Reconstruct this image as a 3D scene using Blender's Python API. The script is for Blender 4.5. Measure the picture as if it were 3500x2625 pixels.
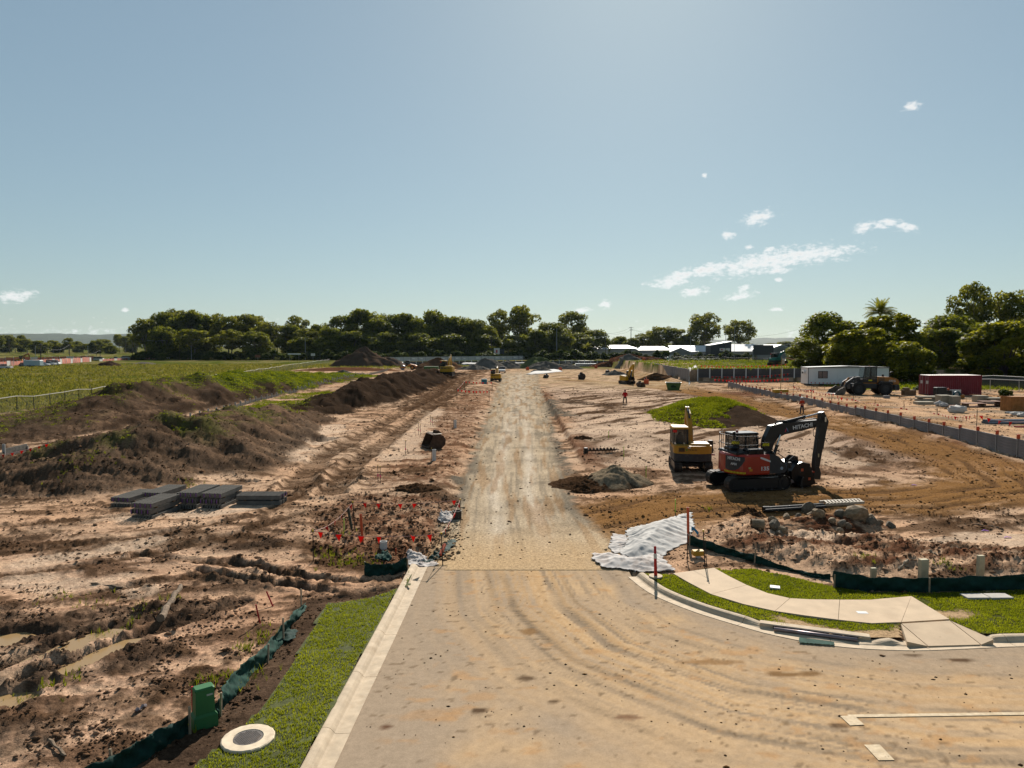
import bpy, bmesh, math, random
import numpy as np
from mathutils import Vector, Matrix

for o in list(bpy.data.objects):
    bpy.data.objects.remove(o)
SC = bpy.context.scene
COL = SC.collection
R = math.radians
random.seed(7)
rng = np.random.default_rng(11)

# ------------------------------------------------------------------ camera
CAMH = 7.6
FPX = 2429.0                 # focal length in photograph pixels (3500 wide)
PITCH = math.atan((1312.5 - 1183.5) / FPX)
cam_d = bpy.data.cameras.new('camera')
cam_d.sensor_width = 36.0
cam_d.lens = 36.0 * FPX / 3500.0
cam_d.clip_start = 0.2
cam_d.clip_end = 30000
cam = bpy.data.objects.new('camera', cam_d)
COL.objects.link(cam)
cam.location = (0, 0, CAMH)
cam.rotation_euler = (math.pi / 2 - PITCH, 0, 0)
SC.camera = cam

# ------------------------------------------------------------------ light
SUN_EL, SUN_AZ = R(33), R(10)     # azimuth clockwise from +Y
sun_d = bpy.data.lights.new('sun', 'SUN')
sun_d.energy = 5.0
sun_d.angle = R(0.53)
sun_d.color = (1.0, 0.93, 0.84)
sun = bpy.data.objects.new('sun', sun_d)
COL.objects.link(sun)
sdir = Vector((math.sin(SUN_AZ) * math.cos(SUN_EL), math.cos(SUN_AZ) * math.cos(SUN_EL), math.sin(SUN_EL)))
sun.rotation_euler = sdir.to_track_quat('Z', 'Y').to_euler()
sun.location = (0, 0, 60)

SC.view_settings.view_transform = 'Standard'
SC.view_settings.look = 'None'
SC.view_settings.exposure = 0.80
SC.view_settings.gamma = 1.0
SC.view_settings.use_curve_mapping = False

# ------------------------------------------------------------------ world
W = bpy.data.worlds.new('World')
SC.world = W
W.use_nodes = True
wn, wl = W.node_tree.nodes, W.node_tree.links
wn.clear()
def wnode(t, **k):
    n = wn.new(t)
    for a, b in k.items():
        setattr(n, a, b)
    return n
def wmath(op, a, b=None, c=None, clamp=False):
    n = wn.new('ShaderNodeMath'); n.operation = op; n.use_clamp = clamp
    for i, v in enumerate((a, b, c)):
        if v is None: continue
        if isinstance(v, (int, float)): n.inputs[i].default_value = v
        else: wl.new(v, n.inputs[i])
    return n.outputs[0]
sky = wnode('ShaderNodeTexSky', sky_type='NISHITA')
sky.sun_disc = False
sky.sun_elevation = SUN_EL
sky.sun_rotation = SUN_AZ
sky.altitude = 50
sky.air_density = 1.0
sky.dust_density = 0.35
sky.ozone_density = 2.2
tc = wnode('ShaderNodeTexCoord')
sep = wnode('ShaderNodeSeparateXYZ')
wl.new(tc.outputs['Generated'], sep.inputs[0])
az = wmath('ARCTAN2', sep.outputs[0], sep.outputs[1])
el = wmath('ARCSINE', wmath('MINIMUM', wmath('MAXIMUM', sep.outputs[2], -1.0), 1.0))
comb = wnode('ShaderNodeCombineXYZ')
wl.new(wmath('MULTIPLY', az, 1.0), comb.inputs[0])
wl.new(wmath('MULTIPLY', el, 1.9), comb.inputs[1])
def wnoise(scale, detail, rough=0.55):
    n = wnode('ShaderNodeTexNoise')
    n.inputs['Scale'].default_value = scale
    n.inputs['Detail'].default_value = detail
    n.inputs['Roughness'].default_value = rough
    wl.new(comb.outputs[0], n.inputs['Vector'])
    return n.outputs[0]
n_big = wnoise(95, 5, 0.62)
n_fine = wnoise(230, 4, 0.6)
nz = wmath('ADD', wmath('MULTIPLY', wmath('SUBTRACT', n_big, 0.5), 2.6), wmath('MULTIPLY', wmath('SUBTRACT', n_fine, 0.5), 0.55))
# small fair-weather clouds: centre (photo-direction in px), half size
CLOUDS = [(2620, 895, 250, 34, -9), (2330, 940, 90, 17, -8), (2420, 922, 130, 22, -9), (2760, 872, 190, 26, -3),
          (2285, 966, 95, 17, -5), (2370, 997, 58, 15, -6), (2535, 1010, 64, 13, -9), (2590, 745, 62, 23, -12),
          (2488, 802, 28, 13, -5), (2950, 778, 38, 17, -22), (3030, 763, 48, 14, -4), (3100, 778, 40, 13, 14),
          (2545, 985, 26, 9, -12), (2665, 925, 46, 10, -10), (1990, 1060, 46, 9, -8), (2070, 1040, 24, 16, -30),
          (50, 1012, 66, 17, -8), (2410, 600, 12, 8, 0), (2560, 845, 20, 7, 0), (2630, 852, 26, 8, -14),
          (2660, 955, 18, 8, 10), (2655, 1056, 26, 6, 0), (430, 1060, 14, 6, 0), (3120, 362, 34, 12, -10)]
mask = None
aecomb = wnode('ShaderNodeCombineXYZ')
wl.new(az, aecomb.inputs[0]); wl.new(el, aecomb.inputs[1])
for (u, v, a, b, tilt) in CLOUDS:
    dx = (u - 1750) / FPX; dz = -(v - 1312.5) / FPX
    vec = Vector((dx, math.cos(PITCH) + dz * math.sin(PITCH), -math.sin(PITCH) + dz * math.cos(PITCH))).normalized()
    a0, e0 = math.atan2(vec.x, vec.y), math.asin(vec.z)
    mp = wnode('ShaderNodeMapping', vector_type='TEXTURE')
    mp.inputs['Location'].default_value = (a0, e0, 0)
    mp.inputs['Rotation'].default_value = (0, 0, -R(tilt))
    mp.inputs['Scale'].default_value = (a * 1.06 / FPX, b * 1.4 / FPX, 1)
    wl.new(aecomb.outputs[0], mp.inputs['Vector'])
    ln = wnode('ShaderNodeVectorMath', operation='LENGTH')
    wl.new(mp.outputs[0], ln.inputs[0])
    mask = ln.outputs['Value'] if mask is None else wmath('MINIMUM', mask, ln.outputs['Value'])
mask = wmath('SUBTRACT', 1.0, mask)
# a low bank of cumulus all round the horizon
el_deg = wmath('MULTIPLY', el, 180 / math.pi)
band = wmath('SUBTRACT', 1.0, wmath('ABSOLUTE', wmath('DIVIDE', wmath('SUBTRACT', el_deg, 0.75), 1.35)))
band = wmath('ADD', wmath('MULTIPLY', band, 0.75), wmath('MULTIPLY', wmath('SUBTRACT', wnoise(7, 2), 0.56), 3.6))
band = wmath('MINIMUM', band, wmath('SUBTRACT', 1.1, wmath('ABSOLUTE', wmath('DIVIDE', wmath('SUBTRACT', el_deg, 0.75), 1.2))))
mask = wmath('MAXIMUM', wmath('MINIMUM', mask, 0.75), wmath('MULTIPLY', band, 0.55))
dens = wmath('ADD', mask, wmath('MULTIPLY', nz, 0.85))
smr = wnode('ShaderNodeMapRange', interpolation_type='SMOOTHSTEP')
smr.inputs['From Min'].default_value = 0.12
smr.inputs['From Max'].default_value = 1.0
wl.new(dens, smr.inputs['Value'])
gate = wmath('GREATER_THAN', mask, -0.6)
alpha = wmath('MULTIPLY', wmath('MULTIPLY', smr.outputs[0], gate), 0.93)
# cloud brightness: thick middles a little greyer
cb = wmath('SUBTRACT', 1.0, wmath('MULTIPLY', wmath('MAXIMUM', wmath('SUBTRACT', dens, 0.62), 0.0), 0.35))
cloud_rgb = wnode('ShaderNodeMix', data_type='RGBA', blend_type='MULTIPLY')
cloud_rgb.inputs[0].default_value = 1.0
cloud_rgb.inputs[6].default_value = (9.2, 9.2, 9.1, 1)
cc = wnode('ShaderNodeCombineColor')
for i in range(3): wl.new(cb, cc.inputs[i])
wl.new(cc.outputs[0], cloud_rgb.inputs[7])
mixc = wnode('ShaderNodeMix', data_type='RGBA')
wl.new(alpha, mixc.inputs[0])
# tone the clear sky down to the photograph's soft, low-contrast exposure
skymul = wnode('ShaderNodeMix', data_type='RGBA', blend_type='MULTIPLY')
skymul.inputs[0].default_value = 1.0
skymul.inputs[7].default_value = (0.1087, 0.1087, 0.1087, 1)
wl.new(sky.outputs[0], skymul.inputs[6])
skg = wnode('ShaderNodeGamma'); skg.inputs['Gamma'].default_value = 0.5
wl.new(skymul.outputs[2], skg.inputs[0])
skt = wnode('ShaderNodeMix', data_type='RGBA', blend_type='MULTIPLY')
skt.inputs[0].default_value = 1.0
skt.inputs[7].default_value = (4.78, 5.58, 5.62, 1)
wl.new(skg.outputs[0], skt.inputs[6])
wl.new(skt.outputs[2], mixc.inputs[6])
wl.new(cloud_rgb.outputs[2], mixc.inputs[7])
bg = wnode('ShaderNodeBackground')
bg.inputs['Strength'].default_value = 0.0625
wl.new(mixc.outputs[2], bg.inputs['Color'])
wo = wnode('ShaderNodeOutputWorld')
wl.new(bg.outputs[0], wo.inputs[0])

# ------------------------------------------------------------------ helpers: pixels to rays
def ray(u, v):
    dx = (u - 1750) / FPX; dz = -(v - 1312.5) / FPX
    return Vector((dx, math.cos(PITCH) + dz * math.sin(PITCH), -math.sin(PITCH) + dz * math.cos(PITCH)))
def G(u, v, z=0.0):
    d = ray(u, v); t = (z - CAMH) / d.z
    return Vector((d.x * t, d.y * t, z))
K = 3500 / 2212.0
def GD(u, v, z=0.0):
    return G(u * K, v * K, z)
def AT(u, v, y):              # overview pixel + known depth
    d = ray(u * K, v * K); t = y / d.y
    return Vector((d.x * t, y, CAMH + d.z * t))
def ATN(u, v, y):
    return AT(u / K, v / K, y)

# ------------------------------------------------------------------ helpers: materials
MATS = {}
ALB = 0.66                   # overall reflectance of painted and built things
ALBG = 0.80                  # and of the soils
HAZE = 1.6e-5
def principled(name):
    m = bpy.data.materials.new(name); m.use_nodes = True
    nt = m.node_tree; nt.nodes.clear()
    out = nt.nodes.new('ShaderNodeOutputMaterial')
    b = nt.nodes.new('ShaderNodeBsdfPrincipled')
    nt.links.new(b.outputs[0], out.inputs[0])
    return m, nt, b, out
def mat(name, color, rough=0.6, metal=0.0, var=0.12, scale=6.0, bump=0.0, bscale=40.0, dirt=0.0, dirt_col=(0.28, 0.19, 0.12), spec=0.22, coat=0.0):
    if name in MATS: return MATS[name]
    m, nt, b, out = principled(name)
    N, L = nt.nodes, nt.links
    tcn = N.new('ShaderNodeTexCoord')
    nz = N.new('ShaderNodeTexNoise'); nz.inputs['Scale'].default_value = scale; nz.inputs['Detail'].default_value = 5
    L.new(tcn.outputs['Object'], nz.inputs['Vector'])
    mr = N.new('ShaderNodeMapRange')
    mr.inputs['From Min'].default_value = 0.3; mr.inputs['From Max'].default_value = 0.7
    mr.inputs['To Min'].default_value = 1 - var; mr.inputs['To Max'].default_value = 1 + var
    L.new(nz.outputs[0], mr.inputs['Value'])
    mx = N.new('ShaderNodeMix'); mx.data_type = 'RGBA'; mx.blend_type = 'MULTIPLY'; mx.inputs[0].default_value = 1
    mx.inputs[6].default_value = (*[c*ALB for c in color], 1)
    L.new(mr.outputs[0], mx.inputs[7])
    last = mx.outputs[2]
    if dirt > 0:
        n2 = N.new('ShaderNodeTexNoise'); n2.inputs['Scale'].default_value = scale * 0.6; n2.inputs['Detail'].default_value = 8; n2.inputs['Roughness'].default_value = 0.7
        L.new(tcn.outputs['Object'], n2.inputs['Vector'])
        r2 = N.new('ShaderNodeMapRange'); r2.inputs['From Min'].default_value = 0.62 - 0.3 * dirt; r2.inputs['From Max'].default_value = 0.78 - 0.2 * dirt
        r2.inputs['To Max'].default_value = min(1, 0.35 + dirt * 0.6)
        L.new(n2.outputs[0], r2.inputs['Value'])
        m2 = N.new('ShaderNodeMix'); m2.data_type = 'RGBA'
        L.new(r2.outputs[0], m2.inputs[0]); L.new(last, m2.inputs[6]); m2.inputs[7].default_value = (*[c*ALB for c in dirt_col], 1)
        last = m2.outputs[2]
    L.new(last, b.inputs['Base Color'])
    b.inputs['Roughness'].default_value = rough
    b.inputs['Metallic'].default_value = metal
    b.inputs['Specular IOR Level'].default_value = spec
    if coat: b.inputs['Coat Weight'].default_value = coat
    if bump > 0:
        n3 = N.new('ShaderNodeTexNoise'); n3.inputs['Scale'].default_value = bscale; n3.inputs['Detail'].default_value = 4
        L.new(tcn.outputs['Object'], n3.inputs['Vector'])
        bp = N.new('ShaderNodeBump'); bp.inputs['Strength'].default_value = bump; bp.inputs['Distance'].default_value = 0.03
        L.new(n3.outputs[0], bp.inputs['Height']); L.new(bp.outputs[0], b.inputs['Normal'])
    MATS[name] = m
    return m
def sheer(name, fac, **k):
    """thin cloth or film: the named material plus light passing through"""
    m = MATS[name]; nt = m.node_tree; N, L = nt.nodes, nt.links; out = next(n for n in N if n.type == 'OUTPUT_MATERIAL'); b = next(n for n in N if n.type == 'BSDF_PRINCIPLED')
    t = N.new('ShaderNodeBsdfTranslucent'); L.new(b.inputs['Base Color'].links[0].from_socket, t.inputs['Color']); x = N.new('ShaderNodeMixShader'); x.inputs[0].default_value = fac
    L.new(b.outputs[0], x.inputs[1]); L.new(t.outputs[0], x.inputs[2]); L.new(x.outputs[0], out.inputs[0]); return m
def glassmat(name, color=(0.02, 0.03, 0.03), rough=0.06):
    if name in MATS: return MATS[name]
    m, nt, b, out = principled(name)
    b.inputs['Base Color'].default_value = (*color, 1); b.inputs['Roughness'].default_value = rough
    b.inputs['Alpha'].default_value = 0.75
    MATS[name] = m
    return m

# ------------------------------------------------------------------ helpers: meshes and objects
def tag(o, label=None, cat=None, group=None, kind=None):
    if label: o['label'] = label
    if cat: o['category'] = cat
    if group: o['group'] = group
    if kind: o['kind'] = kind
    return o
def link(name, me, m=None, parent=None, loc=None, rot=None, smooth=False):
    o = bpy.data.objects.new(name, me); COL.objects.link(o)
    if m is not None and not me.materials: me.materials.append(m)
    if parent is not None: o.parent = parent
    if loc is not None: o.location = loc
    if rot is not None: o.rotation_euler = rot
    if smooth:
        me.polygons.foreach_set('use_smooth', np.ones(len(me.polygons), dtype=bool))
    return o
def empty(name, loc=(0, 0, 0), rz=0.0, label=None, cat=None, group=None):
    o = bpy.data.objects.new(name, None); COL.objects.link(o)
    o.location = loc; o.rotation_euler = (0, 0, rz); o.empty_display_size = 0.3
    return tag(o, label, cat, group)
def npmesh(name, V, F, m=None, colors=None, smooth=False, **kw):
    V = np.asarray(V, dtype=np.float32); F = np.asarray(F, dtype=np.int32)
    me = bpy.data.meshes.new(name)
    me.vertices.add(len(V)); me.vertices.foreach_set('co', V.ravel())
    k = F.shape[1]
    me.loops.add(F.size); me.loops.foreach_set('vertex_index', F.ravel())
    me.polygons.add(len(F)); me.polygons.foreach_set('loop_start', np.arange(0, F.size, k, dtype=np.int32))
    me.polygons.foreach_set('loop_total', np.full(len(F), k, dtype=np.int32))
    if smooth: me.polygons.foreach_set('use_smooth', np.ones(len(F), dtype=bool))
    me.update(calc_edges=True)
    if colors is not None:
        a = me.color_attributes.new('Col', 'FLOAT_COLOR', 'POINT')
        c = np.ones((len(V), 4), dtype=np.float32); c[:, :colors.shape[1]] = colors
        a.data.foreach_set('color', c.ravel())
    if m is not None: me.materials.append(m)
    return me
class MB:
    def __init__(s): s.v = []; s.f = []
    def add(s, vs, fs):
        n = len(s.v); s.v += [tuple(p) for p in vs]; s.f += [tuple(i + n for i in f) for f in fs]; return s
    def box(s, x0, x1, y0, y1, z0, z1, M=None, taper=None):
        vs = [Vector(p) for p in ((x0,y0,z0),(x1,y0,z0),(x1,y1,z0),(x0,y1,z0),(x0,y0,z1),(x1,y0,z1),(x1,y1,z1),(x0,y1,z1))]
        if taper:
            cx, cy = (x0+x1)/2, (y0+y1)/2
            for i in range(4, 8): vs[i] = Vector((cx+(vs[i].x-cx)*taper[0], cy+(vs[i].y-cy)*taper[1], vs[i].z))
        if M is not None: vs = [M @ p for p in vs]
        return s.add(vs, [(0,3,2,1),(4,5,6,7),(0,1,5,4),(1,2,6,5),(2,3,7,6),(3,0,4,7)])
    def bbox(s, x0, x1, y0, y1, z0, z1, c=0.02, M=None):
        """box with chamfered vertical and top edges"""
        c = min(c, (x1-x0)/2.2, (y1-y0)/2.2, (z1-z0)/2.2)
        def ring(i, z): return [Vector(p) for p in ((x0+i+c,y0+i,z),(x1-i-c,y0+i,z),(x1-i,y0+i+c,z),(x1-i,y1-i-c,z),(x1-i-c,y1-i,z),(x0+i+c,y1-i,z),(x0+i,y1-i-c,z),(x0+i,y0+i+c,z))]
        vs = ring(0, z0) + ring(0, z1-c) + ring(c*0.9, z1)
        fs = [tuple(range(7,-1,-1)), tuple(range(16,24))]
        for k in (0, 8):
            for i in range(8): fs.append((k+i, k+(i+1)%8, k+8+(i+1)%8, k+8+i))
        if M is not None: vs = [M @ p for p in vs]
        return s.add(vs, fs)
    def prism(s, poly, a0, a1, axis='y', M=None):
        """poly: list of 2D points; extruded along axis (y: poly is x,z; x: poly is y,z; z: poly is x,y)"""
        n = len(poly)
        def mk(p, a): return {'y': (p[0], a, p[1]), 'x': (a, p[0], p[1]), 'z': (p[0], p[1], a)}[axis]
        vs = [Vector(mk(p, a0)) for p in poly] + [Vector(mk(p, a1)) for p in poly]
        if M is not None: vs = [M @ p for p in vs]
        fs = [tuple(range(n-1, -1, -1)), tuple(range(n, 2*n))]
        for i in range(n): fs.append((i, (i+1) % n, n+(i+1) % n, n+i))
        return s.add(vs, fs)
    def cyl(s, p0, p1, r0, r1=None, n=10, caps=True):
        r1 = r0 if r1 is None else r1
        p0, p1 = Vector(p0), Vector(p1); d = (p1-p0)
        if d.length < 1e-6: return s
        q = d.to_track_quat('Z', 'Y')
        vs = []
        for (p, r) in ((p0, r0), (p1, r1)):
            for i in range(n):
                a = 2*math.pi*i/n; vs.append(p + q @ Vector((math.cos(a)*r, math.sin(a)*r, 0)))
        fs = [(i, (i+1) % n, n+(i+1) % n, n+i) for i in range(n)]
        if caps: fs += [tuple(range(n-1, -1, -1)), tuple(range(n, 2*n))]
        return s.add(vs, fs)
    def tube(s, pts, r, n=8):
        pts = [Vector(p) for p in pts]
        rs = r if isinstance(r, (list, tuple)) else [r]*len(pts)
        base = len(s.v)
        up = Vector((0, 0, 1))
        for i, p in enumerate(pts):
            d = (pts[min(i+1, len(pts)-1)] - pts[max(i-1, 0)])
            if d.length < 1e-9: d = Vector((0, 0, 1))
            q = d.to_track_quat('Z', 'Y')
            for k in range(n):
                a = 2*math.pi*k/n; s.v.append(tuple(p + q @ Vector((math.cos(a)*rs[i], math.sin(a)*rs[i], 0))))
        for i in range(len(pts)-1):
            for k in range(n):
                s.f.append((base+i*n+k, base+i*n+(k+1) % n, base+(i+1)*n+(k+1) % n, base+(i+1)*n+k))
        s.f.append(tuple(base+k for k in range(n-1, -1, -1)))
        s.f.append(tuple(base+(len(pts)-1)*n+k for k in range(n)))
        return s
    def pipe(s, p0, p1, ro, ri, n=14):
        p0, p1 = Vector(p0), Vector(p1); q = (p1-p0).to_track_quat('Z', 'Y'); vs = []
        for (p, r) in ((p0, ro), (p1, ro), (p1, ri), (p0, ri)):
            for i in range(n):
                a = 2*math.pi*i/n; vs.append(p + q @ Vector((math.cos(a)*r, math.sin(a)*r, 0)))
        fs = []
        for k in range(4):
            for i in range(n): fs.append((k*n+i, k*n+(i+1) % n, ((k+1) % 4)*n+(i+1) % n, ((k+1) % 4)*n+i))
        return s.add(vs, fs)
    def sphere(s, c, r, seg=10, rings=6, sc=(1, 1, 1)):
        c = Vector(c); vs = [c + Vector((0, 0, r*sc[2]))]
        for j in range(1, rings):
            t = math.pi*j/rings
            for i in range(seg):
                a = 2*math.pi*i/seg
                vs.append(c + Vector((math.sin(t)*math.cos(a)*r*sc[0], math.sin(t)*math.sin(a)*r*sc[1], math.cos(t)*r*sc[2])))
        vs.append(c - Vector((0, 0, r*sc[2]))); fs = []
        for i in range(seg): fs.append((0, 1+i, 1+(i+1) % seg))
        for j in range(rings-2):
            for i in range(seg): fs.append((1+j*seg+i, 1+(j+1)*seg+i, 1+(j+1)*seg+(i+1) % seg, 1+j*seg+(i+1) % seg))
        b = 1+(rings-2)*seg
        for i in range(seg): fs.append((b+i, len(vs)-1, b+(i+1) % seg))
        return s.add(vs, fs)
    def mesh(s, name, m=None, smooth=False):
        me = bpy.data.meshes.new(name); me.from_pydata(s.v, [], s.f); me.update()
        if m is not None: me.materials.append(m)
        if smooth: me.polygons.foreach_set('use_smooth', np.ones(len(me.polygons), dtype=bool))
        return me
    def build(s, name, m, parent=None, loc=None, rot=None, smooth=False):
        return link(name, s.mesh(name, m, smooth), None, parent, loc, rot)
def copy_tree(o, parent=None):
    c = o.copy(); COL.objects.link(c)
    if parent is not None:
        c.parent = parent
    for ch in list(o.children):
        copy_tree(ch, c)
    return c
def text(parent, s, size, m, M, name='lettering', extrude=0.004, squash=1.0, spacing=1.0, bold=0.0):
    cu = bpy.data.curves.new('t', 'FONT'); cu.body = s; cu.size = size; cu.extrude = extrude
    cu.align_x = 'CENTER'; cu.align_y = 'CENTER'; cu.resolution_u = 2; cu.space_character = spacing; cu.offset = bold
    t = bpy.data.objects.new('t', cu); COL.objects.link(t)
    dg = bpy.context.evaluated_depsgraph_get()
    me = bpy.data.meshes.new_from_object(t.evaluated_get(dg))
    bpy.data.objects.remove(t); bpy.data.curves.remove(cu)
    me.materials.clear(); me.materials.append(m)
    me.transform(M @ Matrix.Diagonal((squash, 1, 1, 1)))
    return link(name, me, None, parent)
def frame(origin, xdir, ydir):
    x = Vector(xdir).normalized(); y = Vector(ydir).normalized(); z = x.cross(y).normalized(); y = z.cross(x)
    return Matrix(((x.x, y.x, z.x, origin[0]), (x.y, y.y, z.y, origin[1]), (x.z, y.z, z.z, origin[2]), (0, 0, 0, 1)))

# ------------------------------------------------------------------ helpers: noise
def _h(ix, iy, seed):
    n = (ix.astype(np.int64) * 374761393 + iy.astype(np.int64) * 668265263 + seed * 1442695041) & 0xffffffff
    n = ((n ^ (n >> 13)) * 1274126177) & 0xffffffff
    return ((n ^ (n >> 16)) & 0xffff) / 65535.0
def gnoise(x, y, seed=0):
    xi = np.floor(x); yi = np.floor(y); fx = x - xi; fy = y - yi
    u = fx*fx*fx*(fx*(fx*6-15)+10); v = fy*fy*fy*(fy*(fy*6-15)+10)
    out = 0
    for dx in (0, 1):
        for dy in (0, 1):
            a = _h(xi+dx, yi+dy, seed) * 6.2831853
            g = np.cos(a)*(fx-dx) + np.sin(a)*(fy-dy)
            out = out + g * (u if dx else 1-u) * (v if dy else 1-v)
    return out * 1.5
def fbm(x, y, o=4, seed=0, gain=0.5):
    s = 0; a = 1.0
    for i in range(o):
        s = s + a*gnoise(x*2**i + 17.3*i, y*2**i - 9.1*i, seed+i); a *= gain
    return s
def billow(x, y, o=3, seed=0, gain=0.55):
    s = 0; a = 1.0; t = 0
    for i in range(o):
        s = s + a*np.abs(gnoise(x*2**i + 3.7*i, y*2**i + 5.1*i, seed+i)); t += a; a *= gain
    return s/t
def sm(a, b, x):
    t = np.clip((x-a)/(b-a), 0, 1); return t*t*(3-2*t)
def polynear(x, y, pts):
    """distance, arc length and interpolated extra values to a polyline"""
    P = np.array(pts, dtype=float); best = np.full(x.shape, 1e9); sbest = np.zeros(x.shape); ex = np.zeros(x.shape+(P.shape[1]-2,)); side = np.zeros(x.shape)
    s0 = 0
    for i in range(len(P)-1):
        a, b = P[i, :2], P[i+1, :2]; d = b-a; L = math.hypot(*d)
        t = np.clip(((x-a[0])*d[0] + (y-a[1])*d[1])/(L*L), 0, 1)
        dx = x-(a[0]+t*d[0]); dy = y-(a[1]+t*d[1]); dist = np.hypot(dx, dy); k = dist < best
        best = np.where(k, dist, best); sbest = np.where(k, s0+t*L, sbest)
        side = np.where(k, d[0]*dy - d[1]*dx, side)
        for j in range(P.shape[1]-2):
            ex[..., j] = np.where(k, P[i, 2+j]+t*(P[i+1, 2+j]-P[i, 2+j]), ex[..., j])
        s0 += L
    return best, sbest, ex, np.sign(side)
def inpoly(x, y, pts):
    P = np.array(pts, dtype=float); n = len(P); c = np.zeros(x.shape, dtype=bool)
    for i in range(n):
        x0, y0 = P[i, :2]; x1, y1 = P[(i+1) % n, :2]
        if y0 == y1: continue
        k = ((y0 > y) != (y1 > y)) & (x < (x1-x0)*(y-y0)/(y1-y0)+x0)
        c ^= k
    return c
def sdpoly(x, y, pts):
    """signed distance, positive inside"""
    pp = [tuple(p[:2]) for p in pts]; d, _, _, _ = polynear(x, y, pp+[pp[0]])
    return np.where(inpoly(x, y, pp), d, -d)
# ================================================================== LAYOUT DATA (metres, from the photograph)
def xy(p): return (p.x, p.y)
GUT_L = [(-3.33, 4.0), (-3.22, 12.0), (-3.05, 18.5), (-2.92, 24.15)]                # road edge, left, travelling away
_gr = [(2146, 1971), (2223, 2028), (2361, 2087), (2545, 2144), (2646, 2171), (2790, 2199), (2938, 2216), (3128, 2223), (3300, 2217), (3431, 2211), (3500, 2209)]
GUT_R = [xy(G(u, v)) for u, v in _gr]
GUT_R += [(GUT_R[-1][0]+6, GUT_R[-1][1]+0.25), (GUT_R[-1][0]+16, GUT_R[-1][1]+0.7)]
def densify(pts, step):
    P = [Vector(p).to_2d() for p in pts]; out = []
    # catmull-rom
    for i in range(len(P)-1):
        p0 = P[max(i-1, 0)]; p1 = P[i]; p2 = P[i+1]; p3 = P[min(i+2, len(P)-1)]
        n = max(2, int((p2-p1).length/step))
        for k in range(n):
            t = k/n
            out.append(0.5*((2*p1)+(p2-p0)*t+(2*p0-5*p1+4*p2-p3)*t*t+(3*p1-p0-3*p2+p3)*t**3))
    out.append(P[-1]); return out
def offset(pts, d):
    out = []
    for i, p in enumerate(pts):
        a = pts[max(i-1, 0)]; b = pts[min(i+1, len(pts)-1)]; t = (b-a).normalized()
        out.append(p + Vector((-t.y, t.x))*d)
    return out
KERB_W = 0.56
gl = densify(GUT_L, 0.25); gr = densify(GUT_R, 0.25)
kbl = offset(gl, KERB_W); kbr = offset(gr, KERB_W)
VZ = 0.105
VERGE_L = [tuple(p) for p in kbl[::8]]+[tuple(kbl[-1])] + [xy(GD(u, v, VZ)) for u, v in ((885, 1262), (800, 1290), (705, 1302), (640, 1415), (560, 1535), (480, 1602), (405, 1662), (250, 1790), (40, 1960))] + [(-8.2, 4.0)]
_vr_top = [(2215, 1960), (2290, 1962), (2440, 1940), (2475, 1948), (2573, 1940), (2695, 1968), (2839, 2000), (2960, 2022), (3174, 2024), (3500, 2015)]
VERGE_R = [tuple(p) for p in kbr[::3]]+[tuple(kbr[-1])] + [(kbr[-1].x, 23.2)] + [xy(G(u, v, VZ)) for u, v in reversed(_vr_top)]
PATH = [xy(G(u, v, VZ)) for u, v in ((2441, 1942), (2495, 1972), (2553, 2001), (2625, 2029), (2700, 2046), (2771, 2050), (2975, 2051), (3115, 2039), (3180, 2078), (3246, 2118), (3391, 2187), (3096, 2191), (3081, 2128), (2979, 2132), (2880, 2122), (2750, 2105), (2649, 2090), (2540, 2066), (2430, 2032), (2355, 1993), (2300, 1961))]
gl3 = [tuple(p) for p in gl[::8]]+[tuple(gl[-1])]; gr3 = [tuple(p) for p in gr[::3]]+[tuple(gr[-1])]
ROADPOLY = gl3 + [(3.95, 24.2)] + gr3 + [(gr[-1].x, 4.0)]

MOUND_A = [(-35, 41, .3, 7), (-30, 41.6, .75, 8), (-27, 41.9, 1.5, 8.3), (-24, 42.3, 2.3, 8.6), (-21.4, 44.8, 3.05, 8.3), (-21.4, 53.7, 2.5, 6.4), (-22, 64, 1.9, 5.4), (-23, 74, 1.3, 4.6), (-24, 82, .5, 4)]
MOUND_B = [(-45, 50, .3, 9), (-44, 60, .55, 9), (-43.5, 66, .9, 9), (-43, 72, 2.0, 8.5), (-43, 83, 3.1, 8.5), (-42, 90, 3.2, 8.2), (-42, 120, 2.7, 8), (-41, 150, 1.8, 7), (-38, 176, .5, 5)]
MOUND_C = [(-23, 77, .9, 4.5), (-21, 88, 2.2, 5.4), (-20, 105, 2.7, 5.6), (-19.2, 130, 2.6, 5.6), (-18.5, 155, 2.4, 5.6), (-17.5, 178, 1.5, 5), (-16, 192, .4, 4)]
RWALL = [(33.6, 36.0), (34.2, 47.5), (35.1, 60), (35.5, 71), (36.2, 80), (37.2, 106), (39.6, 130)]
WALL2A = [(35.2, 141.2), (36.0, 160), (38.6, 205)]
WALL2B = [(36.6, 140), (58, 140)]
PUDDLES = [  # capsule polylines in photo px (native), radius m
    ([(215, 2226), (290, 2188), (395, 2158)], .34), ([(212, 2292), (290, 2266), (365, 2230), (455, 2190)], .30),
    ([(-60, 2195), (50, 2180)], .45), ([(-40, 2398), (100, 2378)], .38), ([(100, 2250), (180, 2235)], .16),
    ([(835, 1660), (880, 1656)], .32), ([(1085, 1516), (1112, 1510)], .7), ([(1210, 1656), (1232, 1652)], .3)]
PUDW = [([xy(G(u, v, .03)) for u, v in pts], r) for pts, r in PUDDLES]
def trk(pts): return [xy(GD(u, v)) for u, v in pts]
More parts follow.
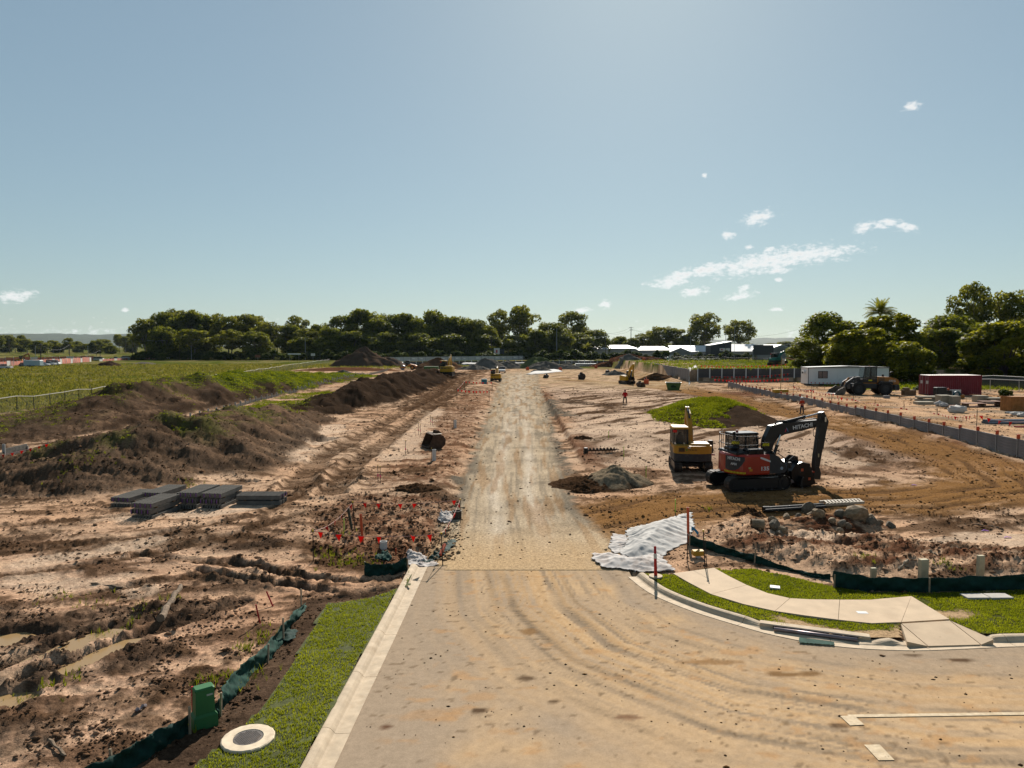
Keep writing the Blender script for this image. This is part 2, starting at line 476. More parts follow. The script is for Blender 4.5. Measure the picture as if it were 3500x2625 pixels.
RUTS = [  # polyline, half width, depth, colour key, tread period
    (trk([(640, 1062), (655, 1035), (705, 988), (772, 953), (850, 905), (930, 865), (975, 826)]), .85, .18, 'mud', .5),
    (trk([(715, 1075), (735, 1045), (765, 1010), (835, 958), (905, 903), (975, 858), (1010, 826)]), .85, .18, 'mud', .5),
    (trk([(500, 1212), (640, 1243), (760, 1252), (885, 1250)]), .26, .16, 'dark', .3),
    (trk([(430, 1232), (600, 1262), (760, 1276), (880, 1268)]), .26, .15, 'dark', .3),
    (trk([(300, 1200), (520, 1222), (640, 1232)]), .3, .1, 'mud', .3),
    (trk([(-40, 1205), (200, 1178), (420, 1150), (560, 1122), (640, 1085), (690, 1050)]), .34, .07, 'mud', .26),
    (trk([(-40, 1250), (180, 1226), (330, 1200), (520, 1160), (640, 1122)]), .34, .08, 'mud', .26),
    (trk([(-40, 1150), (200, 1130), (400, 1110)]), .4, .05, 'mud', .24),
    (trk([(-40, 1330), (150, 1290), (330, 1255), (480, 1240)]), .3, .07, 'mud', .24),
    (trk([(60, 1465), (185, 1420), (300, 1378), (420, 1335), (520, 1300)]), .36, .13, 'dark', .3),
    (trk([(-40, 1455), (120, 1392), (255, 1350), (360, 1310)]), .36, .13, 'dark', .3),
    (trk([(1215, 1165), (1330, 1118), (1480, 1085), (1640, 1078), (1850, 1085), (2010, 1080)]), .75, .05, 'haul', .20),
    (trk([(1230, 1200), (1330, 1160), (1450, 1118), (1560, 1100)]), .5, .05, 'mud', .20),
    (trk([(1205, 1120), (1330, 1088), (1480, 1062), (1560, 1052)]), .55, .05, 'haul', .20),
    (trk([(1280, 1230), (1300, 1190), (1400, 1140)]), .6, .04, 'mud', .22),
]
HAUL = [(33, 215), (31, 150), (30.6, 104), (31, 64), (30, 46), (26.5, 38), (20, 35.2), (13.5, 34.6), (7, 33), (2.5, 29.5)]
HAUL2 = [(8, 172), (20, 150), (28, 128), (31, 104)]
def GL(u, v): return xy(GD(u, v))
PIT = [GL(u, v) for u, v in ((668, 1110), (765, 1075), (1005, 1080), (990, 1200), (960, 1225), (680, 1222))]
RBANK = [GL(u, v) for u, v in ((1490, 1150), (1620, 1110), (1700, 1150), (1900, 1165), (2300, 1190), (2300, 1248), (1800, 1245), (1650, 1205), (1540, 1190))]

C_SAND = np.array((.50, .31, .19)); C_SAND2 = np.array((.54, .37, .245)); C_PINK = np.array((.45, .25, .16))
C_DARK = np.array((.046, .030, .020)); C_MUD = np.array((.072, .041, .023)); C_RED = np.array((.13, .058, .032)); C_HAUL = np.array((.245, .127, .048))
C_GRAV = np.array((.16, .133, .10)); C_DUST = np.array((.44, .345, .235)); C_PALE = np.array((.58, .485, .37))
PAINT = [  # churned or discoloured ground: polyline, half width, colour, strength, lumpiness
    (trk([(905, 885), (960, 842), (1005, 812), (1045, 798)]), 4.5, 'mud', .9, .15), (trk([(1195, 1175), (1350, 1112), (1500, 1082), (1800, 1076), (2050, 1062), (2230, 1040)]), 2.3, 'haulmud', .85, .1),
    (trk([(-40, 1190), (250, 1176), (500, 1166), (650, 1182), (790, 1216)]), 1.0, 'mud', .75, .25), (trk([(-40, 1352), (150, 1345), (330, 1325), (450, 1312)]), 1.0, 'dark', .75, .4), (trk([(-40, 1500), (120, 1470), (260, 1440), (330, 1405)]), .8, 'dark', .7, .4), (trk([(40, 1560), (200, 1530), (330, 1500)]), .6, 'mud', .6, .35), (trk([(-40, 1575), (130, 1590)]), .6, 'dark', .6, .3), (trk([(380, 1300), (470, 1270), (560, 1262)]), .7, 'dark', .6, .35), (trk([(420, 1450), (480, 1440), (520, 1420)]), .35, 'mud', .6, .4),
    (trk([(560, 1145), (640, 1130), (700, 1120)]), .8, 'mud', .8, .3), (trk([(500, 1190), (600, 1175)]), .5, 'dark', .8, .35), (trk([(845, 1032), (905, 1025)]), .9, 'mud', .9, .3), (trk([(1840, 935), (1910, 945), (1990, 975), (2060, 985)]), 2.6, 'mud', .8, .8), (trk([(1830, 980), (1900, 1000), (1960, 1005)]), 1.6, 'mud', .8, .6), (trk([(1985, 1100), (2060, 1092), (2130, 1100)]), 1.1, 'dark', .7, .4), (trk([(2020, 1128), (2120, 1135), (2212, 1128)]), .9, 'mud', .75, .4),
    (trk([(1300, 900), (1350, 888), (1395, 892)]), 1.8, 'mud', .7, .2), (trk([(1290, 960), (1370, 945), (1420, 962)]), 1.6, 'mud', .65, .2), (trk([(1330, 860), (1400, 852)]), 2.2, 'mud', .6, .1), (trk([(1225, 870), (1250, 880), (1300, 882)]), 1.6, 'dark', .75, .3), (trk([(1185, 870), (1195, 890), (1225, 905)]), 1.2, 'grav', .9, .2), (trk([(1230, 820), (1270, 830), (1330, 828)]), 3.0, 'mud', .5, .1), (trk([(1500, 860), (1560, 855), (1640, 880), (1700, 900)]), 3.0, 'mud', .6, .2), (trk([(1440, 850), (1500, 840)]), 4.0, 'mud', .5, .1),
    (trk([(1010, 1050), (1035, 1020), (1045, 1000)]), .9, 'grav', .95, .0), (trk([(1195, 1060), (1200, 1020), (1185, 985), (1180, 950)]), 1.0, 'grav', .95, .0), (trk([(1225, 1150), (1250, 1190), (1290, 1215)]), .9, 'grav', .6, .05), (trk([(1020, 1110), (1010, 1160)]), .5, 'grav', .7, .1), (trk([(1100, 1190), (1080, 1170), (1090, 1120)]), .5, 'grav', .5, .0), (trk([(1170, 1130), (1190, 1170), (1215, 1200)]), .8, 'grav', .7, .05),
    (trk([(620, 1000), (660, 960), (720, 925)]), 1.6, 'pale', .8, .0), (trk([(860, 1000), (900, 930), (940, 890)]), 1.3, 'pale', .6, .05), (trk([(1260, 940), (1330, 930), (1400, 1000)]), 3.0, 'pale', .6, .0), (trk([(1720, 980), (1800, 1000)]), 2.0, 'pale', .6, .0), (trk([(1700, 1165), (1900, 1172), (2212, 1165)]), .8, 'pale', .7, .05), (trk([(1650, 1120), (1700, 1128)]), .7, 'pale', .8, .0), (trk([(1920, 905), (2100, 960), (2212, 1000)]), 1.1, 'pale', .6, .1), (trk([(300, 1180), (200, 1200), (60, 1215)]), .6, 'pale', .6, .0), (trk([(250, 1125), (450, 1120), (560, 1095)]), 1.2, 'pale', .7, .0), (trk([(60, 1260), (200, 1262), (330, 1270)]), .9, 'pale', .55, .0)]
C_GRASS = np.array((.062, .082, .010)); C_FIELD = np.array((.125, .122, .034)); C_DRY = np.array((.20, .16, .068)); C_ASPH = np.array((.11, .105, .10))
def mixc_(col, c, w): return col + (c - col)*np.clip(w, 0, 1)[..., None]

def ridge(x, y, P, seed, warp=1.2):
    xa, ya = np.array(P)[:, 0], np.array(P)[:, 1]
    k = (x > xa.min()-14) & (x < xa.max()+14) & (y > ya.min()-14) & (y < ya.max()+14)
    z = np.zeros(x.shape); m = np.zeros(x.shape); dd = np.full(x.shape, 9.)
    if not k.any(): return z, m, dd, z
    xx, yy = x[k], y[k]
    wx = xx+warp*fbm(xx/5, yy/5, 3, seed); wy = yy+warp*fbm(xx/5, yy/5, 3, seed+7)
    d, s, ex, side = polynear(wx, wy, P)
    t = np.clip(d/ex[:, 1], 0, 1)
    pr = (1-t**1.25)**1.2
    lump = 1+.22*fbm(xx/4.5, yy/4.5, 3, seed+3)
    z[k] = ex[:, 0]*pr*lump; m[k] = sm(0, .12, pr); dd[k] = d/ex[:, 1]
    sd = np.zeros(x.shape); sd[k] = side
    return z, m, dd, sd

def sdnear(x, y, poly):
    pa = np.array(poly); kk = (x > pa[:, 0].min()-3) & (x < pa[:, 0].max()+3) & (y > pa[:, 1].min()-3) & (y < pa[:, 1].max()+3)
    out = np.full(x.shape, -9.)
    if kk.any(): out[kk] = sdpoly(x[kk], y[kk], poly)
    return out
def terrain(x, y, color=True):
    x = np.asarray(x, dtype=float); y = np.asarray(y, dtype=float)
    far = 1-sm(130, 330, y)
    n_l = fbm(x/9, y/9, 3, 1); n_m = fbm(x/2.2, y/2.2, 4, 5); n_s = fbm(x/.42, y/.42, 3, 9)
    bl = billow(x/.8, y/.8, 3, 21); bs = billow(x/.27, y/.27, 2, 77)
    patch = fbm(x/5.5, y/4.0, 4, 31); patch2 = fbm(x/2.4, y/1.7, 4, 45)
    streak = fbm((x*.96+y*.28)/4.6, (y*.96-x*.28)/.62, 4, 47); lf = np.maximum(sm(-3, -5, x), sm(6, 9, x)*sm(42, 36, y)); patch2 = patch2*(1-.55*lf)+.62*lf*streak
    rough = np.clip(.55+.9*patch, .18, 1.4)
    sit = (1-sm(55, 90, -x-.25*y+10))          # building site (not the field)
    z = .05*n_l + rough*(.05*n_m + .10*(bl-.28) + .06*(bs-.28) + .014*n_s)*far
    # ---- colours of the bare site
    col = C_SAND + (C_SAND2-C_SAND)*np.clip(.5+.8*n_l, 0, 1)[..., None]
    nearleft = sm(34, 22, y)*sm(-3, -6, x)
    col = mixc_(col, C_PINK, nearleft*np.clip(.35+.7*patch2, 0, .8))
    col = col*(1+.22*n_m[..., None]*.8)
    col = mixc_(col, C_MUD*1.3, sm(-.06, .32, patch2+.25*(bl-.25)*2)*.85); z = z+.05*lf*far*np.clip(streak, -.4, .8)
    col = mixc_(col, C_MUD*1.25, sm(.42, .62, bl+.35*patch)*.75)
    col = mixc_(col, C_DARK, sm(.50, .72, bs+.45*patch+.2*bl)*.5)
    ro = np.full(x.shape, .88)
    # raised banks either side of the haul road in the middle
    lb = sm(-2.9, -3.8, x+.5*n_m)*sm(25, 30, y); rb = sm(4.35, 4.75, x-.004*(y-40)+.25*n_m*.6)*sm(39, 62, y+2*n_l)*(1-sm(95, 125, y))
    z = z+.22*lb*(1-sm(150, 200, y))+.42*rb
    edge = rb*(1-rb)*4
    col = mixc_(col, C_RED, edge*.9)
    mulch = sm(.0, .3, 1-np.abs((x+5.6-.9*n_m)/2.6))*sm(34, 40, y)*(1-sm(110, 140, y))
    mulch2 = sm(3.6, 5, x)*(1-sm(7, 9, x))*sm(60, 75, y)*(1-sm(100, 120, y))
    mul = np.maximum(mulch*.9, mulch2*.8)
    col = mixc_(col, C_RED*.8+C_MUD*.5, mul*np.clip(.55+.9*n_s, 0, 1)); z = z+.05*mul*(bs*2-.4)
    # middle-right: trodden sand with streaky dark scrapings running to the camera's right
    st = fbm((x*.75-y*.55)/1.7, (x*.5+y*.8)/10, 4, 61)
    mr = sm(5, 7, x)*(1-sm(24, 30, x))*sm(42, 50, y)*(1-sm(125, 150, y))
    col = mixc_(col, np.array((.58, .43, .31)), mr*.6); col = mixc_(col, C_MUD*1.25, mr*sm(.02, .26, st)*.95); z = z-.05*mr*sm(.1, .5, st)
    # ---- clod-filled square inside the flags, rough bank behind the right silt fence
    w = sm(-.3, .5, sdnear(x, y, PIT)); z = z+w*(-.10+.26*(bl-.25)+.20*(bs-.25)); col = mixc_(col, C_RED*.9+C_MUD*.4, w*(.55+.5*n_s)); 
    w = sm(-.4, 1.1, sdnear(x, y, RBANK)); z = z+w*(.26+.28*(bl-.25)+.2*(bs-.2)+.14*n_m); col = mixc_(col, C_RED, w*np.clip(.35+.9*patch2+.5*n_s, 0, .95))
    for pts, hw, key, stg, lump in PAINT:
        pa = np.array(pts); q = hw*2; kk = (x > pa[:, 0].min()-q) & (x < pa[:, 0].max()+q) & (y > pa[:, 1].min()-q) & (y < pa[:, 1].max()+q)
        if not kk.any(): continue
        d, s, _, _ = polynear(x[kk], y[kk], pts); w = sm(hw*1.15, hw*.45, d+hw*.75*n_m[kk]+hw*.5*patch[kk])*np.minimum(1, stg*1.12)*np.clip(1.0+.6*n_s[kk]+.5*patch2[kk], .3, 1.1)
        col[kk] = mixc_(col[kk], {'mud': C_MUD*1.15, 'dark': C_DARK*1.35, 'grav': C_GRAV*.85, 'pale': np.array((.60, .44, .31)), 'haulmud': C_HAUL*.5}[key], w); z[kk] = z[kk]+w*lump*(.5*bl[kk]+.35*bs[kk]-.12)
    # ---- ruts
    for pts, hw, dep, key, per in RUTS:
        pa = np.array(pts); kk = (x > pa[:, 0].min()-3) & (x < pa[:, 0].max()+3) & (y > pa[:, 1].min()-3) & (y < pa[:, 1].max()+3)
        if not kk.any(): continue
        xs, ys, nm, bl_ = x[kk], y[kk], n_m[kk], bl[kk]; zs = z[kk]; cs = col[kk]
        d, s, _, sd = polynear(xs+.18*nm, ys+.18*nm, pts)
        w = sm(hw*1.05, hw*.62, d); lip = np.exp(-((d-hw*1.25)/(hw*.35))**2)
        br = np.clip(.85+1.0*fbm(s/2.6, d*0+hw*9, 2, 13), .55, 1)
        zs = zs-dep*w*br+dep*.75*lip*(.35+1.6*bl_)
        if per: zs = zs+w*.022*np.sign(np.sin(2*math.pi*(s+d*.5*sd)/per))*br
        c = {'mud': C_MUD, 'dark': C_DARK*1.2, 'haul': C_HAUL*.55}[key]
        cw = {'mud': .98, 'dark': .92, 'haul': .75}[key]
        if per and key != 'dark': cw = cw*(.8+.25*np.sin(2*math.pi*(s+d*.5*sd)/per))
        cs = mixc_(cs, c, np.clip(w*cw*(.35+.65*br)+lip*.5*sm(.3, .5, bl_), 0, 1))
        z[kk] = zs; col[kk] = cs
    # ---- haul roads of orange clay
    for P, hw in ((HAUL, 3.2), (HAUL2, 2.6)):
        d, s, _, sd = polynear(x+.8*n_l, y+.8*n_l, P); w = sm(hw*1.25, hw*.6, d+.5*n_m)
        str_ = fbm(d*1.6*sd+3, s/9, 3, 83)
        col = mixc_(col, C_HAUL*1.02, w*np.clip(.85+.4*str_, 0, 1)); col = mixc_(col, C_MUD*1.3, w*sm(.10, .40, str_)*.7)
        z = z*(1-.55*w)-.06*w*sm(.1, .4, str_)
    yard = sm(120, 150, y+.3*x)*(1-sm(215, 245, y))*sm(-6, 4, x)*(1-sm(30, 44, x))
    col = mixc_(col, C_DUST*np.array((1.0, .93, .82)), yard*np.clip(.5+.7*patch, 0, .9))
    # ---- stockpile banks
    zb, mb, db, sb = ridge(x, y, MOUND_B, 101, 1.6); cut = sm(-36.4, -35.4, x+.5*n_m)*sm(58, 63, y)*(1-sm(105, 112, y))
    zb = zb*(1-.0*cut)
    za, ma, da, sa = ridge(x, y, MOUND_A, 111); zc, mc, dc, sc_ = ridge(x, y, MOUND_C, 121, 1.5)
    rg = .20*(bl-.25)+.13*(bs-.25)+.10*n_m
    z = z+np.maximum(np.maximum(za, zb), zc)+np.maximum(np.maximum(ma, mb*.9), mc*1.4)*rg*far*1.25
    soilA = C_DARK*1.5*(1+.5*n_m[..., None]); soilA = mixc_(soilA, C_SAND*.55, sm(.05, .5, patch2+.3*n_s)*.55)
    col = col+(soilA-col)*(ma*.92)[..., None]
    soilB = C_DARK*1.3*(1+.4*n_m[..., None]); soilB = mixc_(soilB, C_SAND*.5, sm(.1, .5, patch+.3*n_s)*.5)
    col = col+(soilB-col)*(mb*.95)[..., None]
    col = col+(C_DARK*.78*(1+.5*n_m[..., None])-col)*(mc*.98)[..., None]
    # green on the banks: crest of A, back of B, hollow between
    gA = ma*sm(.62, .22, da+.35*n_m)*sm(.05, .5, n_m+patch*.8)*.5
    gB = mb*sm(.0, .5, .55-db+.5*patch+.25*n_m+.5*sm(80, 105, y))*np.clip(.25+.9*sm(82, 104, y)+.5*patch2, 0, 1)
    hol = sm(-36, -30, x)*(1-sm(-25, -22, x))*sm(62, 70, y)*(1-sm(112, 118, y))*(1-ma)*(1-mc)
    gH = hol*np.clip(.45+1.2*patch, 0, 1)
    gC = sm(-29, -27, x)*(1-sm(-24, -22, x))*sm(84, 95, y)*(1-sm(170, 190, y))*np.clip(.6+1.3*patch, 0, 1)*(1-mc)
    green = np.clip(np.maximum.reduce([gA, gB, gH, gC]), 0, 1)
    col = mixc_(col, C_GRASS*1.25, green*.9)
    # cut face at the foot of bank B
    fc = np.exp(-((x+35.6+.6*n_m)/.55)**2)*sm(58, 63, y)*(1-sm(112, 120, y))
    z = z+.55*sm(-35.2, -36.0, x+.6*n_m)*sm(58, 64, y)*(1-sm(115, 130, y))*(1-sm(-40, -44, x)*.7)
    col = mixc_(col, C_DARK*1.1, fc)
    # asphalt strip by the left fence
    ws = sm(-.2, .3, 3.4-np.abs(x+50.3+.25*n_m))*sm(30, 40, y)*(1-sm(86, 92, y))*(1-mb)
    col = mixc_(col, C_ASPH*1.35, ws); z = z*(1-ws)
    # ---- field beyond the fence
    fx = -54-.09*np.clip(y-70, 0, 400); fld = np.maximum(sm(.5, 2.5, fx-x)*sm(35, 60, y), sm(225, 262, y+.12*x))
    fr = sm(40, 60, x)*sm(150, 170, y); fld = np.maximum(fld, fr)
    fs = fbm(x/22, y/30, 4, 71); fs2 = fbm(x/5, y/7, 4, 73)
    fcol = C_FIELD*(1+.35*fs2[..., None]); fcol = mixc_(fcol, C_GRASS*1.0, sm(.0, .35, fs)*.8); fcol = mixc_(fcol, C_DRY, sm(.05, .45, -fs+.6*fs2)*.8)
    col = col+(fcol-col)*fld[..., None]; z = z*(1-fld)+fld*(.10*fs2+.25*fs)*far
    verge_f = sm(2.2, .6, np.abs(x-fx-1.0))*sm(35, 50, y)*(1-sm(190, 240, y))
    col = mixc_(col, C_GRASS, verge_f*np.clip(.7+.8*n_m, 0, 1))
    # ---- retained pad on the right, upper terrace behind the second wall
    d, s, _, sd = polynear(x, y, RWALL); pad = np.where(sd < 0, 1., 0.)*sm(.02, .10, d)*(y < 131)
    pz = 1.12-.0025*np.clip(y-50, 0, 80)
    p2 = sm(32, 36, x)*sm(129, 139, y)*(1-sm(215, 240, y)); pad2 = np.maximum(pad, p2*.8)
    z = z*(1-.55*pad2)+pz*pad2
    up = ((x > 36.6) & (y > 140.2)).astype(float)*sm(0, .2, y-140.15)*(1-sm(230, 300, y))
    d2, s2, _, sd2 = polynear(x, y, WALL2A); up = np.maximum(up, ((sd2 < 0) & (y > 141) & (y < 210) & (x < 60)).astype(float)*sm(.1, .3, d2))
    z = z*(1-up)+up*2.95
    pcol = mixc_(C_SAND2*np.array((.92, .86, .78))*(1+.25*n_m[..., None]), C_GRAV*1.2, sm(.0, .4, patch)*.75); pcol = mixc_(pcol, C_HAUL, sm(.1, .5, fs2)*.6)
    col = col+(pcol-col)*(pad*.9)[..., None]
    gr_ = np.maximum(up*sm(-.25, .15, patch), pad*sm(47, 53, x-.12*(y-90))*sm(100, 116, y+.0*x))
    col = mixc_(col, C_GRASS*1.25, gr_)
    # ---- gravel road in the middle
    xl = -2.72-.3*sm(120, 200, y); xr = np.interp(y, [24, 30, 37, 77, 142, 215], [3.7, 3.3, 2.85, 4.1, 5.4, 8.0])
    wr = sm(-.35, .3, np.minimum(x-xl, xr-x)+.45*n_m)*sm(22.0, 22.6, y)*(1-sm(185, 225, y))
    z = z*(1-.86*wr)+.012*wr*n_s
    rc = C_DUST*(1+.16*n_m[..., None])
    cen = (xl+xr)/2
    shoulder = sm(.66, 1.05, np.abs(x-cen)/((xr-xl)/2)+.25*patch)*sm(27, 33, y)
    grv = np.clip(np.maximum(shoulder*.9, sm(.15, .6, patch+.3*n_s)*.4)*sm(26, 29, y)*(1-sm(55, 80, y)*.5), 0, 1)
    rc = mixc_(rc, C_GRAV*(1), grv)
    wob = .25*fbm(y/14, y*0+2, 2, 91)
    w1 = np.exp(-((x-cen+.95+wob)/.36)**2); w2 = np.exp(-((x-cen-.85+wob)/.36)**2)
    wp = np.clip((w1+w2), 0, 1)*sm(24, 27, y)*(1-sm(60, 85, y)); rc = mixc_(rc, C_PALE, np.clip(wp*(.85+.5*n_m), 0, 1))
    mid = np.exp(-((x-cen)/1.5)**2)*sm(50, 75, y); rc = mixc_(rc, C_PALE*.92, mid*.8*np.clip(.7+.7*patch, 0, 1))
    sp = sm(.25, .5, fbm(x/.9, y/4.5, 3, 97))*sm(40, 60, y); rc = mixc_(rc, C_GRAV*.9, sp*.45)
    sk = fbm((x-cen)/.22, y/11, 3, 99); rc = mixc_(rc, C_GRAV*1.15, sm(.08, .4, sk)*.5*(1-.6*wp)); rc = mixc_(rc, C_HAUL*1.1, sm(.1, .45, fbm((x-cen)/.6, y/9, 3, 95))*.45)
    rc = rc*(1+.14*fbm(x/.12, y/.9, 2, 98)[..., None]*(1-sm(40, 70, y))[..., None])
    col = col+(rc-col)*wr[..., None]
    # tan dust where the paved road begins
    du = sm(31, 24.6, y+1.2*n_m)*sm(-3.4, -2.8, x)*(1-sm(3.2, 5.5, x)); col = mixc_(col, np.array((.50, .35, .20)), du*np.clip(.95+.25*n_m, 0, 1)); se = sm(25.5, 23.5, y)*sm(-3.3, -2.9, x)*(1-sm(3.6, 4.6, x)); z = z*(1-se)-.006*se
    # ---- puddle hollows
    wet = np.zeros(x.shape)
    for pts, r in PUDW:
        pa = np.array(pts); kk = (x > pa[:, 0].min()-3) & (x < pa[:, 0].max()+3) & (y > pa[:, 1].min()-3) & (y < pa[:, 1].max()+3)
        if not kk.any(): continue
        xs, ys, nm = x[kk], y[kk], n_m[kk]; zs = z[kk]
        d, _, _, _ = polynear(xs+.25*nm, ys+.25*nm, pts); k = sm(r*1.25, r*.75, d); zs = zs*(1-k)-.10*k
        lip = sm(r*2.6, r*1.2, d)*(1-k); wet[kk] = np.maximum(wet[kk], lip); z[kk] = zs+lip*.22*(bl[kk]-.18)+lip*.10*np.abs(n_s[kk])
    col = mixc_(col, C_DARK*1.6, wet*sm(.2, .42, bl)*.9); ro = ro-.25*wet
    # topsoil strip along the left silt fence and verge
    d, _, _, _ = polynear(x, y, [p for p in VERGE_L[-9:]]); strip = sm(1.25, .7, d+.2*n_m)*sm(27, 24, y); col = mixc_(col, C_DARK*1.25, strip*.9)
    # ---- keep clear of the paved road, kerbs and verges
    kk = (y < 27.5) & (x > -14) & (x < 40)
    if kk.any():
        xs, ys, zs = x[kk], y[kk], z[kk]
        sd = sdpoly(xs, ys, VERGE_L); zs = np.where(sd > -.6, zs*sm(.1, -.6, sd)+.055*sm(-.6, .1, sd), zs); zs = np.where(sd > .06, -.02, zs)
        sd = sdpoly(xs, ys, VERGE_R); zs = np.where(sd > -.5, zs*sm(.1, -.5, sd)+.06*sm(-.5, .1, sd), zs); zs = np.where(sd > .06, -.02, zs)
        sd = sdpoly(xs, ys, ROADPOLY); zs = np.where((sd > .05) & (ys < 23.75), -.16, zs)
        d, _, _, s1 = polynear(xs, ys, gl3); zs = np.where((d < KERB_W+.05) & (ys < 24.2), -.16, zs)
        d, _, _, s1 = polynear(xs, ys, gr3); zs = np.where(d < KERB_W+.05, -.16, zs)
        z = z.copy(); z[kk] = zs
    if not color: return z
    return z, np.clip(col*ALBG, .008, .75), ro, green, fld, gr_
def zt(x, y):
    """height of the finished ground sheet (bilinear in its own grid)"""
    r = float(np.interp(y, yr, _rowi)); i = min(int(r), nr-2); f = r-i
    c = (x/(y*.98+4.5)+1)*.5*(NC-1); j = min(max(int(c), 0), NC-2); g = c-j
    return float((Zg[i, j]*(1-g)+Zg[i, j+1]*g)*(1-f)+(Zg[i+1, j]*(1-g)+Zg[i+1, j+1]*g)*f)
def hit(u, v):
    """where a photo pixel meets the terrain"""
    z = 0.0
    for _ in range(7):
        p = G(u, v, z); z = .4*z+.6*zt(p.x, p.y)
    return Vector((p.x, p.y, zt(p.x, p.y)))
def hitD(u, v): return hit(u*K, v*K)

# ------------------------------------------------------------------ ground material: vertex colour + fine grain
def ground_mat():
    m, nt, b, out = principled('site_soil'); N, L = nt.nodes, nt.links
    at = N.new('ShaderNodeAttribute'); at.attribute_name = 'Col'
    tcn = N.new('ShaderNodeTexCoord')
    def nz(scale, det, rough=.6):
        n = N.new('ShaderNodeTexNoise'); n.inputs['Scale'].default_value = scale; n.inputs['Detail'].default_value = det; n.inputs['Roughness'].default_value = rough
        L.new(tcn.outputs['Object'], n.inputs['Vector']); return n.outputs[0]
    f1 = nz(9, 6, .68); f2 = nz(38, 3)
    def mrange(v, a, b_, c, d):
        r = N.new('ShaderNodeMapRange'); r.inputs[1].default_value = a; r.inputs[2].default_value = b_; r.inputs[3].default_value = c; r.inputs[4].default_value = d
        L.new(v, r.inputs[0]); return r.outputs[0]
    mm = N.new('ShaderNodeMath'); mm.operation = 'MULTIPLY'
    L.new(mrange(f1, .28, .72, .52, 1.42), mm.inputs[0]); L.new(mrange(f2, .3, .7, .72, 1.26), mm.inputs[1])
    mx = N.new('ShaderNodeMix'); mx.data_type = 'RGBA'; mx.blend_type = 'MULTIPLY'; mx.inputs[0].default_value = 1
    L.new(at.outputs['Color'], mx.inputs[6]); L.new(mm.outputs[0], mx.inputs[7])
    L.new(mx.outputs[2], b.inputs['Base Color'])
    L.new(at.outputs['Alpha'], b.inputs['Roughness']); b.inputs['Specular IOR Level'].default_value = 0
    bp = N.new('ShaderNodeBump'); bp.inputs['Strength'].default_value = .75; bp.inputs['Distance'].default_value = .05
    L.new(nz(14, 5, .7), bp.inputs['Height'])
    L.new(bp.outputs[0], b.inputs['Normal'])
    return m
M_SOIL = ground_mat()
yrows = [5.0]
while yrows[-1] < 150: yrows.append(yrows[-1]*1.0056 if yrows[-1] > 14 else yrows[-1]+.075)
while yrows[-1] < 420: yrows.append(yrows[-1]*1.012)
while yrows[-1] < 9000: yrows.append(yrows[-1]*1.05)
yr = np.array(yrows); NC = 860
tt = np.linspace(-1, 1, NC)
XX = (tt+14*np.maximum(0, np.abs(tt)-.94)*np.sign(tt))[None, :]*(yr[:, None]*.98+4.5); YY = np.repeat(yr[:, None], NC, 1)
zz, cc_, ro_, green_, fld_, gr2_ = terrain(XX.ravel(), YY.ravel())
nr = len(yr); _rowi = np.arange(nr); Zg = zz.reshape(nr, NC)
idx = np.arange(nr*NC).reshape(nr, NC)
F = np.stack([idx[:-1, :-1].ravel(), idx[:-1, 1:].ravel(), idx[1:, 1:].ravel(), idx[1:, :-1].ravel()], 1)
V = np.stack([XX.ravel(), YY.ravel(), zz], 1)
gme = npmesh('ground', V, F, M_SOIL, np.concatenate([cc_, ro_[:, None]], 1), smooth=True)
ground = link('ground', gme); ground['kind'] = 'structure'
# ------------------------------------------------------------------ hills on the horizon
M_HILL = mat('hill_forest', (.045, .065, .03), .95, var=.35, scale=.012)
na, nrad = 420, 10
ang = np.linspace(R(-62), R(62), na)
prof = 82+26*fbm(ang*9+3, ang*0, 4, 301)+5*fbm(ang*90, ang*0+2, 3, 305)
prof = prof+24*np.exp(-((ang+.58)/.16)**2)+14*np.exp(-((ang+.42)/.09)**2)-6*np.exp(-((ang-.25)/.3)**2)
V = []; 
for j in range(nrad):
    t = j/(nrad-1); rad = 5600+1900*t
    hgt = prof*math.sin(min(1, t*1.25)*math.pi/2)**.9*(1 if t < .85 else 1-(t-.85)*2)
    hgt = hgt+8*fbm(ang*40, ang*0+t*5, 3, 311)*(0 < t)
    V.append(np.stack([np.sin(ang)*rad, np.cos(ang)*rad, hgt-2*(t == 0)], 1))
V = np.concatenate(V); idx = np.arange(na*nrad).reshape(nrad, na)
F = np.stack([idx[:-1, :-1].ravel(), idx[:-1, 1:].ravel(), idx[1:, 1:].ravel(), idx[1:, :-1].ravel()], 1)
hills = link('hills', npmesh('hills', V, F, M_HILL, smooth=True)); hills['kind'] = 'structure'
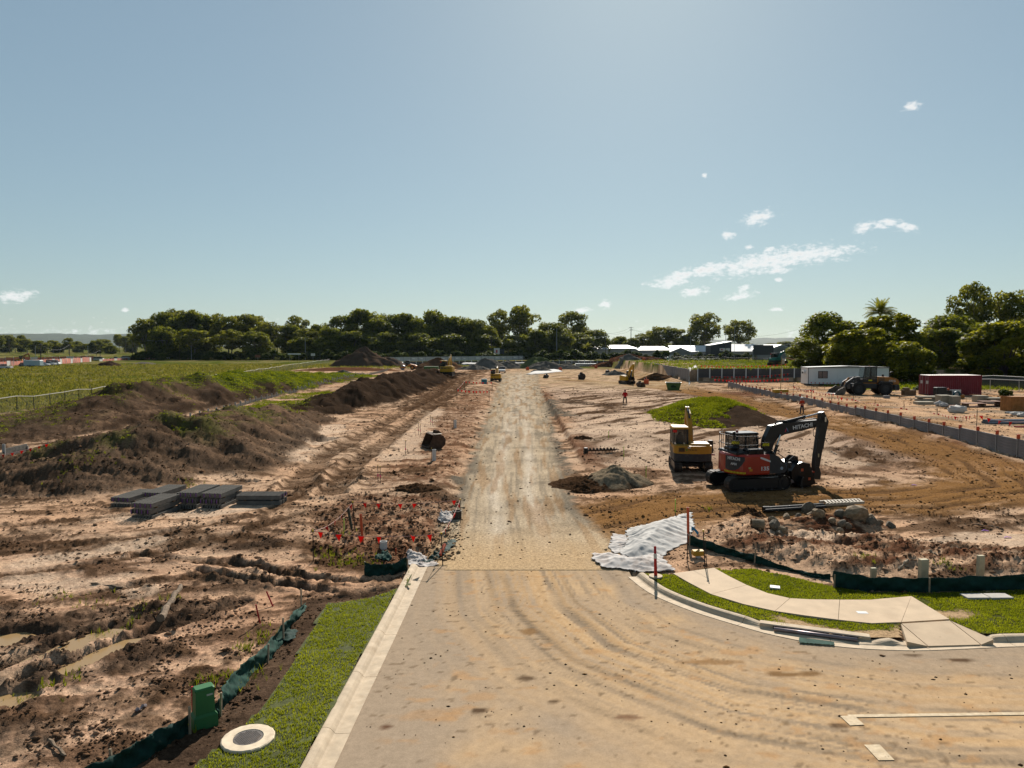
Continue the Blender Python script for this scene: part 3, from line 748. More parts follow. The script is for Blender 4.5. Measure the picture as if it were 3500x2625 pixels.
# ================================================================== PAVED ROAD, KERBS, VERGES, FOOTPATH
def road_mat():
    m, nt, b, out = principled('dusty_asphalt'); N, L = nt.nodes, nt.links
    at = N.new('ShaderNodeAttribute'); at.attribute_name = 'Col'
    tcn = N.new('ShaderNodeTexCoord')
    n1 = N.new('ShaderNodeTexNoise'); n1.inputs['Scale'].default_value = 45; n1.inputs['Detail'].default_value = 4; n1.inputs['Roughness'].default_value = .7
    n2 = N.new('ShaderNodeTexNoise'); n2.inputs['Scale'].default_value = 5; n2.inputs['Detail'].default_value = 7; n2.inputs['Roughness'].default_value = .7
    vo = N.new('ShaderNodeTexVoronoi'); vo.inputs['Scale'].default_value = 5.5
    for n in (n1, n2, vo): L.new(tcn.outputs['Object'], n.inputs['Vector'])
    def mr(v, a, b_, c, d):
        r = N.new('ShaderNodeMapRange'); r.inputs[1].default_value = a; r.inputs[2].default_value = b_; r.inputs[3].default_value = c; r.inputs[4].default_value = d
        L.new(v, r.inputs[0]); return r.outputs[0]
    mm = N.new('ShaderNodeMath'); mm.operation = 'MULTIPLY'
    L.new(mr(n1.outputs[0], .3, .7, .86, 1.13), mm.inputs[0]); L.new(mr(n2.outputs[0], .3, .7, .86, 1.12), mm.inputs[1])
    mx = N.new('ShaderNodeMix'); mx.data_type = 'RGBA'; mx.blend_type = 'MULTIPLY'; mx.inputs[0].default_value = 1
    L.new(at.outputs['Color'], mx.inputs[6]); L.new(mm.outputs[0], mx.inputs[7]); L.new(mx.outputs[2], b.inputs['Base Color'])
    b.inputs['Roughness'].default_value = .9; b.inputs['Specular IOR Level'].default_value = 0
    bp = N.new('ShaderNodeBump'); bp.inputs['Strength'].default_value = .25; bp.inputs['Distance'].default_value = .01
    L.new(n1.outputs[0], bp.inputs['Height']); L.new(bp.outputs[0], b.inputs['Normal'])
    return m
def grid_in(poly, x0, x1, y0, y1, sx, sy, zf, grow=0.0):
    gx = np.arange(x0, x1+sx, sx); gy = np.arange(y0, y1+sy, sy); X, Y = np.meshgrid(gx, gy)
    idx = np.arange(X.size).reshape(X.shape)
    F = np.stack([idx[:-1, :-1].ravel(), idx[:-1, 1:].ravel(), idx[1:, 1:].ravel(), idx[1:, :-1].ravel()], 1)
    cx = X.ravel()[F].mean(1); cy = Y.ravel()[F].mean(1)
    keep = sdpoly(cx, cy, poly) > -grow
    F = F[keep]; used = np.unique(F); mp = np.zeros(X.size, dtype=np.int64); mp[used] = np.arange(len(used))
    x, y = X.ravel()[used], Y.ravel()[used]
    return np.stack([x, y, zf(x, y)], 1), mp[F]
C_ROADG = np.array((.335, .255, .178)); C_ROADD = np.array((.47, .325, .188)); C_ROADO = np.array((.40, .225, .10))
V, F = grid_in(ROADPOLY, -3.6, 24, 4, 24.6, .07, .085, lambda x, y: -.012+.0015*fbm(x/3, y/3, 2, 3), grow=.1)
x, y = V[:, 0], V[:, 1]
# clean margins near both kerbs, dust in the travelled middle
dl, _, _, _ = polynear(x, y, gl3); dr, _, _, _ = polynear(x, y, gr3)
p1 = fbm(x/1.8, y/1.8, 4, 401); p2 = fbm(x/.5, y/.5, 3, 405)
col = np.tile(C_ROADG, (len(x), 1)).astype(float)
dust = np.clip(sm(1.2, 4.2, dl+1.0*p1)*sm(.4, 2.0, dr+.8*p1)*(.62+.5*p1), 0, 1)
col = mixc_(col, C_ROADD, dust)
# concentric wheel tracks sweeping from the side road into the main one
TURNC = [(0.6, 30), (.5, 24), (.9, 20.5), (2.2, 17.4), (4.8, 14.9), (8.4, 13.6), (13, 13.3), (22, 13.6), (34, 14)]
d, s, _, sd = polynear(x, y, TURNC); q = d*sd
band = np.exp(-((q)/2.6)**2)
stre = fbm(q*1.8, s/22, 4, 411); stre2 = fbm(q*5, s/16, 4, 415)
col = mixc_(col, C_ROADD*1.08, band*np.clip(.5+.8*stre, 0, 1))
col = mixc_(col, C_ROADG*.72, np.clip(band*sm(.08, .42, stre2+.3*stre)*.85*np.clip(.75+.8*p1, 0, 1), 0, 1)); col = mixc_(col, C_ROADD*np.array((.92, .82, .66)), np.clip(band*sm(.1, .45, -stre2)*.5, 0, 1))
for off, wid, st in ((-.9, .14, .75), (-1.35, .09, .6), (.55, .16, .65), (1.0, .08, .5), (1.9, .12, .4), (-2.3, .14, .4), (2.7, .1, .35)):
    w = np.exp(-((q-off-.1*fbm(s/5, s*0+off, 2, 417))/wid)**2)*np.clip(.6+.9*fbm(s/4, s*0+off*3, 2, 419), 0, 1)*sm(3, 8, s)
    tread = .9+.18*np.sign(np.sin(2*math.pi*(s+.35*np.abs(q-off))/.16))
    col = mixc_(col, C_ROADG*.55, np.clip(w*st*tread*1.35, 0, 1))
# straight tracks running up the middle
for xo, wid in ((-.6, .2), (.95, .22), (.35, .12), (-1.3, .12), (1.7, .12)):
    w = np.exp(-((x-xo-.12*fbm(y/6, y*0+xo, 2, 421))/wid)**2)*sm(15, 21, y)*np.clip(.45+.8*fbm(y/3, y*0+xo*5, 3, 423), 0, 1)
    col = mixc_(col, C_ROADD*.72, w*.55)
# orange clay splats and dark crumbs
sp = sm(.40, .85, fbm(x/.8, y/.45, 4, 431)+.35*fbm(x/4, y/4, 2, 433)); col = mixc_(col, C_ROADO*1.05, sp*.55*sm(.3, 1.2, dl)*sm(.3, 1.0, dr))
sp = sm(.66, .82, fbm(x/.3, y/.2, 4, 441)+.3*fbm(x/3, y/3, 2, 443)); col = mixc_(col, np.array((.13, .085, .05)), sp*.6)
for (u, v, rx, ry, c, a) in ((2420, 2262, 1.0, .17, C_ROADO*.62, .8), (2700, 2302, .8, .16, C_ROADO*.45, .9), (1812, 2158, .28, .25, C_ROADO*.55, .85), (3270, 2255, .5, .12, C_MUD*1.2, .9), (1800, 2318, .26, .16, C_MUD, .8), (1890, 2395, .2, .14, C_MUD, .85), (1640, 2428, .2, .14, C_MUD, .9),
                         (1318, 2482, .16, .14, C_RED*.8, .9), (3110, 2238, .35, .1, C_MUD, .8), (1480, 2440, .6, .3, C_ROADO, .4), (2150, 2450, .3, .12, C_RED, .7), (2870, 2480, .25, .16, C_MUD, .8), (1640, 2380, .5, .2, C_ROADO, .45), (2790, 2390, .5, .2, C_ROADO, .4)):
    g = G(u, v); w = sm(1.1, .5, np.hypot((x-g.x)/rx, (y-g.y)/ry)+.45*p2); col = mixc_(col, c, w*a)
road = link('road', npmesh('road', V, F, road_mat(), col*ALBG*1.05, smooth=True)); road['kind'] = 'structure'

# painted lines, worn and dusty
M_LINE = mat('worn_road_paint', (.74, .59, .39), .8, var=.25, scale=9, dirt=.75, dirt_col=(.58, .43, .25))
def strip(name, pts, w, z, m, parent=None):
    P = [Vector(p).to_2d() for p in pts]; a = offset(P, w/2); b = offset(P, -w/2)
    mb = MB(); n = len(P); mb.add([(p.x, p.y, z) for p in a]+[(p.x, p.y, z) for p in b], [(i, n+i, n+i+1, i+1) for i in range(n-1)])
    return mb.build(name, m, parent)
la = [xy(G(u, v)) for u, v in ((2900, 2447), (3110, 2446), (3300, 2443), (3500, 2439), (3800, 2434))]
o = strip('road_line', [(la[0][0]+(la[-1][0]-la[0][0])*i/16, la[0][1]+(la[-1][1]-la[0][1])*i/16) for i in range(17)], .11, .0, M_LINE, road)
a, b = G(2895, 2446), G(2930, 2478); strip('road_line', [xy(a), xy(b)], .3, .001, M_LINE, road)
a, b = G(2980, 2545), G(3030, 2598); strip('road_line', [xy(a), xy(b)], .3, .001, M_LINE, road)

# ---- kerbs: rolled concrete, cast in lengths
M_CONC = mat('kerb_concrete', (.66, .52, .36), .85, var=.16, scale=4, bump=.25, bscale=60, dirt=.38, dirt_col=(.5, .36, .22))
M_CONC2 = mat('path_concrete', (.66, .495, .325), .85, var=.10, scale=2.2, bump=.2, bscale=70, dirt=.22, dirt_col=(.56, .39, .24))
PROF = [(0, -.03), (0, .0), (.27, -.018), (.31, .0), (.35, .05), (.40, .095), (.46, .112), (.53, .112), (KERB_W, .10), (KERB_W, -.12)]
def make_kerb(name, line, length, hmul):
    root = empty(name); root['kind'] = 'structure'
    cum = [0]
    for i in range(1, len(line)): cum.append(cum[-1]+(line[i]-line[i-1]).length)
    cum = np.array(cum); X = np.array([p.x for p in line]); Y = np.array([p.y for p in line])
    s = 0.0; T = cum[-1]; N = len(PROF)
    while s < T-.2:
        e = min(s+length, T); k = max(3, int((e-s)/.22)); ss = np.linspace(s+.006, e-.006, k)
        mb = MB(); 
        for q in ss:
            x, y = np.interp(q, cum, X), np.interp(q, cum, Y); x2, y2 = np.interp(q+.05, cum, X)-np.interp(q-.05, cum, X), np.interp(q+.05, cum, Y)-np.interp(q-.05, cum, Y)
            L = math.hypot(x2, y2) or 1; nx, ny = -y2/L, x2/L; h = hmul(x, y)
            for (o_, z_) in PROF:
                zz_ = z_ if z_ <= 0 else z_*h
                mb.v.append((x+nx*o_, y+ny*o_, zz_))
        for i in range(k-1):
            for j in range(N-1): mb.f.append((i*N+j, (i+1)*N+j, (i+1)*N+j+1, i*N+j+1))
        mb.f.append(tuple(range(N))); mb.f.append(tuple((k-1)*N+j for j in range(N-1, -1, -1)))
        mb.build('kerb_length', M_CONC, root)
        s = e
    return root
make_kerb('kerb', gl, 2.4, lambda x, y: 1.0)
DRV0, DRV1 = G(3060, 2200).x, G(3392, 2190).x; INL0, INL1 = G(2640, 2160).x, G(2938, 2195).x
def hm_r(x, y):
    h = 1-float(sm(DRV0-.25, DRV0+.25, x)*(1-sm(DRV1-.25, DRV1+.25, x)))
    h2 = 1-float(sm(INL0-.9, INL0, x)*(1-sm(INL1, INL1+.9, x)))
    return max(.02, min(h, h2*.98))
make_kerb('kerb', gr, 2.4, hm_r)

# ---- grass verges (soil sheet + blades)
def verge_h(x, y): return VZ-.02+.022*fbm(x/1.1, y/1.1, 3, 51)+.012*fbm(x/.3, y/.3, 2, 53)
M_TURF = mat('turf_soil', (.085, .095, .022), .95, var=.4, scale=5, bump=.6, bscale=30)
def leafmat(name, c1, c2, trans=.35, rough=.6):
    m = bpy.data.materials.new(name); m.use_nodes = True; nt = m.node_tree; N, L = nt.nodes, nt.links; N.clear()
    out = N.new('ShaderNodeOutputMaterial'); at = N.new('ShaderNodeAttribute'); at.attribute_name = 'Col'
    mx = N.new('ShaderNodeMix'); mx.data_type = 'RGBA'; L.new(at.outputs['Fac'], mx.inputs[0])
    mx.inputs[6].default_value = (*c1, 1); mx.inputs[7].default_value = (*c2, 1)
    b = N.new('ShaderNodeBsdfPrincipled'); b.inputs['Roughness'].default_value = rough; b.inputs['Specular IOR Level'].default_value = .03
    L.new(mx.outputs[2], b.inputs['Base Color'])
    tr = N.new('ShaderNodeBsdfTranslucent'); tm = N.new('ShaderNodeMix'); tm.data_type = 'RGBA'; tm.blend_type = 'MULTIPLY'; tm.inputs[0].default_value = 1
    tm.inputs[7].default_value = (1.5, 1.45, .6, 1); L.new(mx.outputs[2], tm.inputs[6]); L.new(tm.outputs[2], tr.inputs['Color'])
    ms = N.new('ShaderNodeMixShader'); ms.inputs[0].default_value = trans; L.new(b.outputs[0], ms.inputs[1]); L.new(tr.outputs[0], ms.inputs[2]); L.new(ms.outputs[0], out.inputs[0])
    MATS[name] = m; return m
M_BLADE = leafmat('grass_blades', (.085, .11, .008), (.25, .26, .022), .45)
M_WEED = leafmat('weed_blades', (.058, .076, .006), (.185, .20, .018), .42)
M_DRYG = leafmat('field_blades', (.068, .076, .014), (.20, .175, .058), .38)
def blades(name, P, h, w, m, seed, lean=.5, per=3, hvar=.5, label=None):
    """little upright triangles at points P (n,3)"""
    r = np.random.default_rng(seed); n = len(P)*per
    B = np.repeat(np.asarray(P), per, 0)+np.concatenate([r.normal(0, 1.2, (n, 2))*(np.repeat(w, per)[:, None] if np.ndim(w) else w), np.zeros((n, 1))], 1)
    a = r.uniform(0, 2*math.pi, n); hh = np.repeat(h if np.ndim(h) else np.full(len(P), h), per)*(1-hvar*r.random(n)); ww = np.repeat(w if np.ndim(w) else np.full(len(P), w), per)*(.6+.8*r.random(n))
    dx, dy = np.cos(a), np.sin(a); l = lean*hh*r.uniform(.2, 1, n); la_ = r.uniform(0, 2*math.pi, n)
    v0 = B-np.stack([dx*ww/2, dy*ww/2, hh*.08], 1); v1 = B+np.stack([dx*ww/2, dy*ww/2, -hh*.08], 1)
    v2 = B+np.stack([np.cos(la_)*l, np.sin(la_)*l, hh], 1)
    V = np.stack([v0, v1, v2], 1).reshape(-1, 3); F = np.arange(len(V)).reshape(-1, 3)
    c = np.repeat(np.clip(r.normal(.45, .22, n)+.35*fbm(B[:, 0]/2.5, B[:, 1]/2.5, 3, seed), 0, 1), 3)
    C = np.stack([c, c, c], 1)
    o = link(name, npmesh(name, V, F, m, C)); o['kind'] = 'stuff'
    if label: o['label'] = label; o['category'] = 'grass'
    return o
def scatter(poly, n, seed):
    r = np.random.default_rng(seed); P = np.array([p[:2] for p in poly]); a, b = P.min(0), P.max(0)
    pts = r.uniform(a, b, (n, 2)); return pts[inpoly(pts[:, 0], pts[:, 1], poly)]
def bare_r(x, y):
    b = fbm(x/.9, y/.9, 3, 57); d, _, _, _ = polynear(x, y, [tuple(q) for q in kbr[::3]]); a = sm(6.9, 7.6, x)*(1-sm(11.6, 12.4, x))*sm(.62, .42, d+.3*b)
    c = sm(8.3, 9.0, x)*(1-sm(12.6, 13.4, x))*sm(.25, .0, np.abs(d-1.15-.02*x+.2*b)-.12); e = sm(12.4, 13.2, x)*(1-sm(17.5, 18.5, x))*sm(21.35, 21.7, y+.4*b); return np.clip(np.maximum.reduce([a, c, e*.9]), 0, 1)
DRIVEP = [xy(G(u, v, VZ)) for u, v in ((3079, 2128), (3246, 2118), (3398, 2184), (3420, 2230), (3090, 2235))]
V, F = grid_in(VERGE_L, -12, -3, 4, 25, .1, .1, verge_h); vl = link('verge', npmesh('verge', V, F, M_TURF, smooth=True)); vl['kind'] = 'structure'
V, F = grid_in(VERGE_R, 3, 30, 17, 26, .1, .1, verge_h); cxy = V[F].mean(1); F = F[sdpoly(cxy[:, 0], cxy[:, 1], DRIVEP) < -.02]; vr = link('verge', npmesh('verge', V, F, M_SOIL, np.column_stack([mixc_(np.tile(np.array((.065, .068, .02)), (len(V), 1)), np.array((.36, .245, .14)), bare_r(V[:, 0], V[:, 1])), np.full(len(V), .9)]), smooth=True)); vr['kind'] = 'structure'
MANH = G(848, 2525, VZ); MANH_R = .49
p = scatter(VERGE_L, 52000, 5); p = p[(p[:, 1] > 9)]
bare = fbm(p[:, 0]/.9, p[:, 1]/.9, 3, 55)
rut = np.minimum(polynear(p[:, 0], p[:, 1], RUTS[2][0])[0], polynear(p[:, 0], p[:, 1], RUTS[3][0])[0])
p = p[(bare > -.62) & (np.hypot(p[:, 0]-MANH.x, p[:, 1]-MANH.y) > MANH_R+.03) & ((rut > .32) | (np.random.default_rng(1).random(len(p)) < .12)) & (sdpoly(p[:, 0], p[:, 1], VERGE_L) > .05)]
blades('grass', np.column_stack([p, verge_h(p[:, 0], p[:, 1])]), .055, .018, M_BLADE, 61, label='short mown green grass on the verge beside the straight kerb')
p = scatter(VERGE_R, 88000, 6)
bare = fbm(p[:, 0]/.9, p[:, 1]/.9, 3, 57)
strip_bare = bare_r(p[:, 0], p[:, 1]) > np.random.default_rng(2).random(len(p))
p = p[(bare > -.8) & (sdpoly(p[:, 0], p[:, 1], PATH) < -.04) & (sdpoly(p[:, 0], p[:, 1], DRIVEP) < -.05) & ~strip_bare & (sdpoly(p[:, 0], p[:, 1], VERGE_R) > .04)]
blades('grass', np.column_stack([p, verge_h(p[:, 0], p[:, 1])]), .055, .02, M_BLADE, 63, label='short green grass on the verge around the curved footpath')

# ---- concrete footpath slabs and driveway
fp = empty('footpath'); fp['kind'] = 'structure'
def slab(poly, z0, z1, m, parent, name='slab', gap=.008):
    c = Vector((sum(p[0] for p in poly)/len(poly), sum(p[1] for p in poly)/len(poly)))
    pp = [c+(Vector(p)-c)*(1-gap/max(.3, (Vector(p)-c).length)) for p in poly]
    mb = MB(); mb.prism([(p.x, p.y) for p in pp], z0, z1, 'z'); return mb.build(name, m, parent)
far_e = [G(u, v, VZ) for u, v in ((2441, 1942), (2495, 1972), (2553, 2001), (2625, 2029), (2700, 2046), (2771, 2050), (2870, 2051), (2975, 2051), (3115, 2039))]
near_e = [G(u, v, VZ) for u, v in ((2300, 1961), (2355, 1993), (2430, 2032), (2540, 2066), (2649, 2090), (2750, 2105), (2865, 2120), (2979, 2132), (3081, 2128))]
for i in range(8):
    if i in (0, 2, 4, 6):
        q = [near_e[i], near_e[i+1], near_e[i+2], far_e[i+2], far_e[i+1], far_e[i]]
        slab([xy(k) for k in q], .0, VZ+.016, M_CONC2, fp)
P_ = lambda u, v: xy(G(u, v, VZ))
slab([P_(3081, 2128), P_(3246, 2118), P_(3115, 2039)], .0, VZ+.016, M_CONC2, fp)
drv = empty('driveway'); drv['kind'] = 'structure'
def ramp(pts, name='slab'):
    mb = MB(); n = len(pts); c = Vector((sum(p[0] for p in pts)/n, sum(p[1] for p in pts)/n, 0))
    t = [Vector((p[0]+(c.x-p[0])*.008, p[1]+(c.y-p[1])*.008, p[2])) for p in pts]
    mb.add(t+[Vector((q.x, q.y, -.05)) for q in t], [tuple(range(n))]+[(i, i+n, (i+1) % n+n, (i+1) % n) for i in range(n)]); return mb.build(name, M_CONC2, drv)
def Z_(u, v, z): g = G(u, v, z); return (g.x, g.y, z)
ramp([Z_(3081, 2131, VZ+.016), Z_(3172, 2208, .02), Z_(3352, 2203, .02), Z_(3246, 2121, VZ+.016)])
ramp([Z_(3079, 2131, VZ+.016), Z_(3100, 2193, VZ+.014), Z_(3170, 2208, .02)])
ramp([Z_(3248, 2121, VZ+.016), Z_(3354, 2203, .02), Z_(3396, 2186, VZ+.014)])
# ---- stormwater inlet in the curved kerb
M_STEEL = mat('galvanised_steel', (.30, .25, .26), .45, .7, var=.2, scale=5, dirt=.3)
M_DARKIN = mat('opening_shade', (.06, .05, .045), .9)
M_SHADE = mat('green_shade_cloth', (.008, .05, .038), .8, var=.25, scale=7, bump=.2, bscale=120)
M_SHADE_L = mat('faded_shade_cloth', (.045, .125, .095), .85, var=.4, scale=7)
sheer('faded_shade_cloth', .4); sheer('green_shade_cloth', .2)
i0 = Vector((*xy(G(2642, 2155)), 0)); i1 = Vector((*xy(G(2934, 2194)), 0)); dv = (i1-i0).normalized(); nv = Vector((-dv.y, dv.x, 0)); Li = (i1-i0).length
inl = empty('stormwater_inlet', i0, math.atan2(dv.y, dv.x), 'kerb stormwater inlet with a long round steel bar across its opening', 'drain')
MB().box(.0, Li, .10, .14, -.05, .10).build('throat', M_DARKIN, inl)  # solid dark strip, coloured to stand for the shade inside the opening
MB().bbox(-.35, Li+.3, .145, .40, -.05, .105, .02).build('lintel', M_CONC, inl)
MB().cyl((.02, .0, .045), (Li-.02, .0, .045), .052, n=14).build('guard_bar', M_STEEL, inl, smooth=True)
g0 = G(2731, 2184, .0); tagm = MB(); 
mb = MB(); q0 = Vector((*xy(G(2731, 2179)), 0)); 
sheet = []; nx_, ny_ = 22, 7
for i in range(nx_):
    for j in range(ny_):
        a = i/(nx_-1); c = j/(ny_-1); u = 2731+120*a; v = 2181+15*a+(18-6*a)*c
        g = G(u, v); sheet.append((g.x, g.y, .016+.02*abs(math.sin(i*1.9+j*1.3))*(.4+.6*c)))
mb.add(sheet, [(i*ny_+j, i*ny_+j+1, (i+1)*ny_+j+1, (i+1)*ny_+j) for i in range(nx_-1) for j in range(ny_-1)])
tag(mb.build('filter_mat', M_SHADE_L, smooth=True), 'strip of faded green filter cloth lying in the gutter below the inlet', 'cloth')
# ================================================================== NEAR OBJECTS
M_WOOD = mat('grey_timber', (.36, .28, .19), .85, var=.25, scale=9, bump=.3, bscale=50)
M_WOODD = mat('weathered_log', (.23, .165, .11), .9, var=.35, scale=7, bump=.6, bscale=25)
M_PICK = mat('dark_steel_picket', (.035, .028, .024), .7, .3)
M_YCAP = mat('yellow_plastic', (.75, .48, .02), .5, var=.05)
M_ORPVC = mat('orange_pvc', (.72, .125, .045), .5, var=.1, scale=3)
M_REDPAINT = mat('red_paint', (.55, .03, .03), .5)
M_WHITE = mat('white_plastic', (.72, .70, .66), .5, var=.08, scale=4, dirt=.15)
M_FLAG = mat('red_orange_flag', (.85, .035, .022), .6, var=.1)
sheer('red_orange_flag', .55)
M_CORD = mat('pink_cord', (.72, .42, .36), .7)
M_PINK = mat('pink_tape', (.85, .10, .22), .6)
M_LIME = mat('lime_peg', (.5, .72, .10), .6)

def silt_fence(label, base, stakes, m, h0=.45, seed=1, thick=.006):
    """base: (u, v, height, lean to +x in m, sag) ; stakes: (index along, height, lean)"""
    root = empty('silt_fence', label=label, cat='silt fence')
    P = []
    for (u, v, h, lean) in base:
        g = hit(u, v); P.append((g.x, g.y, h, lean))
    root.location = (P[0][0], P[0][1], zt(P[0][0], P[0][1])); o0 = Vector(root.location)
    r = random.Random(seed); n = (len(P)-1)*16+1; ROWS = 9; mb = MB(); L = 0
    for i in range(n):
        f = i/16; k = min(int(f), len(P)-2); t = f-k
        x, y, h, le = [P[k][j]+(P[k+1][j]-P[k][j])*t for j in range(4)]
        zb = zt(x, y); sag = .10*h*math.sin(math.pi*t)
        tx, ty = P[k+1][0]-P[k][0], P[k+1][1]-P[k][1]; ll = math.hypot(tx, ty); nx, ny = -ty/ll, tx/ll
        for j in range(ROWS):
            c = j/(ROWS-1); wv = .045*math.sin(f*3.1+c*5+seed)+.03*math.sin(f*9.7-c*7)+.018*math.sin(f*17+c*11)
            wv += .016*math.sin(f*41+c*9+seed)+.010*math.sin(f*73-c*14); wv *= (1-.35*abs(2*c-1)); lz = zb-.05+(h-sag+.05)*c
            mb.v.append((x+nx*wv-le*c-o0.x, y+ny*wv-o0.y, lz-o0.z))
    for i in range(n-1):
        for j in range(ROWS-1): mb.f.append((i*ROWS+j, (i+1)*ROWS+j, (i+1)*ROWS+j+1, i*ROWS+j+1))
    fo = mb.build('fabric', m, root, smooth=True)
    md = fo.modifiers.new('t', 'SOLIDIFY'); md.thickness = thick
    for (u, v, h, lean) in stakes:
        g = hit(u, v); mb = MB(); z = zt(g.x, g.y)
        M = Matrix.Translation((g.x-o0.x, g.y-o0.y, z-o0.z)) @ Matrix.Rotation(lean, 4, 'Y')
        mb.box(-.019, .019, -.019-.03, .019-.03, -.1, h, M); mb.build('stake', M_WOOD, root)
    return root
silt_fence('dark green silt fence running from the green pillar along the topsoil strip', [(651, 2505, .40, .02), (560, 2560, .42, .03), (459, 2621, .42, .03), (330, 2690, .42, .03), (150, 2790, .42, .03)], [(652, 2508, .56, .0), (392, 2650, .50, -.1), (200, 2760, .5, 0)], M_SHADE, seed=2)
silt_fence('faded leaning silt fence between the green pillar and the mud ruts', [(745, 2447, .34, .0), (781, 2407, .40, .10), (845, 2330, .40, .14), (917, 2264, .38, .10), (968, 2186, .38, .04), (1010, 2125, .32, .02), (1046, 2072, .10, .0)], [(757, 2446, .50, .03), (917, 2266, .48, .05), (970, 2190, .62, 0), (1031, 2075, .55, 0)], M_SHADE_L, seed=5)
silt_fence('short dark green silt fence beside the end of the straight kerb', [(1246, 1966, .44, 0), (1320, 1967, .40, 0), (1396, 1966, .50, 0)], [(1248, 1964, .46, 0), (1394, 1966, .58, 0)], M_SHADE, seed=9)
silt_fence('sagging green silt fence sloping down from the white sheet', [(2352, 1862, .44, 0), (2434, 1884, .34, 0), (2512, 1903, .26, 0), (2577, 1923, .30, 0), (2690, 1950, .15, 0), (2760, 1968, .12, 0), (2838, 1982, .2, 0)], [(2356, 1870, .6, 0), (2578, 1925, .52, .05)], M_SHADE, seed=12)
silt_fence('upright dark green silt fence along the grass behind the driveway', [(2846, 2014, .58, 0), (2950, 2020, .50, 0), (3060, 2024, .48, 0), (3174, 2025, .48, 0), (3320, 2022, .50, 0), (3500, 2017, .52, 0), (3750, 2010, .52, 0)], [(2850, 2018, .52, 0), (3174, 2029, .5, 0), (3560, 2022, .5, 0)], M_SHADE, seed=15)
# crumpled loose shade cloth
def crumple(name, label, cat, poly, amp, m, seed, step=.05, base=.02, freq=1.0, ang=.9, tent=0):
    W_ = [xy(hit(u, v)) for u, v in poly]; A = np.array(W_); c = A.mean(0)
    V, F = grid_in([tuple(p) for p in W_], A[:, 0].min(), A[:, 0].max(), A[:, 1].min(), A[:, 1].max(), step, step, lambda x, y: x*0)
    x, y = V[:, 0], V[:, 1]; sd = np.clip(sdpoly(x, y, W_), 0, 9)
    ca, sa = math.cos(ang), math.sin(ang); wx = x+.25*gnoise(x*.8, y*.8, seed+5); wy = y+.25*gnoise(x*.8+9, y*.8, seed+6); s_ = (wx*ca+wy*sa)*freq; t_ = (wy*ca-wx*sa)*freq
    def fold(a, b, k): return 1-np.sqrt(np.abs(gnoise(a, b, seed+k))+.015)
    f = .40*fold(s_*.3, t_*.75, 0)+.34*fold(s_*.8+t_*.35, t_*.9-s_*.5, 3)+.24*fold(s_*.45, t_*2.0, 1)*np.clip(.5+1.4*gnoise(x*.9, y*.9, seed+8), 0, 1.3)+.09*fold(s_*1.5, t_*3.5, 2)
    tz = terrain(x, y, False); smooth_t = tz
    z = smooth_t+base+amp*f*(.35+.65*sm(0, .5, sd))+max(amp*.8, tent)*sm(0, 1.3, sd)
    loc = (c[0], c[1], float(tz.mean()))
    V2 = np.stack([x-loc[0], y-loc[1], z-loc[2]], 1)
    # crinkle the outline
    V2[:, 0] += .04*np.sin(y*13); V2[:, 1] += .04*np.sin(x*11)
    o = link(name, npmesh(name, V2, F, m, smooth=True), loc=loc); md = o.modifiers.new('t', 'SOLIDIFY'); md.thickness = .008
    return tag(o, label, cat)
M_GEO = mat('white_geotextile', (.74, .71, .66), .8, var=.10, scale=2.5, dirt=.22, dirt_col=(.33, .22, .15))
sheer('white_geotextile', .25)
M_GEO2 = mat('soiled_geotextile', (.60, .56, .52), .85, var=.18, scale=4, dirt=.55, dirt_col=(.24, .15, .10))
c4 = lambda pts: [(1800+a/2.458, 1650+b/2.458) for a, b in pts]
crumple('geotextile_sheet', 'large white geotextile sheet draped over a mound by the curved kerb', 'sheet', c4([(1385, 255), (1410, 380), (1355, 500), (1230, 560), (1090, 640), (900, 660), (770, 590), (850, 480), (830, 420), (860, 385), (1100, 335), (1300, 270)]), .17, M_GEO, 31, base=.0, freq=.75, tent=.38)
crumple('geotextile_sheet', 'muddy crumpled white sheet bunched at the end of the curved kerb', 'sheet', c4([(560, 605), (700, 600), (850, 640), (1100, 600), (1180, 680), (1250, 745), (960, 760), (870, 772), (640, 722), (552, 650)]), .20, M_GEO2, 41, step=.04, freq=1.5)
crumple('geotextile_sheet', 'thin soiled edge of white sheet beside the tracked mud', 'sheet', c4([(690, 540), (720, 440), (830, 440), (850, 500), (780, 590), (730, 600)]), .10, M_GEO2, 47, step=.05, freq=1.5)
c3 = lambda pts: [(900+a/2.458, 1650+b/2.458) for a, b in pts]
crumple('sandbag_heap', 'torn white bags lying at the far kerb end under the flags', 'bags', c3([(1200, 600), (1290, 590), (1360, 630), (1480, 690), (1440, 730), (1250, 720), (1200, 690)]), .16, M_GEO2, 51, step=.035, freq=1.8)
crumple('shade_cloth', 'crumpled strip of green shade cloth beside the gravel shoulder', 'cloth', c3([(1270, 680), (1400, 640), (1480, 570), (1560, 490), (1625, 480), (1600, 540), (1500, 620), (1400, 690), (1320, 705)]), .18, M_SHADE, 55, step=.04, freq=1.6)
crumple('bag_pile', 'pile of crumpled white bags beside the dark drum inside the flags', 'bags', c3([(1465, 300), (1490, 250), (1540, 240), (1590, 260), (1600, 310), (1540, 345), (1480, 335)]), .22, M_GEO2, 59, step=.035, freq=1.7)
crumple('shade_cloth', 'peaked scrap of green shade cloth behind the short silt fence', 'cloth', c3([(930, 650), (1000, 600), (1040, 575), (1070, 640), (1060, 670)]), .3, M_SHADE_L, 63, step=.04, freq=1.2)
crumple('shade_cloth', 'bunched green cloth fallen beside the last stake of the faded silt fence', 'cloth', [(950, 2180), (985, 2150), (1012, 2160), (1015, 2178), (985, 2200)], .2, M_SHADE, 65, step=.035, freq=1.4)

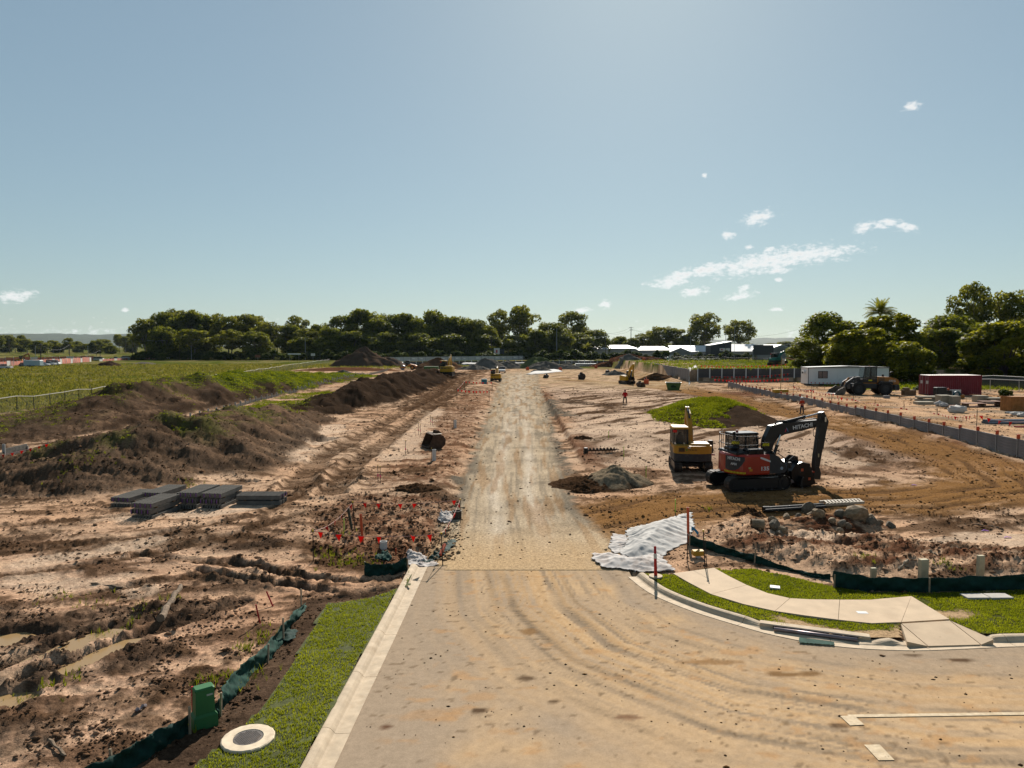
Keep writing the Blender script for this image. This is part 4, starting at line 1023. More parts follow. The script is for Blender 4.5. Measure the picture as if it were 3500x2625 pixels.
# ---- pickets, posts and pegs
def post(name, label, cat, u, v, h, r, m, cap=None, lean=(0, 0), n=8, group=None, square=False, capname='cap', caph=.06):
    g = hit(u, v); root = empty(name, g, 0, label, cat, group)
    top = Vector((lean[0], lean[1], h)); mb = MB()
    if square: mb.box(-r, r, -r, r, -.15, h)
    else: mb.cyl((0, 0, -.15), top, r, n=n)
    mb.build('post', m, root)
    if cap: MB().cyl(top-Vector((0, 0, caph*.3)), top+Vector((0, 0, caph*.7)), r*2.1, r*1.7, n=10).build(capname, cap, root)
    return root, g+top
GP = 'star pickets round the flagged pit'
_, T1 = post('star_picket', 'star picket with yellow cap at the flag corner nearest the short silt fence stakes', 'picket', 1071, 1918, 1.08, .017, M_PICK, M_YCAP)
_, T2 = post('star_picket', 'star picket with yellow cap beside the leaning dark plank and flags', 'picket', 1215, 1821, 1.25, .017, M_PICK, M_YCAP, (-.1, 0))
_, T3 = post('star_picket', 'star picket with yellow cap next to the white bags', 'picket', 1573, 1788, 1.02, .017, M_PICK, M_YCAP)
_, T4 = post('star_picket', 'star picket with yellow cap standing in the crumpled green cloth', 'picket', 1514, 1935, 1.12, .017, M_PICK, M_YCAP, (-.05, 0))
flag_me = MB().add([(-.085, 0, 0), (.085, 0, 0), (.0, .012, -.19), (-.085, .004, 0), (.085, .004, 0), (0, .016, -.19)], [(0, 2, 1), (3, 4, 5), (0, 1, 4, 3), (1, 2, 5, 4), (2, 0, 3, 5)]).mesh('flag', M_FLAG)
def bunting(label, pts, n, sag=.12, size=1.0, skip=(), r=.008, group=None, me=None):
    root = empty('flag_bunting', pts[0], 0, label, 'bunting', group); o0 = Vector(pts[0])
    tot = [(Vector(pts[i+1])-Vector(pts[i])).length for i in range(len(pts)-1)]; T = sum(tot); path = []
    for i in range(len(pts)-1):
        a, b = Vector(pts[i]), Vector(pts[i+1])
        for k in range(9):
            t = k/8; p = a.lerp(b, t); p.z -= sag*4*t*(1-t)*min(1, tot[i]/4); path.append(p-o0)
    MB().tube(path, r, 4).build('cord', M_CORD, root)
    cum = [0]
    for i in range(1, len(path)): cum.append(cum[-1]+(path[i]-path[i-1]).length)
    rr = random.Random(int(T*100)+n)
    for k in range(n):
        if k in skip: continue
        s = (k+.5+rr.uniform(-.18, .18))/n*cum[-1]; j = max(1, next((q for q in range(1, len(cum)) if cum[q] >= s), len(cum)-1))
        t = (s-cum[j-1])/max(1e-6, cum[j]-cum[j-1]); p = path[j-1].lerp(path[j], t); d = path[j]-path[j-1]
        f = link('flag', me or flag_me, None, root, p, (rr.uniform(-.35, .35), rr.uniform(-.2, .2), math.atan2(d.y, d.x)+rr.uniform(-.5, .5))); f.scale = (size,)*3
    return root
bunting('red flag bunting nearest the short silt fence around the clod-filled pit', [T1, T4], 7, .16, 1.35, skip=(4,))
bunting('red flag bunting along the far side of the clod-filled pit', [T2, T3], 6, .12, 1.15, skip=(4,))
bunting('red flag bunting from the leaning plank picket down to the silt fence', [T2, T1], 5, .25, 1.1)
bunting('red flag bunting beside the gravel shoulder at the clod-filled pit', [T3, T4], 4, .15, 1.1)
def pvc(name, label, cat, u, v, h, r, m, lean=(0, 0), open_=True):
    g = hit(u, v); mb = MB()
    if open_: mb.pipe((0, 0, -.15), (lean[0], lean[1], h), r, r*.86, 14)
    else: mb.cyl((0, 0, -.15), (lean[0], lean[1], h), r, n=14)
    return tag(mb.build(name, m, None, g, smooth=False), label, cat)
pvc('pipe_riser', 'tall orange plastic pipe standing in the clod-filled pit', 'pipe', 1240, 1855, 1.12, .048, M_ORPVC, (-.07, 0))
pvc('pipe_riser', 'wide short cream pipe stub in the clod-filled pit', 'pipe', 1311, 1880, .34, .14, M_WHITE)
pvc('pipe_riser', 'thin short orange pipe stub by the short silt fence', 'pipe', 1353, 1894, .22, .03, M_ORPVC)
pvc('pipe_riser', 'tall orange pipe standing through the white sheet', 'pipe', 2353, 1858, 1.42, .05, M_ORPVC, (-.04, 0))
pvc('drum', 'dark open drum beside the white bags', 'drum', 1562, 1773, .36, .2, mat('dark_drum', (.05, .04, .035), .6))
g = hit(1505, 1905); o = MB().pipe((0, 0, .1), (.12, .5, .34), .06, .05).build('plastic_pipe', M_ORPVC, None, g); tag(o, 'pinkish pipe end lying by the picket and green cloth', 'pipe')
g = hit(1203, 1812); o = MB().box(-.05, .05, -.02, .02, 0, .95, Matrix.Rotation(-.16, 4, 'Y')).build('plank', mat('dark_plank', (.06, .065, .05), .8), None, g); tag(o, 'dark plank leaning against the picket at the flagged pit', 'plank')
g = hit(1176, 1815); o = MB().box(-.02, .02, -.015, .015, -.05, .5).build('survey_peg', M_LIME, None, g); tag(o, 'small yellow-green peg beside the leaning dark plank', 'peg')
# red and white bollard on its round pad
g = G(2241, 1972, VZ); bo = empty('bollard', (g.x, g.y, VZ+.0), 0, 'red and white traffic bollard on a round concrete pad in the grass', 'bollard')
MB().cyl((0, 0, -.02), (0, 0, .05), .22, n=24).build('pad', M_CONC, bo)
MB().cyl((0, 0, .05), (-.03, 0, .98), .055, .04, 14).sphere((-.03, 0, .98), .045, 10, 6).build('post', M_REDPAINT, bo, smooth=True)
MB().cyl((-.019, 0, .62), (-.024, 0, .78), .053, .05, 14).build('white_band', M_WHITE, bo)
# pickets and yellow box by the sheet
post('star_picket', 'black star picket in front of the yellow box by the white sheet', 'picket', 2349, 1921, 1.02, .017, M_PICK)
post('star_picket', 'black star picket with yellow cap right of the yellow box', 'picket', 2410, 1942, 1.30, .017, M_PICK, M_YCAP, (-.08, 0))
post('star_picket', 'slim picket paired with the yellow capped one by the yellow box', 'picket', 2418, 1950, 1.1, .012, M_PICK, M_YCAP, (-.1, 0), caph=.03)
g = hit(2386, 1905); yb = empty('meter_box', g, .1, 'yellow valve box raised on a short stem by the white sheet', 'box')
MB().bbox(-.21, .21, -.14, .14, .09, .26, .02).build('lid', mat('yellow_box', (.62, .33, .03), .6, dirt=.1), yb); MB().cyl((0, 0, -.05), (0, 0, .09), .1, n=12).build('stem', M_WHITE, yb)
bunting('short cord with blue tape tied between two pickets by the yellow box', [hit(2349, 1921)+Vector((0, 0, .98)), hit(2410, 1942)+Vector((-.07, 0, 1.1))], 1, .02, .01)
mb = MB(); g = hit(2362, 1885)
o = MB().add([(0, 0, .95), (.12, .02, .9), (.28, 0, .72), (.25, .03, .6), (.1, .02, .8), (.0, 0, .78)], [(0, 1, 4, 5), (1, 2, 3, 4)]).build('tape', mat('blue_tape', (.03, .22, .45), .6), None, g); o.modifiers.new('t', 'SOLIDIFY').thickness = .004; tag(o, 'blue tape hanging at the tall orange pipe', 'tape')
# lime survey pegs, red stakes
for (u, v, h, lab) in ((2308, 1752, .62, 'lime green survey peg at the edge of the tracked mud'), (2208, 1633, .7, 'lime green survey peg right of the gravel pile'), (2132, 1562, .72, 'lime green survey peg beside the rusty auger'), (2080, 1497, .55, 'thin survey peg on the sand beyond the auger')):
    post('survey_peg', lab, 'peg', u, v, h, .02, M_LIME, square=True)
for (u, v, h, lean, lab) in ((940, 2073, .42, (-.28, .1), 'red stake leaning over near the faded silt fence'), (893, 2130, .52, (-.14, 0), 'red stake with black tip leaning in the mud'), (660, 2470, .75, (0, 0), 'maroon stake standing behind the green pillar')):
    post('marker_stake', lab, 'stake', u, v, h, .022, M_REDPAINT, lean=lean)
for (u, v, h, lab) in ((1292, 1650, .95, 'star picket with pink tape, left of a pair on the sand'), (1300, 1652, .9, 'star picket with pink tape, right of a pair on the sand'), (1386, 1556, 1.0, 'single survey picket left of the rusty bucket'), (1430, 1487, 1.05, 'picket with red tape behind the rusty bucket'), (1437, 1488, .9, 'picket beside the red taped one behind the rusty bucket'), (1472, 1452, .9, 'picket pair further along the mulch strip'), (1478, 1455, .8, 'shorter picket of the pair along the mulch strip')):
    rt, tp = post('star_picket', lab, 'picket', u, v, h, .016, M_PICK, M_YCAP, caph=.04)
    MB().box(-.03, .03, -.02, .02, h*.35, h*.5).build('tape', M_PINK, rt)
for (u, v, lab) in ((1484, 1574, 'white pipe riser with picket in front of the rusty bucket'), (1556, 1463, 'white pipe riser with picket on the mulch strip beyond the bucket')):
    g = hit(u, v); rt = empty('pipe_riser', g, 0, lab, 'pipe')
    MB().pipe((0, 0, -.1), (0, 0, .72), .13, .115).build('pipe', M_WHITE, rt); MB().cyl((-.17, .02, -.1), (-.17, .02, .78), .015, n=6).build('picket', M_PICK, rt); MB().sphere((-.17, .02, .8), .03, 8, 5).build('cap', M_YCAP, rt)
# cream square posts behind the right silt fence
for (u, v, w, h, lab) in ((3155, 1975, .14, .62, 'thick cream square post behind the silt fence'), (3350, 1972, .11, .72, 'narrow tall cream post behind the silt fence, further from the white sheet'), (2985, 1978, .09, .36, 'short cream post stub behind the silt fence')):
    g = hit(u, v); o = MB().bbox(-w, w, -w*.6, w*.6, -.2, h, .012).build('timber_post', mat('cream_post', (.60, .52, .34), .7, var=.12, scale=6), None, g, (0, 0, .15)); tag(o, lab, 'post')
for (a, b, w, lab, m) in (((3205, 1855), (3275, 1877), .05, 'dark plank lying flat on the pale sand beyond the silt fence', M_WOODD), ((3072, 1950), (3103, 1918), .06, 'broken pale timber stake leaning on the dirt bank', M_WOOD), ((3175, 1885), (3205, 1902), .04, 'short pale stick on the dirt bank', M_WOOD), ((312, 1998), (418, 2012), .04, 'thin dark stick lying on the sand near the log', M_WOODD), ((464, 2438), (500, 2414), .045, 'short grey pipe offcut lying in the near mud', M_STEEL), ((168, 2535), (225, 2590), .035, 'curved root lying in the near mud', M_WOODD), ((3330, 1795), (3420, 1806), .03, 'thin stick on the sand beside purple tape', M_WOODD), ((2840, 1385+160), (2860, 1555), .05, 'pale timber offcut near the haul road', M_WOOD)):
    p, q = hit(*a), hit(*b); d = q-p; mb = MB(); k = 6
    pts = [p.lerp(q, i/k)-p+Vector((0, 0, .04+.02*math.sin(i*2.1))) for i in range(k+1)]
    o = mb.tube(pts, [w*(.8+.3*math.sin(i*1.7)) for i in range(k+1)], 6).build('stick', m, None, p); tag(o, lab, 'stick')
p, q = hit(617, 2014), hit(548, 2126)
pts = [p.lerp(q, i/12)-p+Vector((.03*math.sin(i*1.3), 0, .10+.02*math.cos(i*2))) for i in range(13)]
o = MB().tube(pts, [.06+.045*i/12+.012*math.sin(i*2.3) for i in range(13)], 10).build('log', M_WOODD, None, p); tag(o, 'weathered grey log lying in the churned mud', 'log')

# ---- green service pillar
g = G(690, 2498, .0); pil = empty('service_pillar', (g.x-.05, g.y+.22, zt(g.x, g.y+.2)), R(38), 'green plastic service pillar with white label between two silt fences', 'pillar')
M_PGREEN = mat('pillar_green', (.035, .17, .055), .55, var=.08, scale=3, dirt=.08)
MB().box(-.235, .235, -.17, .17, -.1, .22, taper=(.97, .95)).box(-.225, .225, -.16, .16, .22, .27, taper=(.82, .82)).build('base', M_PGREEN, pil)
MB().box(-.185, .185, -.125, .125, .25, .74, taper=(.95, .95)).build('cabinet', M_PGREEN, pil)
MB().bbox(-.19, .19, -.13, .13, .735, .79, .03).build('cap', M_PGREEN, pil)
MB().box(.03, .15, -.1265, -.122, .62, .655).build('label_plate', mat('grey_label', (.42, .47, .42), .5), pil)
# ---- manhole
mh = empty('manhole', (MANH.x, MANH.y, VZ), .3, 'round cast iron manhole lid in a concrete ring on the grass', 'manhole')
mb = MB(); n = 40; vs = []
for (r_, z_) in ((MANH_R, -.08), (MANH_R, .02), (MANH_R-.02, .035), (.285, .035), (.275, .02), (.275, -.05)):
    for i in range(n): a = 2*math.pi*i/n; w_ = 1+(.012*math.sin(i*2.7) if r_ > .4 else 0); vs.append((math.cos(a)*r_*w_, math.sin(a)*r_*w_, z_))
mb.add(vs, [(k*n+i, k*n+(i+1) % n, (k+1)*n+(i+1) % n, (k+1)*n+i) for k in range(5) for i in range(n)]); mb.build('concrete_ring', mat('manhole_concrete', (.85, .70, .50), .85, var=.15, scale=6, dirt=.25), mh)
M_IRON = mat('cast_iron', (.13, .115, .105), .55, .6, var=.2, scale=12, dirt=.2)
lid = MB().cyl((0, 0, -.04), (0, 0, .026), .27, n=36).build('lid', M_IRON, mh)
mb = MB()
for i in range(-6, 7):
    for j in range(-6, 7):
        x, y = i*.038+(.019 if j % 2 else 0), j*.038
        if x*x+y*y < .235**2: mb.box(x-.013, x+.013, y-.006, y+.006, .026, .032)
mb.build('tread_bars', M_IRON, lid)['kind'] = 'stuff'
# ---- service lids in the right verge
for (u, v, w, d, rz, lab) in ((2649, 2006, .30, .26, -.35, 'small white service lid in the grass beside the footpath curve'), (2947, 2093, .3, .2, -.05, 'pale stamped plate set in the concrete footpath')):
    g = G(u, v, VZ+.02); o = MB().bbox(-w/2, w/2, -d/2, d/2, -.03, .022 if w < .3 or v > 2050 else .03, .01).build('service_lid', M_WHITE, None, (g.x, g.y, VZ+.0), (0, 0, rz)); tag(o, lab, 'lid')
for (u, lab) in ((3332, 'pale concrete service lid in the grass nearer the footpath'), (3412, 'pale concrete service lid in the grass with the post shadow across it')):
    g = G(u, 2037, VZ+.02); o = MB().bbox(-.34, .34, -.2, .2, -.03, .04, .012).build('service_lid', mat('lid_concrete', (.52, .48, .42), .8), None, (g.x, g.y, VZ), (0, 0, .03)); tag(o, lab, 'lid')

# ---- concrete sleepers in strapped bundles
M_SLEEP = mat('grey_sleeper', (.19, .178, .16), .9, var=.22, scale=5, bump=.35, bscale=60, spec=0)
M_STRAP = mat('purple_mark', (.24, .07, .34), .6)
SL, SH, ST = 2.05, .20, .068
sl_me = MB().bbox(-ST/2, ST/2, -SL/2, SL/2, 0, SH, .008).mesh('sleeper', M_SLEEP)
mk_me = MB().box(-.02, .02, -SL/2-.003, -SL/2+.0, .02, SH-.02).mesh('paint_mark', M_STRAP)
brr = random.Random(4)
def bundle(label, p, rz, z, n, marks, shift=0):
    root = empty('sleeper_bundle', (p[0], p[1], z), rz, label, 'sleeper bundle', 'grey concrete sleeper bundles stacked on the sand')
    for i in range(n):
        s = link('sleeper', sl_me, None, root, ((i-(n-1)/2)*.125+shift+brr.uniform(-.006, .006), brr.uniform(-.03, .03), 0))
        if marks and i % 2 == marks % 2: link('paint_mark', mk_me, None, s)
    if z > zt(p[0], p[1])+.1:
        for yy in (-SL*.3, SL*.3): MB().box(-n*.057, n*.057, yy-.04, yy+.04, -.07, 0).build('bearer', M_WOODD, root)
ordn = ('bottom', 'middle', 'top')
def stack(nearleft, rz, layers, name, n=8, F90=False):
    c = Vector(nearleft).to_2d(); z = zt(c.x, c.y)+.0
    wv = Vector((math.cos(rz), math.sin(rz))); lv = Vector((-math.sin(rz), math.cos(rz)))
    ce = c+wv*(n*.059)+lv*(SL/2) if not F90 else c
    z = float(np.min(terrain(np.array([ce.x-.5, ce.x+.5, ce.x, ce.x]), np.array([ce.y, ce.y, ce.y-.9, ce.y+.9]), False)))-.0
    for k in range(layers):
        where = {0: 'bottom', layers-1: 'top'}.get(k, 'middle')
        bundle(f'{where} bundle of grey concrete sleepers in {name}', (ce.x, ce.y), rz, z+k*.272, n if k else n, 1 if k == layers-1 else (2 if k == 1 else 0), (0 if k != 1 else -.05))
stack(G(381, 1746), R(-9), 2, 'the two-high stack touching the soil bank')
stack((-17.5, 33.4), R(-8), 2, 'the low stack behind the foremost stack')
stack(G(451, 1787), R(-8), 3, 'the three-high stack with the longest shadow on sand')
stack(G(606, 1753), R(-6), 3, 'the three-high stack between two other stacks of three')
stack(G(689, 1754), R(-6), 3, 'the three-high stack beside the crosswise stack')
stack((-11.85, 33.3), R(90), 2, 'the two-high stack laid crosswise to the others', F90=True)

# ---- rocks, pipes and slotted panel in the spoil heap
M_ROCK = mat('sandstone_rock', (.30, .22, .135), .9, var=.4, scale=3.5, bump=.6, bscale=14)
M_ROCKD = mat('grey_rock', (.19, .155, .11), .9, var=.35, scale=3.5, bump=.6, bscale=14)
def rock_mesh(seed, m):
    bm = bmesh.new(); bmesh.ops.create_icosphere(bm, subdivisions=2, radius=1); r = random.Random(seed)
    pl = [(Vector((r.uniform(-1, 1), r.uniform(-1, 1), r.uniform(-1, 1))).normalized(), r.uniform(.55, .85)) for _ in range(9)]
    for v in bm.verts:
        for nrm, d in pl:
            k = v.co.dot(nrm)
            if k > d: v.co -= nrm*(k-d)*.85
        v.co *= 1+.05*math.sin(v.co.x*5+seed)*math.cos(v.co.y*4)
    me = bpy.data.meshes.new('rock'); bm.to_mesh(me); bm.free(); me.materials.append(m); return me
rk = [rock_mesh(i, M_ROCK if i % 3 else M_ROCKD) for i in range(7)]
RK = [(1555, 1080, 72, 'large pointed brown rock at the top of the spoil heap'), (1592, 1135, 52, 'mossy grey rock just below the large pointed rock'), (1650, 1195, 62, 'smooth tan boulder beside the white rag in the spoil heap'), (1850, 1195, 52, 'brown rock right of the white rag under the slotted panel'), (1780, 1245, 36, 'small tan rock below the white rag'), (1850, 1295, 42, 'pale brown rock at the foot of the spoil heap'), (1875, 1262, 44, 'brown rock above the one at the foot of the spoil heap'),
      (1242, 1258, 56, 'grey flat-topped rock near the concrete pipe stub'), (1305, 1275, 46, 'broken grey rock right of the flat-topped one'), (1220, 1200, 40, 'dark rock behind the flat-topped one'), (1285, 1318, 38, 'low grey rock in front of the flat-topped one'), (2000, 1205, 105, 'very large dark rock below the slotted panel'), (2150, 1165, 38, 'tan rock beneath the right end of the slotted panel'), (2150, 1232, 52, 'tan boulder right of the very large dark rock'), (2185, 1240, 40, 'orange brown rock at the right of the spoil heap'), (1345, 1195, 38, 'dark grey rock in the left part of the spoil heap'), (1590, 1285, 30, 'small brown rock on the sand below the spoil heap'), (1460, 1150, 34, 'small grey rock left of the mossy rock'), (2060, 1130, 34, 'brown rock partly under the slotted panel'), (2230, 1215, 30, 'small pale rock past the orange brown rock'), (1935, 1275, 36, 'dark low rock between the heap foot and the very large rock'), (2330, 1235, 48, 'tan rock lying alone at the right end of the spoil heap')]
# spoil under the rocks
def pile(name, label, cat, c, rx, ry, h, colf, rz=0, seed=1, rough=.08, sharp=1.0, n=72, m=None, kind=None, fine=.22):
    rr_ = np.linspace(0, 1, max(10, n//2)); a = np.linspace(0, 2*math.pi, n, endpoint=False)
    RR, AA = np.meshgrid(rr_, a, indexing='ij'); X = RR*np.cos(AA)*rx; Y = RR*np.sin(AA)*ry
    cr, sr = math.cos(rz), math.sin(rz); WX = c[0]+X*cr-Y*sr; WY = c[1]+X*sr+Y*cr
    warp = 1+.22*fbm(np.cos(AA)*1.4+seed, np.sin(AA)*1.4, 3, seed)
    WX = c[0]+(WX-c[0])*warp; WY = c[1]+(WY-c[1])*warp
    prof = np.clip(1-RR**(1.25*sharp), 0, 1)
    z = h*prof*(1+.25*fbm(WX/(rx*.45), WY/(ry*.45), 3, seed+5))+rough*(billow(WX/fine, WY/fine, 3, seed+9)-.2)*sm(1.0, .8, RR)*2
    tz = terrain(WX.ravel(), WY.ravel(), False).reshape(WX.shape)
    z0 = zt(c[0], c[1]); z = np.where(RR > .995, tz-.06, z+tz*(RR)+(z0)*(1-RR)-.02*RR)
    V = np.stack([WX.ravel()-c[0], WY.ravel()-c[1], z.ravel()-z0], 1); na_ = n; k = len(rr_)
    idx = np.arange(k*na_).reshape(k, na_); nx2 = np.roll(idx, -1, 1)
    F = np.stack([idx[:-1].ravel(), idx[1:].ravel(), nx2[1:].ravel(), nx2[:-1].ravel()], 1)
    C = colf(WX.ravel(), WY.ravel(), z.ravel()-z0, RR.ravel()); C = np.concatenate([np.clip(C*ALBG, .008, .8), np.full((len(C), 1), .9)], 1)
    o = link(name, npmesh(name, V, F, m or M_SOIL, C, smooth=True), loc=(c[0], c[1], z0))
    return tag(o, label, cat, kind=kind)
def flatc(c, v=.25, s=.7): 
    c = np.array(c)
    return lambda x, y, z, r: c*(1+v*fbm(x/s, y/s, 3, 17)[:, None])
c8 = lambda a, b: (2200+a/2.765, 1350+b/2.765)
pc = hit(*c8(1700, 1235))
def spoilcol(x, y, z, r):
    c = np.tile(C_RED*.8, (len(x), 1)); return mixc_(c*(1+.4*fbm(x/.5, y/.5, 3, 5)[:, None]), C_SAND*.8, sm(.0, .5, fbm(x/.8, y/.8, 3, 6)))
pile('spoil_heap', 'low heap of red brown spoil holding the rocks', 'soil heap', (pc.x+.2, pc.y+.2), 2.6, 1.25, .36, spoilcol, 0, 71, .10)
for i, (a, b, r_, lab) in enumerate(RK):
    u, v = c8(a, b); g = hit(u, v+r_/2.765*.3); s = r_/2.765*g.y/FPX*1.18
    hgt = .30*max(0, 1-((g.x-pc.x-.2)/2.6)**2-((g.y-pc.y-.2)/1.25)**2)
    o = link('rock', rk[i % 7], None, None, (g.x, g.y, g.z+hgt+s*.35), (random.uniform(0, 3), random.uniform(-.4, .4), random.uniform(0, 6))); o.scale = (s*random.uniform(.95, 1.15), s*random.uniform(.9, 1.1), s*random.uniform(.7, .9)); tag(o, lab, 'rock')
o = crumple('rag', 'white plastic rag caught between the tan boulders', 'rag', [c8(1705, 1190), c8(1760, 1150), c8(1800, 1200), c8(1760, 1235)], .22, M_GEO2, 81, step=.04, freq=1.7)
g0, g1 = hit(*c8(1150, 1118)), hit(*c8(1510, 1098)); d = (g1-g0)
M_BLKP = mat('black_pipe', (.018, .018, .018), .4, var=.1)
for k, (dy, r_, lab) in enumerate(((.28, .11, 'thick black pipe with flared end lying behind the rocks'), (.0, .07, 'thinner black pipe lying in front of the thick one'))):
    mb = MB().pipe(Vector((0, dy, .1)), Vector((d.x*1.6, d.y*1.6+dy, .12)), r_, r_*.85)
    if k == 0: mb.pipe(Vector((-.02, dy, .1)), Vector((.3, dy, .1)), r_*1.25, r_*.9)
    tag(mb.build('drain_pipe', M_BLKP, None, g0+Vector((0, 0, .02)), smooth=False), lab, 'pipe')
g = hit(*c8(1080, 1265)); o = MB().pipe((-.26, 0, .2), (.22, .05, .17), .2, .16).build('concrete_pipe', M_ROCK, None, g, (0, 0, -.2)); tag(o, 'broken tan concrete pipe stub left of the rocks', 'pipe')
# slotted panel (white slats in a frame) resting over the heap
pa, pb = hit(*c8(1745, 1150)), hit(*c8(2105, 1150)); L_ = (pb-pa).length
sp = empty('slotted_panel', (pa.x, pa.y+.25, pa.z+.52), math.atan2(pb.y-pa.y, pb.x-pa.x), 'pale slatted panel lying across the top of the rock heap', 'panel')
M_SLAT = mat('pale_slat', (.44, .38, .29), .7, var=.15, scale=6)
for y_ in (0, .55): MB().box(0, L_, y_-.05, y_+.05, -.09, .02, Matrix.Rotation(-.03, 4, 'Y')).build('rail', M_SLAT, sp)
slm = MB().box(-.045, .045, -.03, .6, .022, .045).mesh('slat', M_SLAT)
for i in range(11): link('slat', slm, None, sp, (.08+i*(L_-.16)/10, 0, .03*(i/10)), (0, 0, -.28))
# ---- small clay fragments, purple tapes
for (u, v, lab) in ((3355, 1817, 'scrap of purple tape on the pale sand, nearer the plank'), (3432, 1840, 'scrap of purple tape on the pale sand by the frame edge'), (3115, 1660, 'scrap of purple tape in the haul road bend')):
    g = hit(u, v); o = MB().add([(0, 0, .03), (.14, .04, .05), (.3, 0, .02), (.31, .05, .03), (.15, .1, .06), (.02, .05, .02)], [(0, 1, 4, 5), (1, 2, 3, 4)]).build('tape', mat('purple_tape', (.38, .13, .55), .6), None, g); o.modifiers.new('t', 'SOLIDIFY').thickness = .006; tag(o, lab, 'tape')

# ---- near gravel pile and soil around it
gp = Vector((5.65, 39.3))
def soilc(x, y, z, r): return np.tile(C_MUD*.8, (len(x), 1))*(1+.45*fbm(x/.4, y/.4, 3, 3)[:, None])
pile('soil_heap', 'dark brown soil pushed up around the grey gravel pile', 'soil heap', (gp.x-1.0, gp.y-.35), 2.8, 1.9, .42, soilc, .1, 75, .16)
def gravc(x, y, z, r):
    c = np.tile(np.array((.215, .165, .108)), (len(x), 1))*(1+.25*fbm(x/.25, y/.25, 3, 8)[:, None]); return mixc_(c, C_MUD*.8, sm(.8, .95, r+.12*fbm(x/.6, y/.6, 2, 4))*.8)
pile('gravel_pile', 'grey crushed gravel pile beside the gravel road, brown soil at its foot', 'gravel pile', gp, 2.05, 2.0, .98, gravc, 0, 79, .03, 1.0, 80, fine=.12)
for (u, v, rx, h, lab) in ((1995, 1760-260, .8, .22, 'low clump of dark soil by the trench edge'), (1425, 1675, 1.3, .25, 'clump of dark root soil on the sand right of the paired pickets'), (2560, 1760, .8, .28, 'dark soil clump beside the white sheet top'), (2000, 1680, .9, .25, 'loose brown soil at the gravel shoulder')):
    g = hit(u, v); pile('soil_clump', lab, 'soil heap', (g.x, g.y), rx, rx*.7, h, soilc, 0, int(u), .16, n=40)
# ---- big soil heap with weeds
def heapc(x, y, z, r): return np.tile(C_DARK*1.15, (len(x), 1))*(1+.4*fbm(x/.9, y/.9, 3, 23)[:, None])
HC = (20.9, 74.0)
heap = pile('soil_heap', 'large soil heap overgrown with bright green weeds, bare dark soil on one flank', 'soil heap', HC, 6.0, 13.0, 1.65, heapc, R(-9), 83, .10, 1.15, 110, fine=.5)
hv = np.empty(len(heap.data.vertices)*3, dtype=np.float32); heap.data.vertices.foreach_get('co', hv); hv = hv.reshape(-1, 3)+np.array(heap.location)
r_ = np.random.default_rng(3); k = r_.integers(0, len(hv), 9000); j = np.clip(k+r_.integers(0, 2, len(k)), 0, len(hv)-1)
P = hv[k]+r_.normal(0, .16, (len(k), 3))*np.array((1, 1.2, .1))
side = (P[:, 0]-HC[0])*.8-(P[:, 1]-HC[1])*.30+.9*fbm(P[:, 0]/2, P[:, 1]/2, 3, 27)*2
P = P[(side < 1.6)|((P[:, 1] > 70) & (P[:, 2] > .8) & (side < 3.2))]
blades('weeds', P, .19, .09, M_WEED, 91, lean=1.2, per=6, label='bright green weeds covering the large soil heap')
# ================================================================== MACHINES
M_TRACK = mat('track_steel', (.045, .038, .032), .65, .3, var=.3, scale=6, dirt=.42, dirt_col=(.19, .12, .075))
M_BLACK = mat('machine_black', (.014, .014, .015), .42, var=.15, scale=4, dirt=.03, dirt_col=(.08, .06, .04), spec=.3)
M_GLOSSB = mat('gloss_black', (.010, .010, .011), .28, var=.1)
M_RED = mat('machine_red', (.42, .035, .016), .35, var=.10, scale=2, dirt=.10, dirt_col=(.26, .12, .06), coat=.3)
M_YEL = mat('machine_yellow', (.56, .27, .025), .5, var=.12, scale=2, dirt=.16)
M_YELK = mat('bright_machine_yellow', (.66, .36, .02), .45, var=.1, scale=2, dirt=.14)
M_GREYP = mat('dark_grey_panel', (.045, .045, .048), .55, var=.1, dirt=.15)
M_CHROME = mat('chrome_rod', (.6, .6, .6), .2, 1.0, var=.05)
M_BUCK = mat('bucket_steel', (.045, .036, .030), .6, .3, var=.3, scale=4, dirt=.35, dirt_col=(.16, .10, .065))
M_RUST = mat('rusty_steel', (.11, .062, .038), .8, .2, var=.4, scale=4, dirt=.4, dirt_col=(.20, .12, .075))
M_GLASS = glassmat('cab_glass')
M_WHITEP = mat('white_marking', (.75, .75, .74), .5, var=.04)
M_SIGNY = mat('yellow_marking', (.85, .75, .02), .5, var=.04)
M_RUBBER = mat('tyre_rubber', (.022, .021, .02), .85, var=.2, scale=8, dirt=.35, dirt_col=(.14, .10, .07))
M_LIGHTR = mat('red_lamp', (.75, .03, .02), .3)
M_SEATB = mat('seat_fabric', (.03, .03, .032), .8)

